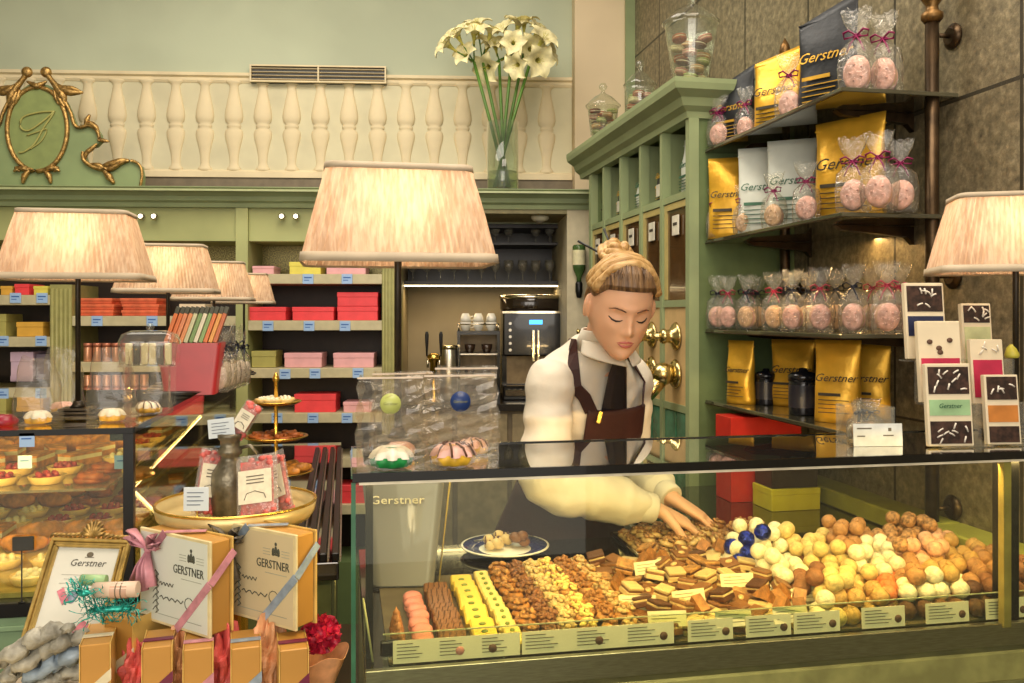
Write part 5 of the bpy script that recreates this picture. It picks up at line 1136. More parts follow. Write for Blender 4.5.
# ================= pastry case at the side wall =================
LY0, LX1, LX0, LY1 = 2.02, -.452, -1.75, 3.86; LZ0 = .89
pc = thing('pastry_case', 'long glass pastry case with black frame and sage green base carrying the row of lamps', 'display case', (0, 0, 0))
MB().box(LX0, LX1-.004, LY0+.004, LY1, ZT+.001, ZT+.006).build('top_glass', gtop, pc)
m = MB(); m.box(LX0, LX1, LY0-.004, LY0+.004, ZT-.006, ZT+.007); m.box(LX1-.004, LX1+.002, LY0+.004, LY1, ZT-.006, ZT+.007); m.build('top_edge', gedb, pc)
m = MB(); m.box(LX1-.05, LX1-.006, LY0+.006, LY1, ZT-.022, ZT-.0005); m.build('top_rail', black, pc)
MB().box(LX0, LX1-.022, LY0, LY0+.004, LZ0, ZT-.007).build('front_glass', glass, pc)
MB().box(LX1-.004, LX1, LY0+.02, LY1, LZ0, ZT-.007).build('side_glass', glass, pc)
MB().box(LX1-.021, LX1, LY0-.001, LY0+.019, LZ0, ZT-.007).build('post', black, pc)
MB().box(LX1-.025, LX1-.005, LY1-.02, LY1, LZ0, ZT-.023).build('post', black, pc)
m = MB(); m.box(LX0, LX1+.01, LY0-.01, LY1, LZ0-.03, LZ0, ch=.002); m.build('base_rail', black, pc)
sg = mat('soft green panel', '#84a07c', .45, var=.05)
m = MB(); m.box(LX0, LX1, LY0, LY1-.02, .12, LZ0-.031)
for z in (.83, .72, .70, .45): m.box(LX0, LX1+.006, LY0-.008, LY0-.0005, z, z+.012, ch=.002)
m.build('base_panel', sg, pc)
MB().box(LX0+.02, LX1+.0-.02, LY0+.03, LY1-.03, .05, .119).build('plinth', dark, pc)
# inside: a lower deck, a glass shelf, gold rails
MB().box(LX0+.01, LX1-.006, LY0+.03, LY1-.01, LZ0+.001, LZ0+.012).build('deck', mat('pale gold deck', '#b9a565', .3, .35), pc)
MB().box(LX0+.01, LX1-.12, LY0+.25, LY1-.05, 1.075, 1.081).build('glass_shelf', film('pale shelf glass', '#e9e6c4', .10, 1.2, .02), pc)
for dx, z in ((.012, 1.0), (.012, 1.08), (.06, .94), (.012, 1.16)):
    MB().box(LX1-dx-.012, LX1-dx-.004, LY0+.03, LY1-.03, z, z+.008).build('gold_rail', mat('polished gold rail', '#e0c470', .15, .9), pc)
area('pastry_case_light', (LX0+.65, LY0+.05, ZT-.02), (LX0+.65, LY0+.6, LZ0), 1.2, 5, '#ffcf80', sy=.02)
area('pastry_case_light', (LX1-.04, (LY0+LY1)/2, ZT-.03), (LX1-.4, (LY0+LY1)/2, LZ0), .02, 5, '#ffcf80', sy=1.6)
pst = [mat('baked golden crust', '#d08a3c', .45, var=.25, scale=40), mat('dark baked crust', '#9a5426', .45, var=.25, scale=40), mat('pale dough', '#e3c07a', .5, var=.15), mat('berry glaze', '#a8383a', .2, coat=.5), mat('cream topping', '#efe2c0', .4), mat('chocolate glaze', '#3d2416', .15, coat=.4)]
def mk_croissant():
    m = MB(); pts = []; rs = []
    for k in range(19): a = -1.15+2.3*k/18; pts.append((.05*math.sin(a), .035*(1-math.cos(a)), .018)); rs.append(.005+.017*math.cos(a*1.2)**.8*(1 if k % 3 else .86))
    m.tube(pts, rs, 12); return m.build('croissant', pst[0])
def mk_tart(top, nm_):
    def f():
        m = MB(); N = 24; m.loft([[((r+.0015*math.cos(12*2*pi*j/N))*math.cos(2*pi*j/N), (r+.0015*math.cos(12*2*pi*j/N))*math.sin(2*pi*j/N), z) for j in range(N)] for r, z in ((.030, 0), (.040, .018), (.036, .018), (.034, .014))], 0, False)
        m.lathe([(.035, .014), (.02, .018), (0, .019)], 20, 1, cap=False)
        for k in range(6): a = k*1.05; m.sphere((.019*math.cos(a), .019*math.sin(a), .020), .007, 8, 6, 1)
        m.sphere((0, 0, .022), .008, 8, 6, 1); return m.build(nm_, [pst[2], pst[top]])
    return f
def mk_roll():
    m = MB(); pts = [(.004*k*math.cos(k*.55), .004*k*math.sin(k*.55), .014) for k in range(1, 11)]; pts = [(p[0]*.9, p[1]*.9, p[2]) for p in pts]; m.tube(pts, .010, 8); m.lathe([(0, .0), (.038, 0), (.040, .008), (.036, .012), (0, .013)], 18); return m.build('pastry_roll', pst[1])
def mk_slice():
    m = MB(); m.prism([(-.05, -.02), (.05, -.025), (.05, .025), (-.05, .02)], 0, .016, 'z', 0); m.prism([(-.05, -.02), (.05, -.025), (.05, .025), (-.05, .02)], .016, .026, 'z', 1); m.prism([(-.05, -.02), (.05, -.025), (.05, .025), (-.05, .02)], .026, .032, 'z', 0); return m.build('cake_slice', [pst[0], pst[4]])
pk_ = [('croissant', mk_croissant, 'golden croissant', 'croissant', 1.15), ('berry_tart', mk_tart(3, 'berry_tart'), 'red berry tart', 'tart', 1.1), ('pastry_roll', mk_roll, 'brown spiral pastry roll', 'pastry', 1.1), ('cake_slice', mk_slice, 'layered golden cake slice', 'cake', 1.1), ('cream_tart', mk_tart(4, 'cream_tart'), 'cream topped tart', 'tart', 1.1)]
random.seed(21)
for lv in range(2):
    zz = LZ0+.0125 if lv == 0 else 1.082
    nx, ny = (10, 9) if lv == 0 else (9, 8)
    for j in range(ny):
        for i in range(nx):
            x = LX0+.30+i*.108 if lv == 0 else LX0+.26+i*.108; y = LY0+.10+j*.14 if lv == 0 else LY0+.34+j*.14
            if x > LX1-.09-(.07 if lv else 0): continue
            k = (i//3*2+j//2+lv*2) % 5 if lv == 0 else (j//2*2+i//4) % 5
            k_ = pk_[k]; sweet(k_[0], k_[1], (x+random.uniform(-.006, .006), y, zz), (0, 0, random.uniform(-.5, .5)+(pi/2 if k == 3 else 0)), f"{k_[2]} on the {['lower deck','glass shelf'][lv]}, {ORD[j]} row back, {ORD[nx-1-i]} from corner post", k_[3], 'pastries in the glass case', k_[4])
def cardtag(u, v, Y, label, w=.03, h=.03):
    p = atY(u, v, Y); t = thing('price_tag', label, 'price tag', (p.x, Y, p.z-h/2), 0, 'price tags in the pastry case')
    MB().box(-w/2, w/2, -.001, .001, 0, h, ch=.0004).build('card', tagm, t); MB().box(-w*.35, w*.3, -.0016, -.001, h*.55, h*.65).build('print', tagi, t)
cardtag(27, 440, LY0-.003, 'pale blue price tag high on the pastry case front glass, under its top edge'); cardtag(25, 462, LY0+.16, 'pale blue price tag just below the glass top tag in the pastry case')
cardtag(124, 462, LY0+.03, 'pale blue price tag beside the black corner post of the pastry case', .04)
q = atZ(26, 602, LZ0); 
sh_ = thing('sign_holder', 'small black clip sign on a thin stem at the foot of the pastry case', 'sign', (q.x-.003, LY0-.006, LZ0+.0005))
Hs = atY(26, 536, LY0).z-LZ0
MB().lathe([(.004, .002), (.0015, .004), (.0015, Hs-.02)], 8, c=(-.004, 0, 0)).build('stem', black, sh_); MB().lathe([(.008, 0), (.008, .002), (.002, .003)], 12, c=(-.004, 0, 0), sy=.6).build('foot', black, sh_)
MB().box(-.022, .020, -.003, .003, Hs-.03, Hs, ch=.001).build('clip_plate', mat('charcoal plate', '#33332f', .4), sh_)
# lamps on the pastry case
zt1 = ZT+.0075
def onl(u, Y): return atY(u, 400, Y).x
lamp('pleated lamp at the front corner of the pastry case, cut by the picture edge', onl(78, 2.22), 2.22, zt1, 0, .93, 3.0, .355)
lamp('second pleated lamp along the pastry case, behind the first', onl(168, 3.02), 3.02, zt1, 0, .91, 2.6, .352)
lamp('third pleated lamp along the pastry case', onl(214, 3.42), 3.42, zt1, 0, .84, 1.6, .36)
lamp('fourth and smallest looking pleated lamp, farthest down the pastry case', onl(244, 3.74), 3.74, zt1, 0, .72, 1.2, .41)
# bags and oddments on the pastry case
clear3 = clear
def wrapbag(u, Y, w, h, d, label, content, cc, rz=0.):
    x = onl(u, Y); t = thing('gift_bag', label, 'gift bag', (x, Y, zt1), rz, 'crinkled clear gift bags on the pastry case'); random.seed(int(u*3))
    m = MB(); rings = []
    for i in range(13):
        q = i/12; r = []
        for j in range(20):
            a = 2*pi*j/20; sx = w/2*(1-.35*q**2+.05*math.sin(3*a+i)); sy = d/2*(1-.7*q**1.5+.08*math.sin(4*a+i*.8)); r.append((sx*math.copysign(abs(math.cos(a))**.6, math.cos(a)), sy*math.copysign(abs(math.sin(a))**.6, math.sin(a)), q*h*(1+.04*math.sin(2*a+u))))
        rings.append(r)
    m.loft(rings, cap=False, sm=True); m.f.append(tuple(reversed(range(20)))); m.m.append(0); m.s.append(False); m.build('clear_bag', clear2, t)
    o = bpy.data.objects.new('bundt_cake', None); o['label'] = 'small cake inside the '+label.split(',')[0]; o['category'] = 'cake'; o['group'] = 'cakes in the gift bags'
    bundt(o, (x, Y, zt1+.002), cc[0], cc[1], cc[2], .95)
    return t
wrapbag(38, 2.12, .10, .15, .07, 'crinkled clear gift bag beside the front lamp base, toward the picture edge', 1, (yck, wic, None))
wrapbag(63, 2.20+.13, .10, .165, .06, 'tall clear gift bag with gold bow behind the front lamp pole', 1, (yck, pic, None))
wrapbag(112, 2.14, .11, .165, .08, 'crinkled clear gift bag between the front lamp and the corner post', 1, (yck, wic, None), .1)
wrapbag(148, 2.30, .11, .17, .07, 'large clear gift bag next to the case corner, behind its neighbour', 1, (yck, wic, bic), -.1)
tag(MB().lathe([(0, 0), (.03, 0), (.032, .01), (.02, .022), (0, .024)], 18).build('red_candy_box', mat('crimson candy', '#8f1f33', .3), loc=(onl(3, 2.12), 2.12, zt1)), 'round crimson candy box at the cut edge of the pastry case top', 'candy box')
# acrylic dome box, bar fan, red bin, wrapped sweets further back
t = thing('acrylic_display', 'clear rounded acrylic display box with white and black wrapped sweets on the pastry case', 'acrylic box', (onl(150, 2.62), 2.62, zt1+.001))
MB().box(-.075, .075, -.05, .05, .10, .104).build('tray', acr, t); m = MB()
for sx in (-.06, .06): m.box(sx-.003, sx+.003, -.04, .04, 0, .10)
m.build('riser_leg', acr, t)
m = MB(); m.loft([sq(.075, .05, .105), sq(.078, .052, .17), sq(.07, .045, .19), sq(.05, .03, .20)], cap=True); m.build('dome', acr, t)
MB().lathe([(.008, .20), (.012, .21), (.006, .22), (0, .221)], 12).build('dome_knob', acr, t)
for k in range(6):
    tag(MB().box(-.009, .009, -.006, .006, 0, .06, ch=.002).build('wrapped_sweet', [cardm, black][k in (1, 4)] if True else None, loc=(onl(150, 2.62)-.055+.021*k, 2.615, zt1+.1055)), f"{'black' if k in (1, 4) else 'white'} wrapped stick in the acrylic display, {ORD[k]} along", 'sweet', 'sticks in the acrylic display')
bx = onl(192, 2.86)
t = thing('red_bin', 'deep red open tub on the pastry case below the coloured bars', 'tub', (bx, 2.86, zt1)); m = MB()
m.loft([sq(.075, .055, 0), sq(.095, .07, .16), sq(.092, .067, .16), sq(.072, .052, .006)], cap=False); m.f.append(tuple(range(28))); m.m.append(0); m.s.append(False); m.build('tub_body', mat('deep red card', '#8c1a1c', .4, var=.05), t)
MB().box(-.09, .09, -.065, .065, .155, .158).build('tub_insert', mat('dark insert', '#2c211a', .5), t)
for k in range(11):
    c_ = ['#d9773f', '#d9773f', '#d98a5f', '#e0935e', '#c9c7a0', '#7c9a5e', '#e3d9bd', '#8aa86a', '#d9773f', '#e2a24f', '#c46a3c'][k]
    t2 = thing('chocolate_stick', f"{'green' if k in (5, 7) else 'cream' if k in (4, 6) else 'orange'} wrapped chocolate stick in the red tub, {ORD[k]} along the fan", 'chocolate bar', (bx-.075+.0145*k, 2.85+.004*(k % 2), zt1+.159), 0, 'sticks in the red tub', rot=(-.1, .32, 0))
    MB().box(-.006, .006, -.012, .012, 0, .115, ch=.001).build('wrapper', mat('stick wrap '+c_, c_, .4, var=.05), t2); MB().box(-.0065, .0065, -.0125, .0125, .095, .118, ch=.001).build('end_cap', mat('dark stick end', '#4a4a3c', .5), t2)
for k in range(5):
    cello((onl(221+k*5, 2.95+.05*k), 2.90+.07*k, zt1), .3*k, f'tall clear sweet bag with dark bow beside the red tub, {ORD[k]} going back', 'white', 'black', h=.19+.02*(k % 2), group='clear sweet bags by the red tub', s=1.0)
t = thing('dark_dish', 'dark oval dish at the foot of the second lamp', 'dish', (onl(172, 2.70), 2.70, zt1)); MB().lathe([(0, .003), (.05, .003), (.055, 0), (.05, 0), (.08, .018), (.083, .018), (.055, .006)], 28, sy=.6, cap=False).build('dish_body', dark, t)
# ================= corridor counter with gold pastry stand =================
cc_ = thing('side_counter', 'dark glossy counter with metal rails in the passage behind the gift boxes', 'counter', (0, 0, 0))
CZc = .95
MB().box(-.40, -.012, 1.98, 3.86, CZc-.04, CZc, ch=.002).build('worktop', mat('mirror dark top', '#17120e', .05, .0, coat=1., var=.1), cc_)
MB().box(-.38, -.03, 2.02, 3.84, .08, CZc-.041).build('counter_base', mat('olive base', '#6e7a50', .5), cc_)
for k, x in enumerate((-.115, -.085, -.055, -.028)):
    MB().box(x, x+.016, 1.985, 3.6, CZc+.0005, CZc+.02, ch=.002).build('slide_rail', black, cc_); MB().box(x+.017, x+.021, 1.985, 3.6, CZc+.0005, CZc+.012).build('metal_track', steel, cc_)
q = atD(276, 400, 2.75); gx, gy = q.x, q.y
st = thing('pastry_stand', 'three tier gold pastry stand with glass centre on the dark passage counter', 'cake stand', (gx, gy, CZc+.0005))
gdm = mat('bright gold plate', '#e8bd5a', .22, .9, var=.1)
MB().lathe([(.05, 0), (.055, .004), (.02, .012), (.006, .02), (.006, .34), (.012, .35), (.004, .37), (0, .372)], 16).build('stem', gdm, st)
for k, (r, z) in enumerate(((.115, .05), (.098, .16), (.078, .27))):
    MB().lathe([(.006, z), (r*.8, z), (r, z+.008), (r+.002, z+.010), (r, z+.012), (r*.8, z+.005), (.006, z+.004)], 32, cap=False).build('plate', gdm, st)
    for q in range(7 - k):
        a = q*2*pi/(7-k)+k; k_ = pk_[(0, 2, 4)[k]]
        sweet(k_[0], k_[1], (gx+(r-.042)*math.cos(a), gy+(r-.042)*math.sin(a), CZc+z+.0065), (0, 0, a), f"{k_[2]} on the {['bottom','middle','top'][k]} tier of the gold stand, {ORD[q]} around", k_[3], 'pastries on the gold stand', .72)
for k in range(14):
    k_ = pk_[(k*2) % 5]; sweet(k_[0], k_[1], (-.35+.055*(k % 4), gy-.62+.10*(k//4)+.02*(k % 2), CZc+.001), (0, 0, k*1.3), f"{k_[2]} loose on the passage counter, {ORD[k]} from the near end", k_[3], 'pastries along the passage counter', .9)
# ================= front tray stand with milk can =================
q = atD(237, 508, 1.575); trx, try_, trz = q.x, q.y, q.z
ts = thing('tray_stand', 'round cream serving tray with gold rim raised behind the big gift boxes', 'tray', (trx, try_, .80))
hz = trz-.80
MB().lathe([(.10, 0), (.105, .008), (.03, .03), (.02, .06), (.02, hz-.04), (.05, hz-.02), (0, hz-.019)], 28).build('pedestal', gdm, ts)
R_ = .137
MB().lathe([(0, hz-.018), (R_*.95, hz-.018), (R_, hz-.008), (R_+.004, hz+.012), (R_, hz+.013), (R_-.006, hz-.006), (R_*.9, hz-.010), (0, hz-.010)], 48, cap=False).build('tray_body', mat('cream gold tray', '#cfb77e', .3, .3, var=.05), ts)
m = MB(); m.tube([((R_+.002)*math.cos(2*pi*k/48), (R_+.002)*math.sin(2*pi*k/48), hz+.013) for k in range(49)], .0028, 8, cap=False); m.build('gold_rim', gdm, ts)
ttop = trz-.0095
pew = mat('antique pewter', '#7d7562', .35, .6, var=.25, scale=30, bump=.2)
q = atD(230, 500, 1.575); jx, jy = q.x, q.y
mc = thing('milk_can', 'small pewter milk can with handle standing in the middle of the round tray', 'milk can', (jx, jy, ttop))
MB().lathe([(.0, 0), (.030, 0), (.033, .004), (.034, .06), (.032, .075), (.018, .096), (.016, .104), (.021, .108), (.021, .116), (.017, .120), (.0175, .132), (.023, .138), (.023, .144), (.018, .145), (.014, .13)], 28, cap=False).build('can_body', pew, mc)
m = MB(); m.tube([(.018, 0, .118), (.036, -.004, .122), (.048, -.006, .108), (.05, -.006, .085), (.036, -.002, .068)], .0035, 8); m.build('handle', pew, mc)
pinkc = mat('pink sugar candy', '#d8675f', .4, var=.2, scale=90); lab_m = mat('cream printed label', '#e2dac0', .5, var=.05, scale=90)
filmp = film('sachet film', '#f5efe6', .14, 1.2, .1, wrinkle=.5)
def sachet(p, rot, w, h, label):
    t = thing('candy_sachet', label, 'candy sachet', p, 0, 'pink candy sachets on the round tray', rot=rot)
    def pf(a, b_, sg): x = (a-.5)*w; z = b_*h; return (x, sg*.010*math.sin(pi*a)**.6*math.sin(pi*b_)**.6, z)
    m = MB(); m.grid(lambda a, b_: pf(a, b_, 1), 10, 14); m.grid(lambda a, b_: pf(a, b_, -1), 10, 14); m.build('clear_film', filmp, t)
    m = MB(); random.seed(int(abs(p[0])*1e4)+3)
    for z0, z1 in ((.05, .22), (.80, .95)):
        for k in range(14): m.sphere((random.uniform(-w*.38, w*.38), random.uniform(-.004, .004), h*random.uniform(z0, z1)), .0052, 7, 5, sc=(1.3, .8, 1))
    m.box(-w*.38, w*.38, -.004, .004, h*.12, h*.9); m.build('candy_filling', pinkc, t)
    m = MB(); m.box(-w*.40, w*.40, -.0118, -.0108, h*.27, h*.76); m.build('paper_label', lab_m, t)
    m = MB()
    for k in range(3): m.box(-w*.2, w*.22, -.0124, -.0118, h*(.66-.05*k), h*(.675-.05*k))
    m.lathe([(.011, 0), (.0125, 0), (.0125, .0005), (.011, .0005)], 20, c=(0, 0, 0), cap=False); 
    m.tube([(-w*.26, -.012, h*.33), (-w*.2, -.012, h*.42), (0, -.012, h*.45), (w*.22, -.012, h*.40), (w*.26, -.012, h*.33)], .0008, 5); m.build('print', inkc, t)
    return t
q = atD(258, 524, 1.50); sachet((q.x, q.y, ttop+.001), (-.32, -.14, -.25), .074, .118, 'pink candy sachet with cream label leaning on the milk can, turned to the camera')
q = atD(286, 519, 1.55); sachet((q.x-.004, q.y, ttop+.001), (-.30, -.42, -.5), .05, .12, 'narrow sachet leaning beyond the labelled one at the tray rim')
q = atD(203, 519, 1.55); sachet((q.x, q.y, ttop+.001), (-.2, .22, .4), .045, .12, 'pink and white sachet leaning on the pastry case side of the milk can')
q = atD(240, 432, 1.575); sachet((jx+.006, jy, ttop+.137), (-.1, .55, -.2), .034, .072, 'slim pink sachet stuck in the mouth of the milk can')
def signc(p, rot, w, h, label):
    t = thing('sign_card', label, 'sign card', p, 0, 'white sign cards on the round tray', rot=rot); MB().box(-w/2, w/2, -.0008, .0008, 0, h, ch=.0004).build('card', mat('cool white card', '#cfd8dc', .5, var=.02), t)
    m = MB()
    for k in range(4): m.box(-w*.36, w*(.3-.12*(k % 2)), -.0013, -.0008, h*(.75-.17*k), h*(.79-.17*k))
    m.build('print', mat('slate print', '#6a7480', .6), t); return t
q = atD(196, 511, 1.47); signc((q.x, q.y, q.z), (-.05, 0, -.15), .042, .040, 'white sign card on a gold clip at the near rim of the round tray')
tag(MB().tube([(0, 0, 0), (0, 0, q.z-ttop)], .0015, 6).build('card_clip', gdm, loc=(q.x+.001, q.y+.004, ttop)), 'thin gold clip holding up the sign card on the tray', 'clip')
q = atD(228, 412, 1.55); signc((jx-.012, jy-.012, ttop+.139), (-.1, -.12, -.2), .048, .034, 'white sign card stuck in the mouth of the milk can')
# ================= gift box pile =================
TZ = .85
tbl = thing('gift_table', 'cream table carrying the pile of golden gift boxes', 'table', (0, 0, 0))
tc_ = atD(175, 500, 1.50)
MB().box(-1.15, -.02, 1.05, 1.72, TZ-.03, TZ, ch=.004).build('tabletop', mat('cream table paint', '#cdbd94', .4, var=.05), tbl)
MB().box(-1.12, -.05, 1.09, 1.69, TZ-.11, TZ-.031).build('apron', MC['cream table paint'], tbl)
for lx in (-1.09, -.08):
    for ly in (1.12, 1.66): MB().box(lx-.025, lx+.025, ly-.025, ly+.025, 0, TZ-.111, ch=.004).build('leg', MC['cream table paint'], tbl)
tray.location.z = 0
ts.location.z = TZ; 
for c in ts.children:
    if c.name.startswith('pedestal'): c.data.transform(Matrix.Scale((hz-.05)/hz, 4, (0, 0, 1)))
    else: c.location.z = -.05
goldc = mat('gold ochre box card', '#bb8a42', .4, .1, var=.08, scale=6); goldl = mat('pale gold edge', '#dcb765', .35, .2)
rib = {'pink': mat('pink organza ribbon', '#c98a96', .35, var=.15, scale=40), 'blue': mat('grey blue satin ribbon', '#8f9fae', .3, var=.15, scale=40), 'plum': mat('plum ribbon', '#6d2340', .35, var=.1), 'cream': mat('cream ribbon', '#d9cfae', .35, var=.1), 'grey': mat('charcoal tulle ribbon', '#6b655a', .5, var=.3, scale=60)}
def bow(par, p, s, mm, tails=True, m2=None):
    m = MB()
    for sg in (-1, 1):
        for k, (lx_, lz) in enumerate(((.9, .55), (.7, 1.0))):
            m.tube([p, (p[0]+sg*.02*s*lx_, p[1]-.006*s, p[2]+.018*s*lz), (p[0]+sg*.036*s*lx_, p[1]-.010*s, p[2]+.026*s*lz), (p[0]+sg*.030*s*lx_, p[1]-.006*s, p[2]+.008*s*lz), p], [.003*s, .007*s, .009*s, .007*s, .003*s], 6, flat=.25)
        if tails: m.tube([p, (p[0]+sg*.012*s, p[1]-.008*s, p[2]-.022*s), (p[0]+sg*.022*s, p[1]-.010*s, p[2]-.048*s)], [.003*s, .007*s, .009*s], 6, flat=.2)
        m.tube([p, (p[0]+sg*.005*s, p[1]-.009*s, p[2]-.024*s), (p[0]+sg*.007*s, p[1]-.010*s, p[2]-.056*s)], [.003*s, .006*s, .007*s], 6, flat=.2)
    m.sphere(p, .006*s, 10, 7); return m.build('ribbon_bow', mm, par)
def bigbox(u, v, d, label, cover, rb, rb2):
    p = atD(u, v, d); w, h, dp = .180, .151, .042; rz = D(-44)
    t = thing('gift_box', label, 'gift box', (p.x, p.y, p.z), rz, 'large printed gift boxes')
    MB().box(-w+.004, -.004, .005, dp, .003, h-.003, ch=.002).build('box_body', goldc, t)
    MB().box(-w, 0, 0, .0048, 0, h, ch=.001).build('front_cover', mat('pale gold cover edge', '#e0cf9c', .4), t)
    MB().box(-w-.0, 0, dp+.0003, dp+.004, 0, h, ch=.001).build('back_cover', goldl, t)
    MB().box(-w+.004, -.006, -.0006, 0, .005, h-.005).build('printed_sheet', cover, t)
    pr = mat('grey green print', '#4b4d40', .6); prl = mat('light grey print', '#9c9f8f', .6)
    text('GERSTNER', .0195, pr, t, (-.052, -.0012, h*.60), (pi/2, 0, 0), ext=.0003, sx=.82)
    m = MB(); 
    for k in range(3): m.sphere((-.045+(k-1)*.006, -.001, h*.80-.003*abs(k-1)), .0042, 8, 6, sc=(.8, .25, 1.6))
    m.box(-.054, -.036, -.0012, -.0006, h*.745, h*.762); m.sphere((-.045, -.001, h*.865), .003, 8, 6, sc=(1, .3, 1)); m.build('emblem', pr, t)
    m = MB()
    for k in range(3):
        m.box(-.075, -.058, -.001, -.0006, h*(.80-.03*k), h*(.805-.03*k)); m.box(-.032, -.014, -.001, -.0006, h*(.80-.03*k), h*(.805-.03*k))
    m.box(-.07, -.02, -.001, -.0006, h*.545, h*.551); m.box(-.13, -.02, -.001, -.0006, h*.11, h*.116); m.box(-.135, -.131, -.001, -.0006, h*.11, h*.55)
    m.build('fine_print', prl, t)
    m = MB(); random.seed(8)
    for k in range(7):
        z = h*(.14+.065*k); m.tube([(-.143, -.001, z), (-.136, -.0014, z+.007), (-.128, -.001, z+.001), (-.136, -.001, z-.004)], .0008, 4)
    for z0, x0_, x1_ in ((.30, -.125, -.065), (.45, -.125, -.09)):
        m.tube([(x0_+(x1_-x0_)*k/12, -.001, h*z0+.003*math.sin(k*2.2)) for k in range(13)], .0010, 4)
    m.tube([(-.05+.011*math.cos(a), -.001, h*.30+.010*math.sin(a)) for a in [k*.6 for k in range(11)]], .0007, 4); m.build('scroll_ornament', pr, t)
    # diagonal ribbon over front and side
    m = MB(); rw_ = .013
    def strip(a, b_, n_): 
        a, b_ = Vector(a), Vector(b_); dd = (b_-a).normalized(); s_ = dd.cross(Vector(n_)).normalized()*rw_/2; o_ = Vector(n_)*.0012
        m.add([a-s_, a+s_, b_+s_, b_-s_, a-s_+o_, a+s_+o_, b_+s_+o_, b_-s_+o_], [(0, 3, 2, 1), (4, 5, 6, 7), (0, 1, 5, 4), (1, 2, 6, 5), (2, 3, 7, 6), (3, 0, 4, 7)])
    strip((-.082, -.0008, .0), (.0006, -.0008, .085), (0, -1, 0)); strip((.0008, 0, .085), (.0008, dp+.004, .128), (1, 0, 0)); strip((-w*.78, -.0008, h-.03), (-w*.62, -.0008, h), (0, -1, 0)); strip((-w*.62, 0, h+.0006), (-w*.35, dp, h+.0006), (0, 0, 1))
    m.build('ribbon', rb, t); bow(t, (-w*.82, -.007, h*.80), 1.15, rb2, True); return t
cvr = mat('cool white printed cover', '#d6dace', .45, var=.03, scale=4); cvr2 = mat('warm beige printed cover', '#cfbf97', .45, var=.05, scale=4)
bigbox(210, 639.5, 1.35, 'large golden gift box with white printed cover and pink ribbon bow', cvr, rib['pink'], rib['pink'])
bigbox(296, 632, 1.36, 'large golden gift box with beige printed cover, grey blue ribbon and dark bow', cvr2, rib['blue'], rib['grey'])
def smallbox(u, d, ztop, w, dp, label, rb, rz=.12, zb_=TZ+.0005):
    p = atD(u, 640, d); t = thing('gift_box', label, 'gift box', (p.x, p.y, zb_), rz, 'small golden gift boxes under the big ones'); h = ztop-zb_
    MB().box(-w/2, w/2, 0, dp, 0, h, ch=.0015).build('box_body', goldc, t)
    m = MB(); m.box(-w/2-.001, -w/2+.0005, -.001, dp+.001, 0, h+.001); m.box(w/2-.0005, w/2+.001, -.001, dp+.001, 0, h+.001); m.build('cover_edge', goldl, t)
    m = MB(); rr = rib[rb]
    m.loft([[(-w/2-.0018, -.0012, h*.35), (-w/2-.0018, -.0012, h*.47), (-w/2-.0018, 0, h*.47), (-w/2-.0018, 0, h*.35)], [(w/2+.0018, -.0012, h*.62), (w/2+.0018, -.0012, h*.74), (w/2+.0018, 0, h*.74), (w/2+.0018, 0, h*.62)]], sm=False)
    m.box(-w/2-.001, w/2+.001, dp*.3, dp*.3+.012, h+.001, h+.0025); m.build('ribbon', rr, t); return t
smallbox(157, 1.325, .996, .042, .08, 'small golden gift box with plum ribbon under the white covered box, first from the frame', 'plum')
smallbox(198, 1.318, .996, .042, .08, 'small golden gift box with pink ribbon under the corner of the white covered box', 'pink')
smallbox(246, 1.325, .995, .043, .08, 'small golden gift box with grey blue ribbon below the beige covered box', 'blue')
smallbox(294, 1.318, .995, .042, .08, 'small golden gift box with plum ribbon under the beige covered box corner', 'plum')
smallbox(95, 1.33, .998, .042, .10, 'small golden gift box with cream ribbon in front of the gilt picture frame', 'cream')
smallbox(119, 1.40, 1.012, .055, .10, 'taller golden gift box standing behind the cream ribboned one', 'cream', rz=-.5)
# pink tissue between the boxes, rose pompon, peach cone
tis = [mat('coral tissue', '#d9605a', .5, var=.15, scale=50), mat('peach tissue', '#e3a777', .5, var=.12, scale=40), mat('crimson tissue', '#c2213f', .5, var=.2, scale=50)]
def tissue(u, v, d, r, mi, label, hh=1.2):
    p = atD(u, v, d); m = MB(); random.seed(int(u))
    ph = [random.random()*6 for _ in range(6)]
    def f(a, b_):
        th = 2*pi*a; z = -1+2*b_; rr = math.sqrt(max(0, 1-z*z)); k = r*(1+.22*math.sin(5*th+ph[0]+4*z)+.16*math.sin(9*th+ph[1]-6*z)+.1*math.sin(14*z+ph[2]+3*th))
        return (k*rr*math.cos(th), k*rr*math.sin(th), k*z*hh)
    m.grid(f, 40, 20, sm=False); zc = p.z; return tag(m.build('tissue_paper', tis[mi], loc=(p.x, p.y, zc)), label, 'tissue paper', 'crumpled tissue between the boxes')
tissue(223, 668, 1.39, .028, 0, 'coral tissue between the pink and blue ribboned small boxes', 2.2); tissue(268, 655, 1.40, .024, 1, 'peach tissue between the two boxes under the beige cover', 2.4); tissue(180, 668, 1.40, .022, 1, 'peach tissue between the first two small boxes', 2.4)
tissue(136, 672, 1.40, .020, 0, 'coral tissue beside the plum ribboned box nearest the frame', 2.2)
p = atD(321, 634, 1.42); pm = thing('tissue_pompon', 'bright crimson ruffled paper pompon at the end of the box pile', 'pompon', (p.x, p.y, p.z), 0)
random.seed(5)
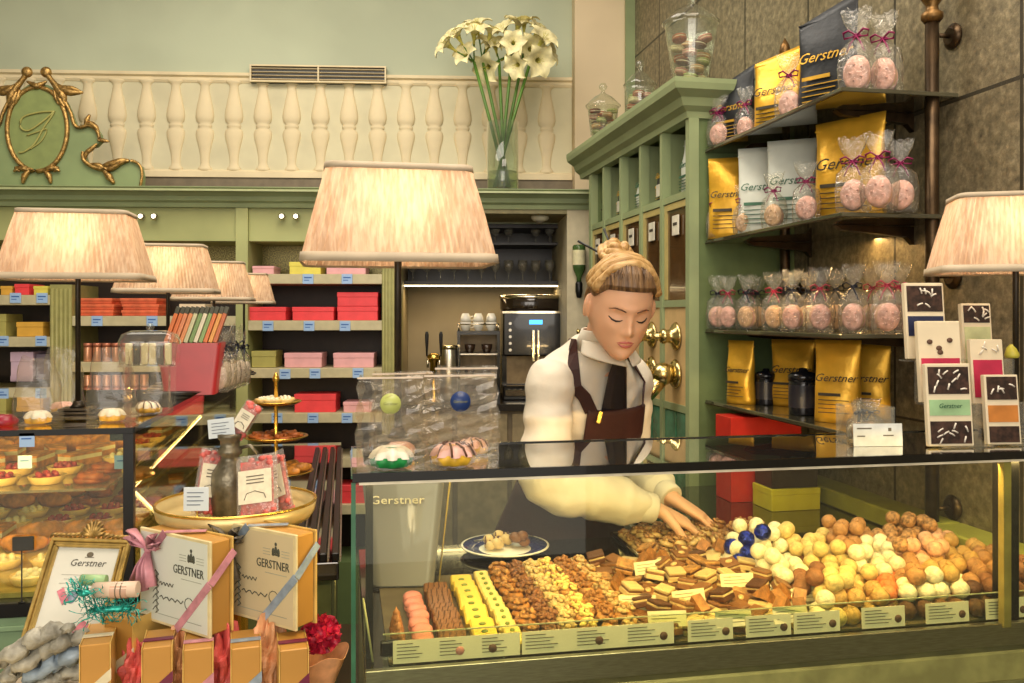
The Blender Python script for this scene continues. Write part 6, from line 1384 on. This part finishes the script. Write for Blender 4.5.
for k in range(34):
    z = 1-2*(k+.5)/34; a = k*2.4; rr = math.sqrt(1-z*z); n_ = Vector((rr*math.cos(a), rr*math.sin(a), z)); m = MB()
    def pf(x, y): return ((x-.5)*.022*(1+.3*math.sin(y*7)), .004*math.sin(x*12+k)+.003*math.sin(y*9), .008+y*.024)
    m.grid(pf, 5, 4, sm=False); M = n_.to_track_quat('Z', 'Y').to_matrix().to_4x4() @ Matrix.Rotation(k, 4, 'Z'); m.xf(M); 
    if k == 0: pmm = m
    else: pmm.add(m.v, m.f)
pmm.sphere((0, 0, 0), .018, 12, 8); pmm.build('ruffles', tis[2], pm)
p = atD(318, 700, 1.42); m = MB()
m.grid(lambda a, b_: ((.006+.042*b_)*math.cos(2*pi*a)*(1+.06*math.sin(10*pi*a)), (.006+.042*b_)*math.sin(2*pi*a)*(1+.06*math.sin(10*pi*a)), .10*b_+.006*math.sin(8*pi*a)*b_), 40, 8, sm=False)
z0 = TZ+.001; o = m.build('paper_cone', tis[1], loc=(p.x, p.y, z0), solid=.001); o.scale = (1, 1, 1.0); tag(o, 'peach paper cone holding the crimson pompon', 'paper cone')
# gilt picture frame
fw, fh = .142, .213
p = atD(14, 664, 1.45); rzf = -TH
fr = thing('picture_frame', 'gilt picture frame with carved crest holding a printed price list, leaning back by the boxes', 'picture frame', (p.x, p.y, p.z), 0, rot=(-D(31), D(2), rzf))
gf = mat('pale gilt frame', '#c9ac66', .32, .6, var=.15, scale=40, bump=.15)
def bord(i0, i1, y0_, y1_):
    m_ = MB()
    for (a, b_, c_, d_) in ((i0, fw-i0, i0, i1), (i0, fw-i0, fh-i1, fh-i0), (i0, i1, i1, fh-i1), (fw-i1, fw-i0, i1, fh-i1)): m_.box(a, b_, y0_, y1_, c_, d_, ch=.0015)
    return m_
m = bord(0, .006, -.006, .006); m2_ = bord(.006, .012, -.002, .005); m.add(m2_.v, m2_.f); m2_ = bord(.012, .016, -.006, .004); m.add(m2_.v, m2_.f); m.build('frame_moulding', gf, fr)
MB().box(.014, fw-.014, .001, .003, .014, fh-.014).build('printed_sheet', mat('price list paper', '#d6d5c8', .5, var=.02), fr)
m = MB(); m.box(.002, fw-.002, .0061, .008, .002, fh-.002); m.build('backing', darkin, fr)
text('Gerstner', .017, mat('dark grey lettering', '#55534a', .5), fr, (fw/2+.004, .0005, fh*.775), (pi/2, 0, 0), shear=.2, ext=.0003)
m = MB(); m.sphere((fw/2+.004, .0006, fh*.87), .006, 10, 7, sc=(1, .2, .8)); m.box(fw/2-.004, fw/2+.012, .0003, .001, fh*.845, fh*.85); m.build('emblem', inkc, fr)
m = MB()
for k in range(4): m.box(.035+.006*(k % 2), fw-.035, .0004, .001, fh*(.70-.035*k), fh*(.703-.035*k))
m.build('fine_print', mat('faint print', '#a9a79b', .6), fr)
pm1 = mat('rose printed patch', '#cf7d8a', .5, var=.2, scale=60); pm2 = mat('grey blue printed patch', '#8b93a8', .5, var=.2, scale=60)
m = MB()
for (cx_, cz_, w_, h_, a) in ((.048, .112, .012, .028, -.6), (.095, .062, .018, .02, .5), (.082, .045, .01, .02, .2)):
    st_ = m.mark(); m.box(-w_/2, w_/2, -.0003, .0003, -h_/2, h_/2); m.xf(Matrix.Translation((cx_, .0004, cz_)) @ Matrix.Rotation(a, 4, 'Y'), st_)
m.build('printed_picture', pm1, fr)
m = MB(); m.lathe([(0, 0), (.009, 0), (.009, .0005), (0, .0005)], 16, sy=1.3, cap=False); m.build('printed_picture', pm2, fr, loc=(.064, .0008, .112), rot=(pi/2, 0, 0))
m = MB(); random.seed(2)
for k in range(17):
    x = fw*(k+.3)/16.6; hgt = .006+.010*math.exp(-((x-fw/2)/.022)**2)
    m.tube([(x-.006, -.002, fh), (x-.002, -.005, fh+hgt*.8), (x+.004, -.004, fh+hgt), (x+.006, -.002, fh+hgt*.4), (x+.002, -.005, fh+hgt*.3)], [.002, .003, .0028, .0022, .0012], 6)
for k in range(9): a = k*pi/8; m.tube([(fw/2, -.003, fh+.004), (fw/2+.016*math.cos(a), -.006, fh+.008+.020*math.sin(a)), (fw/2+.022*math.cos(a), -.003, fh+.008+.026*math.sin(a))], [.002, .0042, .001], 6)
m.build('carved_crest', mat('aged gilt carving', '#a98a50', .4, .65, var=.35, scale=90), fr)
MB().box(fw/2-.015, fw/2+.015, .0, .004, 0, .19).build('easel_leg', darkin, fr, loc=(0, .009, fh*.9), rot=(pi+D(62)*0+.9+.2, 0, 0))
# tulle bags, teal tinsel, rolled packets
tul = mat('grey white tulle', '#a9a596', .55, var=.25, scale=30, bump=.6, bscale=60)
random.seed(31)
for k in range(5):
    a0 = [(-8, 668), (8, 676), (22, 684), (-10, 690), (30, 694)][k]; a1 = [(72, 628), (88, 636), (104, 648), (66, 655), (98, 668)][k]; dd = 1.36+.01*k
    p0_ = atD(*a0, dd); p1_ = atD(*a1, dd+.01); pts = []; rs = []
    for j in range(22):
        q = j/21; p = p0_.lerp(p1_, q); pts.append(p+Vector((.004*math.sin(j*1.1+k), .006*math.sin(j*.8), .012*math.sin(pi*q)+.0025*math.sin(j*1.7+k)))-p0_); rs.append((.011+.004*math.sin(j*1.25+k*2)+.006*math.sin(pi*q))*(1 if 0 < j < 21 else .4))
    m = MB(); m.tube(pts, rs, 14, flat=.75)
    for v_i in range(len(m.v)): x, y, z = m.v[v_i]; f = .0016*math.sin(v_i*2.4); m.v[v_i] = (x+f, y+f, z+f)
    tag(m.build('tulle_ribbon', [tul, rib['blue']][k == 2], loc=p0_), f"{'grey blue' if k == 2 else 'grey white'} twisted tulle bag in the heap before the frame, {ORD[k]} from the frame", 'tulle bag', 'heap of tulle bags')
tag(MB().box(-.075, .075, -.04, .04, 0, .052, ch=.004).build('candy_carton', mat('pale candy carton', '#c9b9a0', .5), loc=(atD(30, 690, 1.38).x, atD(30, 690, 1.38).y+.02, TZ+.0005), rz=-.2), 'pale carton under the heap of tulle bags', 'carton')
teal = mat('teal tinsel', '#2fae9e', .3, .3, var=.35, scale=120)
def tinsel(u, v, d, n, wx, label):
    p = atD(u, v, d); m = MB(); random.seed(int(u+v))
    for k in range(n):
        x = random.uniform(-wx, wx); y = random.uniform(-.01, .01); z = random.uniform(-.004, .004); a = random.random()*6; pts = [(x, y, z)]
        for q in range(5): a += random.uniform(-1.2, 1.2); pts.append((pts[-1][0]+.006*math.cos(a), pts[-1][1]+random.uniform(-.004, .004), pts[-1][2]+.006*math.sin(a)))
        m.tube(pts, .0013, 4, flat=.4)
    m.sphere((0, 0, 0), .007, 10, 6, sc=(wx/.007, 1, .8)); return tag(m.build('tinsel_bundle', teal, loc=p), label, 'tinsel', 'teal tinsel bundles')
tinsel(111, 609, 1.375, 90, .036, 'long bundle of teal tinsel lying along the box tops'); tinsel(84, 593, 1.36, 45, .010, 'short tuft of teal tinsel at the end of the pink paper roll')
p = atD(116, 590, 1.375); t = thing('paper_roll', 'pale pink paper wrapped roll with printed label above the teal tinsel', 'paper roll', p, -TH+.05)
m = MB(); m.tube([(-.034, 0, 0), (.034, 0, .001)], .0125, 14); m.build('roll_body', mat('pale pink paper', '#dcc3ac', .5, var=.06), t)
m = MB(); m.lathe([(.0129, -.006), (.0129, .020)], 14, cap=False); m.build('label_band', mat('roll label', '#c7a28c', .5), t, rot=(0, pi/2, 0))
m = MB(); m.lathe([(.0132, .010), (.0132, .012)], 14, cap=False); m.lathe([(.0132, .002), (.0132, .004)], 14, cap=False); m.build('print', inkc, t, rot=(0, pi/2, 0))
tag(MB().tube([(-.02, 0, 0), (.02, 0, 0)], [.009, .008], 10).build('green_candy_roll', mat('pale green wrap', '#9dc08a', .45, var=.1), loc=atD(94, 580, 1.385), rz=-TH), 'pale green wrapped roll lying above the tinsel tuft', 'paper roll')
# ================= the saleswoman =================
fx, fy = .14, 2.44
def cw_(p): return Vector((p[0]*CT+p[1]*ST, -p[0]*ST+p[1]*CT, p[2]))   # camera-aligned floor axes -> room axes
wroot = thing('person', 'woman in white blouse, maroon apron and dark tie bending over the chocolates, hair pinned up', 'person', cw_((fx, fy, 0)), -TH)
def L(x, y, z): return Vector((x-fx, y-fy, z))
skin = mat('fair skin', '#dcab88', .5, var=.03, scale=12, sss=.12)
blou = mat('white cotton blouse', '#d6cebc', .75, var=.03, scale=8, bump=.1, bscale=50)
maro = mat('maroon apron cloth', '#321310', .65, var=.12, scale=12, bump=.1, bscale=80)
navt = mat('dark tie silk', '#16161e', .4, var=.1)
RG = [(L(.13, 2.45, .74), .165, .12), (L(.132, 2.44, .84), .170, .12), (L(.134, 2.42, .92), .165, .115), (L(.15, 2.37, 1.05), .128, .092), (L(.172, 2.305, 1.17), .142, .105), (L(.186, 2.25, 1.26), .150, .118), (L(.198, 2.205, 1.33), .155, .098), (L(.204, 2.172, 1.375), .138, .072), (L(.210, 2.142, 1.412), .066, .056), (L(.214, 2.12, 1.44), .050, .050)]
sn = Vector((.81, .584, 0)).normalized(); fn = Vector((.584, -.81, 0)).normalized()
def ring_at(t):
    t = max(0, min(len(RG)-1.0001, t)); i = int(t); f = t-i; f = f*f*(3-2*f)*.5+f*.5
    a, b_ = RG[i], RG[i+1]; return a[0].lerp(b_[0], f), a[1]*(1-f)+b_[1]*f, a[2]*(1-f)+b_[2]*f
def TP(t, ang, off=0.):
    c, hw, hd = ring_at(t); j = min(t, len(RG)-1.001); i = int(j); up = (RG[i+1][0]-RG[i][0]).normalized(); f_ = sn.cross(up)*-1
    f_ = up.cross(sn)*-1 if up.cross(sn).dot(fn) < 0 else up.cross(sn)
    ca, sa = math.cos(ang), math.sin(ang)
    return c+sn*(hw+off)*math.copysign(abs(sa)**.85, sa)+f_*(hd+off)*math.copysign(abs(ca)**.9, ca)
def torso(m, t0, t1, off, n=32, steps=26, mi=0):
    m.loft([[TP(t0+(t1-t0)*k/steps, 2*pi*j/n, off) for j in range(n)] for k in range(steps+1)], mi)
# head
hc = L((620-U0)/F*1.99, 1.99, CZ-(304-V0)*1.99/F)
HR = Matrix.Rotation(D(9), 4, 'Y') @ Matrix.Rotation(D(25), 4, 'X') @ Matrix.Rotation(D(13), 4, 'Z'); HS = .97
HM = Matrix.Translation(hc) @ HR @ Matrix.Scale(HS, 4)
def g(x, z, cx_, cz_, sx, sz): return math.exp(-((x-cx_)/sx)**2-((z-cz_)/sz)**2)
def hp(th, ph, off=0.):
    """th: 0 faces front (-y), ph: latitude"""
    nx, ny, nz = math.cos(ph)*math.sin(th), -math.cos(ph)*math.cos(th), math.sin(ph)
    x, y, z = nx*(.073+off), ny*(.092+off), nz*(.115+off)
    t = max(0., -z/.115); x *= (1-.27*t**2.1)*(1+.10*math.exp(-((z+.078)/.032)**2)); x *= 1+.04*g(0, z, 0, -.03, 1, .03)
    if y > 0: y *= 1-.45*t
    y -= .056*t**2.2 if ny < .2 else .056*t**2.2*max(0, 1-(ny-.2)*2)
    if ny < 0:
        w_ = min(1, -ny*2.2); y *= (1-.06*g(x, z, 0, .0, .2, .05))
        d = .0165*g(x, z, 0, -.029, .0085, .011)+.010*g(x, z, 0, -.010, .0075, .020)+.004*(g(x, z, .0105, -.034, .006, .006)+g(x, z, -.0105, -.034, .006, .006))
        d += -.0085*(g(x, z, .030, .006, .015, .011)+g(x, z, -.030, .006, .015, .011))+.0052*(g(x, z, .030, .001, .011, .007)+g(x, z, -.030, .001, .011, .007))
        d += .003*g(x, z, 0, .024, .045, .009)+.0045*(g(x, z, .037, -.024, .018, .018)+g(x, z, -.037, -.024, .018, .018))
        d += .0055*g(x, z, 0, -.058, .019, .013)-.0016*g(x, z, 0, -.0575, .018, .0022)-.004*g(x, z, 0, -.073, .016, .006)+.006*g(x, z, 0, -.092, .016, .012)
        y -= d*w_
    return Vector((x, y, z))
def face_pt(x, z, off=.0):
    best = None
    for i in range(-34, 35):
        for j in range(-48, 40):
            p = hp(i*.032, j*.032)
            q = (p.x-x)**2+(p.z-z)**2
            if best is None or q < best[0]: best = (q, p)
    p = best[1]; return Vector((x, p.y-off, z))
body = MB()
NH, MH = 112, 84
body.loft([[HM @ hp(2*pi*j/NH, -pi/2+pi*(i+.02)/(MH+.04)) for j in range(NH)] for i in range(MH+1)])
for sx in (-1, 1):
    st = body.mark(); body.sphere((0, 0, 0), .021, 14, 10, sc=(.42, .75, 1.45)); body.sphere((.0, -.002, -.02), .007, 8, 6); body.xf(HM @ Matrix.Translation((sx*.078, .004, -.010)) @ Matrix.Rotation(sx*.55, 4, 'Z'), st)
nb = HM @ Vector((0, .030, -.05)); n0 = RG[8][0]
body.tube([nb, nb.lerp(n0, .5)+Vector((0, .006, 0)), n0, n0+Vector((0, .01, -.05))], [.050, .046, .050, .052], 20)
torso(body, 0, 8.6, -.008)
# arms
RS, RE, RW = L(.092, 2.085, 1.345), L(.076, 2.035, 1.105), L(.345, 2.095, 1.035)
LS, LE, LW = L(.312, 2.245, 1.345), L(.312, 2.36, 1.11), L(.405, 2.205, 1.035)
def arm(S, E, W): body.tube([S, S.lerp(E, .5), E, E.lerp(W, .35), W], [.045, .042, .036, .034, .024], 16)
arm(RS, RE, RW); arm(LS, LE, LW)
def hand(m, W, f, n, side, spread=.0, curl=.5, s=1.):
    """palm from the wrist along f, palm facing n; thumb on 'side'"""
    f = f.normalized(); n = (n-f*n.dot(f)).normalized(); a = f.cross(n).normalized()*side
    def pl(u_, w_, t_, k=14):
        c = W+f*u_*s; return [c+a*w_*s*math.cos(2*pi*j/k)+n*t_*s*math.sin(2*pi*j/k) for j in range(k)]
    m.loft([pl(-.02, .024, .018), pl(.0, .026, .018), pl(.03, .036, .016), pl(.06, .040, .014), pl(.085, .038, .011), pl(.09, .03, .006)])
    for k, (off, ln, r) in enumerate(((.029, .070, .0082), (.0098, .079, .0086), (-.0098, .073, .0082), (-.029, .058, .0072))):
        p = W+f*.078*s+a*off*s; d = (f+a*(off*6*spread)).normalized(); pts = [p-d*.02*s, p]; rs = [r*s*1.05, r*s]
        ang = .0
        for q, frac in enumerate((.42, .32, .26)):
            ang += curl*(.55+.25*q); dd = (d*math.cos(ang)+n*math.sin(ang)); p = p+dd*ln*frac*s; pts.append(p); rs.append(r*s*(1-.09*(q+1)))
        m.tube(pts, rs, 10); m.sphere(pts[-1], rs[-1], 10, 8)
    p = W+f*.020*s+a*.026*s; d1 = (f*.62+a*.7+n*.25).normalized(); d2 = (f*.85+a*.25+n*.5).normalized()
    q1 = p+d1*.038*s; q2 = q1+d2*.030*s; q3 = q2+(d2+n*.35).normalized()*.024*s
    m.tube([p-d1*.012*s, p, q1, q2, q3], [.013*s, .014*s, .0105*s, .0092*s, .0075*s], 10); m.sphere(q3, .0075*s, 10, 8)
hand(body, RW+Vector((.004, 0, -.001)), Vector((.88, .12, -.42)), Vector((-.35, .1, -1)), -1, .5, .42)
hand(body, LW+Vector((.004, 0, 0)), Vector((.80, -.30, -.45)), Vector((-.3, 0, -1)), 1, .3, .40)
for sx, fxo in ((-1, .10), (1, .10)):
    hp_ = RG[0][0]+sn*sx*.085+Vector((0, 0, .04)); kn = hp_+Vector((0, .0, -.36))+fn*.02; ft = kn+Vector((0, .02, -.37)); ft.z = .07
    body.tube([hp_, kn, kn.lerp(ft, .4), ft], [.085, .055, .052, .035], 16); body.tube([ft+fn*-.03+Vector((0, 0, -.03)), ft+fn*.05+Vector((0, 0, -.035)), ft+fn*.15+Vector((0, 0, -.045))], [.032, .034, .022], 12)
b_o = body.build('body', skin, wroot)
md = b_o.modifiers.new('r', 'REMESH'); md.mode = 'VOXEL'; md.voxel_size = .0034; md.use_smooth_shade = True
md = b_o.modifiers.new('s', 'SMOOTH'); md.factor = .5; md.iterations = 2
tag(b_o, 'fair skinned head, neck and hands')
# face details
def H(p): return HM @ p
def fcurve(pts, off): return [H(face_pt(x, z, off)) for x, z in pts]
lipm = mat('rose lips', '#b5645a', .4, var=.05); brm = mat('brown eyebrow hair', '#6b4630', .6, var=.2, scale=200); lam = mat('dark lashes', '#2b1c15', .5)
m = MB()
m.tube(fcurve([(-.021, -.0585), (-.012, -.0555), (-.004, -.0535), (0, -.0548), (.004, -.0535), (.012, -.0555), (.021, -.0585)], -.0005), [.0008, .0026, .0034, .0030, .0034, .0026, .0008], 8)
m.tube(fcurve([(-.019, -.0595), (-.010, -.0630), (0, -.0645), (.010, -.0630), (.019, -.0595)], -.0005), [.0008, .0032, .0040, .0032, .0008], 8); m.build('lips', lipm, wroot)
for sx in (-1, 1):
    m = MB(); m.tube(fcurve([(sx*.013, .0185), (sx*.024, .0225), (sx*.036, .0235), (sx*.048, .017)], .0002), [.0022, .0034, .0028, .0010], 6, flat=.6); m.build('eyebrow', brm, wroot)
    m = MB(); m.tube(fcurve([(sx*.017, -.0025), (sx*.023, -.0058), (sx*.031, -.0072), (sx*.039, -.0055), (sx*.046, -.0005)], .0002), [.0008, .0018, .0024, .0022, .0012], 6); m.build('eyelashes', lam, wroot)
    m = MB(); m.tube(fcurve([(sx*.018, .0065), (sx*.031, .0095), (sx*.045, .0055)], -.0003), [.0004, .0009, .0004], 6); m.build('eyelid_crease', mat('eyelid shade makeup', '#a5745c', .6), wroot)
# hair
def hairmat(n_, c1, c2_, st_):
    m_ = mat(n_, c1, .42, var=.2, scale=1, col2=c2_, stretch=st_, bump=.35, bscale=1.); return m_
hdk = hairmat('combed ash brown hair', '#8a6b48', '#4a3524', (170, 14, 14)); hbl = hairmat('blond braid hair', '#c9a56e', '#99733f', (16, 190, 60))
hdk = hdk
m = MB(); vs = {}; fs = []; NN, MM = 96, 60
def hairline(th):
    a = abs((th+pi) % (2*pi)-pi)       # 0 front, pi back
    if a < .95: return .60-.10*(a/.95)**2
    if a < 1.35: return .50-.30*((a-.95)/.4)
    if a < 1.75: return .20-.05*((a-1.35)/.4)
    if a < 2.15: return .15-.70*((a-1.75)/.4)
    return -.57
for i in range(MM+1):
    for j in range(NN):
        th = 2*pi*j/NN; lo = hairline(th); ph = lo+(pi/2-lo)*i/MM
        edge = min(1, i/5); off = (.0015+.0085*edge)*(1+.10*math.sin(th*26+ph*1.5))
        p = hp(th, ph, 0); n_ = Vector((p.x/.073**2, p.y/.092**2, max(p.z, -.04)/.115**2)).normalized(); m.v.append(tuple(H(p+n_*off)))
for i in range(MM):
    for j in range(NN): k = (j+1) % NN; m.f.append((i*NN+j, i*NN+k, (i+1)*NN+k, (i+1)*NN+j)); m.m.append(0); m.s.append(True)
hair = m.build('hair', hdk, wroot)
def arc(k, r_off, y0, tilt):
    out = []
    for j in range(25):
        a = -1.18+2.36*j/24; out.append(H(Vector(((.082+r_off)*math.sin(a), y0+.012*math.cos(a)*tilt, -.004+(.118+r_off)*math.cos(a)))))
    return out
for k, (ro, y0) in enumerate(((.0, -.018), (.004, .002), (.003, .022), (-.002, .040))):
    pts = arc(k, ro, y0, -1); m = MB(); m.tube(pts, [.011+.0012*math.sin(j*1.1+k*2) for j in range(25)], 12); m.build('braid', hbl, hair)
bc = HM @ Vector((-.012, .066, .098))
m = MB()
for k in range(3):
    pts = []; 
    for j in range(33): a = 2*pi*j/32*1.0; r_ = .034-.009*k; pts.append(bc+HR.to_3x3() @ Vector((r_*math.cos(a), r_*math.sin(a), .002+.009*k+.005*math.sin(3*a+k))))
    m.tube(pts, .0105, 10, cap=False)
m.sphere(bc, .030, 14, 10, sc=(1, 1, .9)); m.build('bun', hbl, hair)
random.seed(17)
m = MB()
for k in range(26):
    th = random.uniform(-1.35, 1.35); q = H(hp(th, hairline(th)+.02, .004)); q2 = H(hp(th*1.06, hairline(th)+.30, .011)); q3 = H(hp(th*1.08, hairline(th)+.58, .011)); m.tube([q, q2, q3], [.0016, .0028, .0018], 5)
m.build('combed_strands', hdk, hair)
for (a_, b_) in (((578, 241, 2.02), (600, 253, 2.0)), ((604, 229, 2.06), (611, 246, 2.03))):
    A, B = [L((u-U0)/F*d, d, CZ-(v-V0)*d/F) for u, v, d in (a_, b_)]
    MB().tube([A, B.lerp(A, -.6)], [.003, .002], 8).build('hair_stick', black, hair)
# blouse
m = MB(); torso(m, 2.2, 8.4, .009)
def sleeve(S, E, W, r):
    pts = []; rs = []; n_ = 26
    for k in range(n_+1):
        q = k/n_; p = (S.lerp(E, q*2) if q < .5 else E.lerp(W, (q-.5)*2)); pts.append(p)
        base = r*(1.02-.10*abs(q-.5)*2 if q < .86 else .95-(q-.86)*3.2); rs.append(base*(1+.05*math.sin(k*1.7)+.03*math.sin(k*3.1)))
    sm_ = [pts[0]]+[(pts[i-1]+pts[i]*2+pts[i+1])/4 for i in range(1, n_)]+[pts[-1]]
    sm_ = [sm_[0]]+[(sm_[i-1]+sm_[i]*2+sm_[i+1])/4 for i in range(1, n_)]+[sm_[-1]]
    m.tube(sm_, rs, 22); m.sphere(S, r*.93, 16, 12)
sleeve(RS, RE, RE.lerp(RW, .93), .061); sleeve(LS, LE, LE.lerp(LW, .93), .056)
bl = m.build('blouse', blou, wroot)
md = bl.modifiers.new('r', 'REMESH'); md.mode = 'VOXEL'; md.voxel_size = .0055; md.use_smooth_shade = True
md = bl.modifiers.new('s', 'SMOOTH'); md.factor = .5; md.iterations = 6
tx_ = bpy.data.textures.new('cloth folds', 'CLOUDS'); tx_.noise_scale = .07; tx_.noise_depth = 1
md = bl.modifiers.new('d', 'DISPLACE'); md.texture = tx_; md.strength = .016; md.mid_level = .5
# cuffs
for (E, W) in ((RE, RW), (LE, LW)):
    d = (W-E).normalized(); MB().tube([W-d*.040, W-d*.034, W-d*.006, W-d*.002], [.034, .037, .036, .033], 20).build('cuff', blou, bl)
# collar: stand plus two points
c0 = RG[8][0]+Vector((0, 0, .004)); nd = (nb-n0).normalized()
m = MB(); rr = []
for k, (q, r_) in enumerate(((0, .062), (.30, .060), (.62, .060))):
    c = n0+(nb-n0)*q; rr.append([c+sn*r_*math.sin(a)+fn*r_*math.cos(a)-nd*.012*math.cos(a)*(1 if k else 0) for a in [.08+(2*pi-.16)*j/30 for j in range(31)]])
m.loft(rr, cap=False, closed=False); m.build('collar', blou, bl, solid=.004)
for sg in (-1, 1):
    m = MB(); c = n0+(nb-n0)*.5
    def pf(a, b_):
        ang = sg*(.10+1.6*a); p = c+sn*(.064+.014*b_)*math.sin(ang)+fn*(.064+.018*b_)*math.cos(ang)-nd*.014*math.cos(ang)
        return p-Vector((0, 0, 1))*(.012+b_*(.052-.020*a))+fn*.012*b_
    m.grid(pf, 12, 6); m.build('collar_point', blou, bl, solid=.0025)
# tie: knot and short blade
kt = n0+(nb-n0)*.22+fn*.073
m = MB(); ups = Vector((0, 0, 1)); 
def tq(c, w_, th_=.006): return [c-sn*w_+fn*-.002, c-sn*w_*.5+fn*th_, c+sn*w_*.5+fn*th_, c+sn*w_+fn*-.002, c+sn*w_*.5-fn*.004, c-sn*w_*.5-fn*.004]
p5 = TP(6.1, 0, .017); p4 = TP(5.2, 0, .010)
m.loft([tq(kt+ups*.012, .014, .010), tq(kt-ups*.012, .011, .010), tq(kt.lerp(p5, .45), .030), tq(p5, .042), tq(p4, .034)], sm=False); m.build('tie', navt, wroot)
# apron: bib, straps, skirt
m = MB(); m.grid(lambda a, b_: TP(2.9+3.25*b_, (-.62+1.42*a)*(1-.30*b_), .024), 24, 20); m.build('apron_bib', maro, wroot, solid=.004)
for sg in (-1, 1):
    m = MB(); a0 = sg*.60
    path = [TP(6.1, .50 if sg > 0 else -.38, .027), TP(6.6, .62 if sg > 0 else -.50, .026), TP(7.0, .80 if sg > 0 else -.68, .024), TP(7.6, sg*1.05, .022), TP(8.0, sg*1.5, .016)]
    last = n0+(nb-n0)*.22+sn*sg*.070-fn*.02; path.append(last); path.append(n0+(nb-n0)*.20+sn*sg*.04-fn*.075)
    rings = []
    for i, p in enumerate(path):
        t_ = (path[min(i+1, len(path)-1)]-path[max(i-1, 0)]).normalized(); out_ = (p-(RG[6][0] if i < 4 else n0)).normalized(); s_ = t_.cross(out_).normalized()*.0155; o_ = t_.cross(s_).normalized()*.002
        rings.append([p-s_-o_, p+s_-o_, p+s_+o_, p-s_+o_])
    m.loft(rings, sm=False); m.build('apron_strap', maro, wroot)
m = MB(); sk = []
for k in range(15):
    q = k/14; c, hw, hd = ring_at(3.1*(1-min(1, q*1.6))); c = c.copy(); 
    if q > .625: c.z -= (q-.625)*.9
    fl = .02+.035*q; row_ = []
    for j in range(41):
        a = -2.7+5.4*j/40; row_.append(c+sn*(hw+fl+.006*math.sin(9*a)*q)*math.sin(a)+fn*(hd+fl+.006*math.sin(9*a)*q)*math.cos(a))
    sk.append(row_)
m.loft(sk, cap=False, closed=False); m.build('apron_skirt', maro, wroot, solid=.004)
m = MB(); torso(m, 0, 2.6, .012); 
tr_ = mat('black trousers', '#1a1718', .7)
for sx in (-1, 1):
    hp_ = RG[0][0]+sn*sx*.085+Vector((0, 0, .06)); kn = hp_+Vector((0, 0, -.38))+fn*.02; ft = kn+Vector((0, .02, -.36)); ft.z = .09; m.tube([hp_, kn, ft], [.098, .075, .062], 18)
    MB().tube([ft+fn*-.05+Vector((0, 0, -.045)), ft+fn*.04+Vector((0, 0, -.045)), ft+fn*.12+Vector((0, 0, -.052)), ft+fn*.165+Vector((0, 0, -.06))], [.038, .042, .036, .022], 14).build('shoe', black, wroot)
to = m.build('trousers', tr_, wroot); md = to.modifiers.new('r', 'REMESH'); md.mode = 'VOXEL'; md.voxel_size = .012; md.use_smooth_shade = True
# badge
p = TP(5.85, -.27, .031); m = MB(); m.box(-.0055, .0055, -.002, .002, -.015, .015, ch=.001); m.xf(Matrix.Translation(p) @ Matrix.Rotation(math.atan2(fn.x, -fn.y)-.35, 4, 'Z') @ Matrix.Rotation(.25, 4, 'Y')); m.build('name_pin', brass, wroot)
m = MB(); m.sphere(H(Vector((-.0745, .0, -.034))), .0035, 10, 8); m.build('earring', mat('pearl', '#efe6d6', .2, coat=.5), wroot)
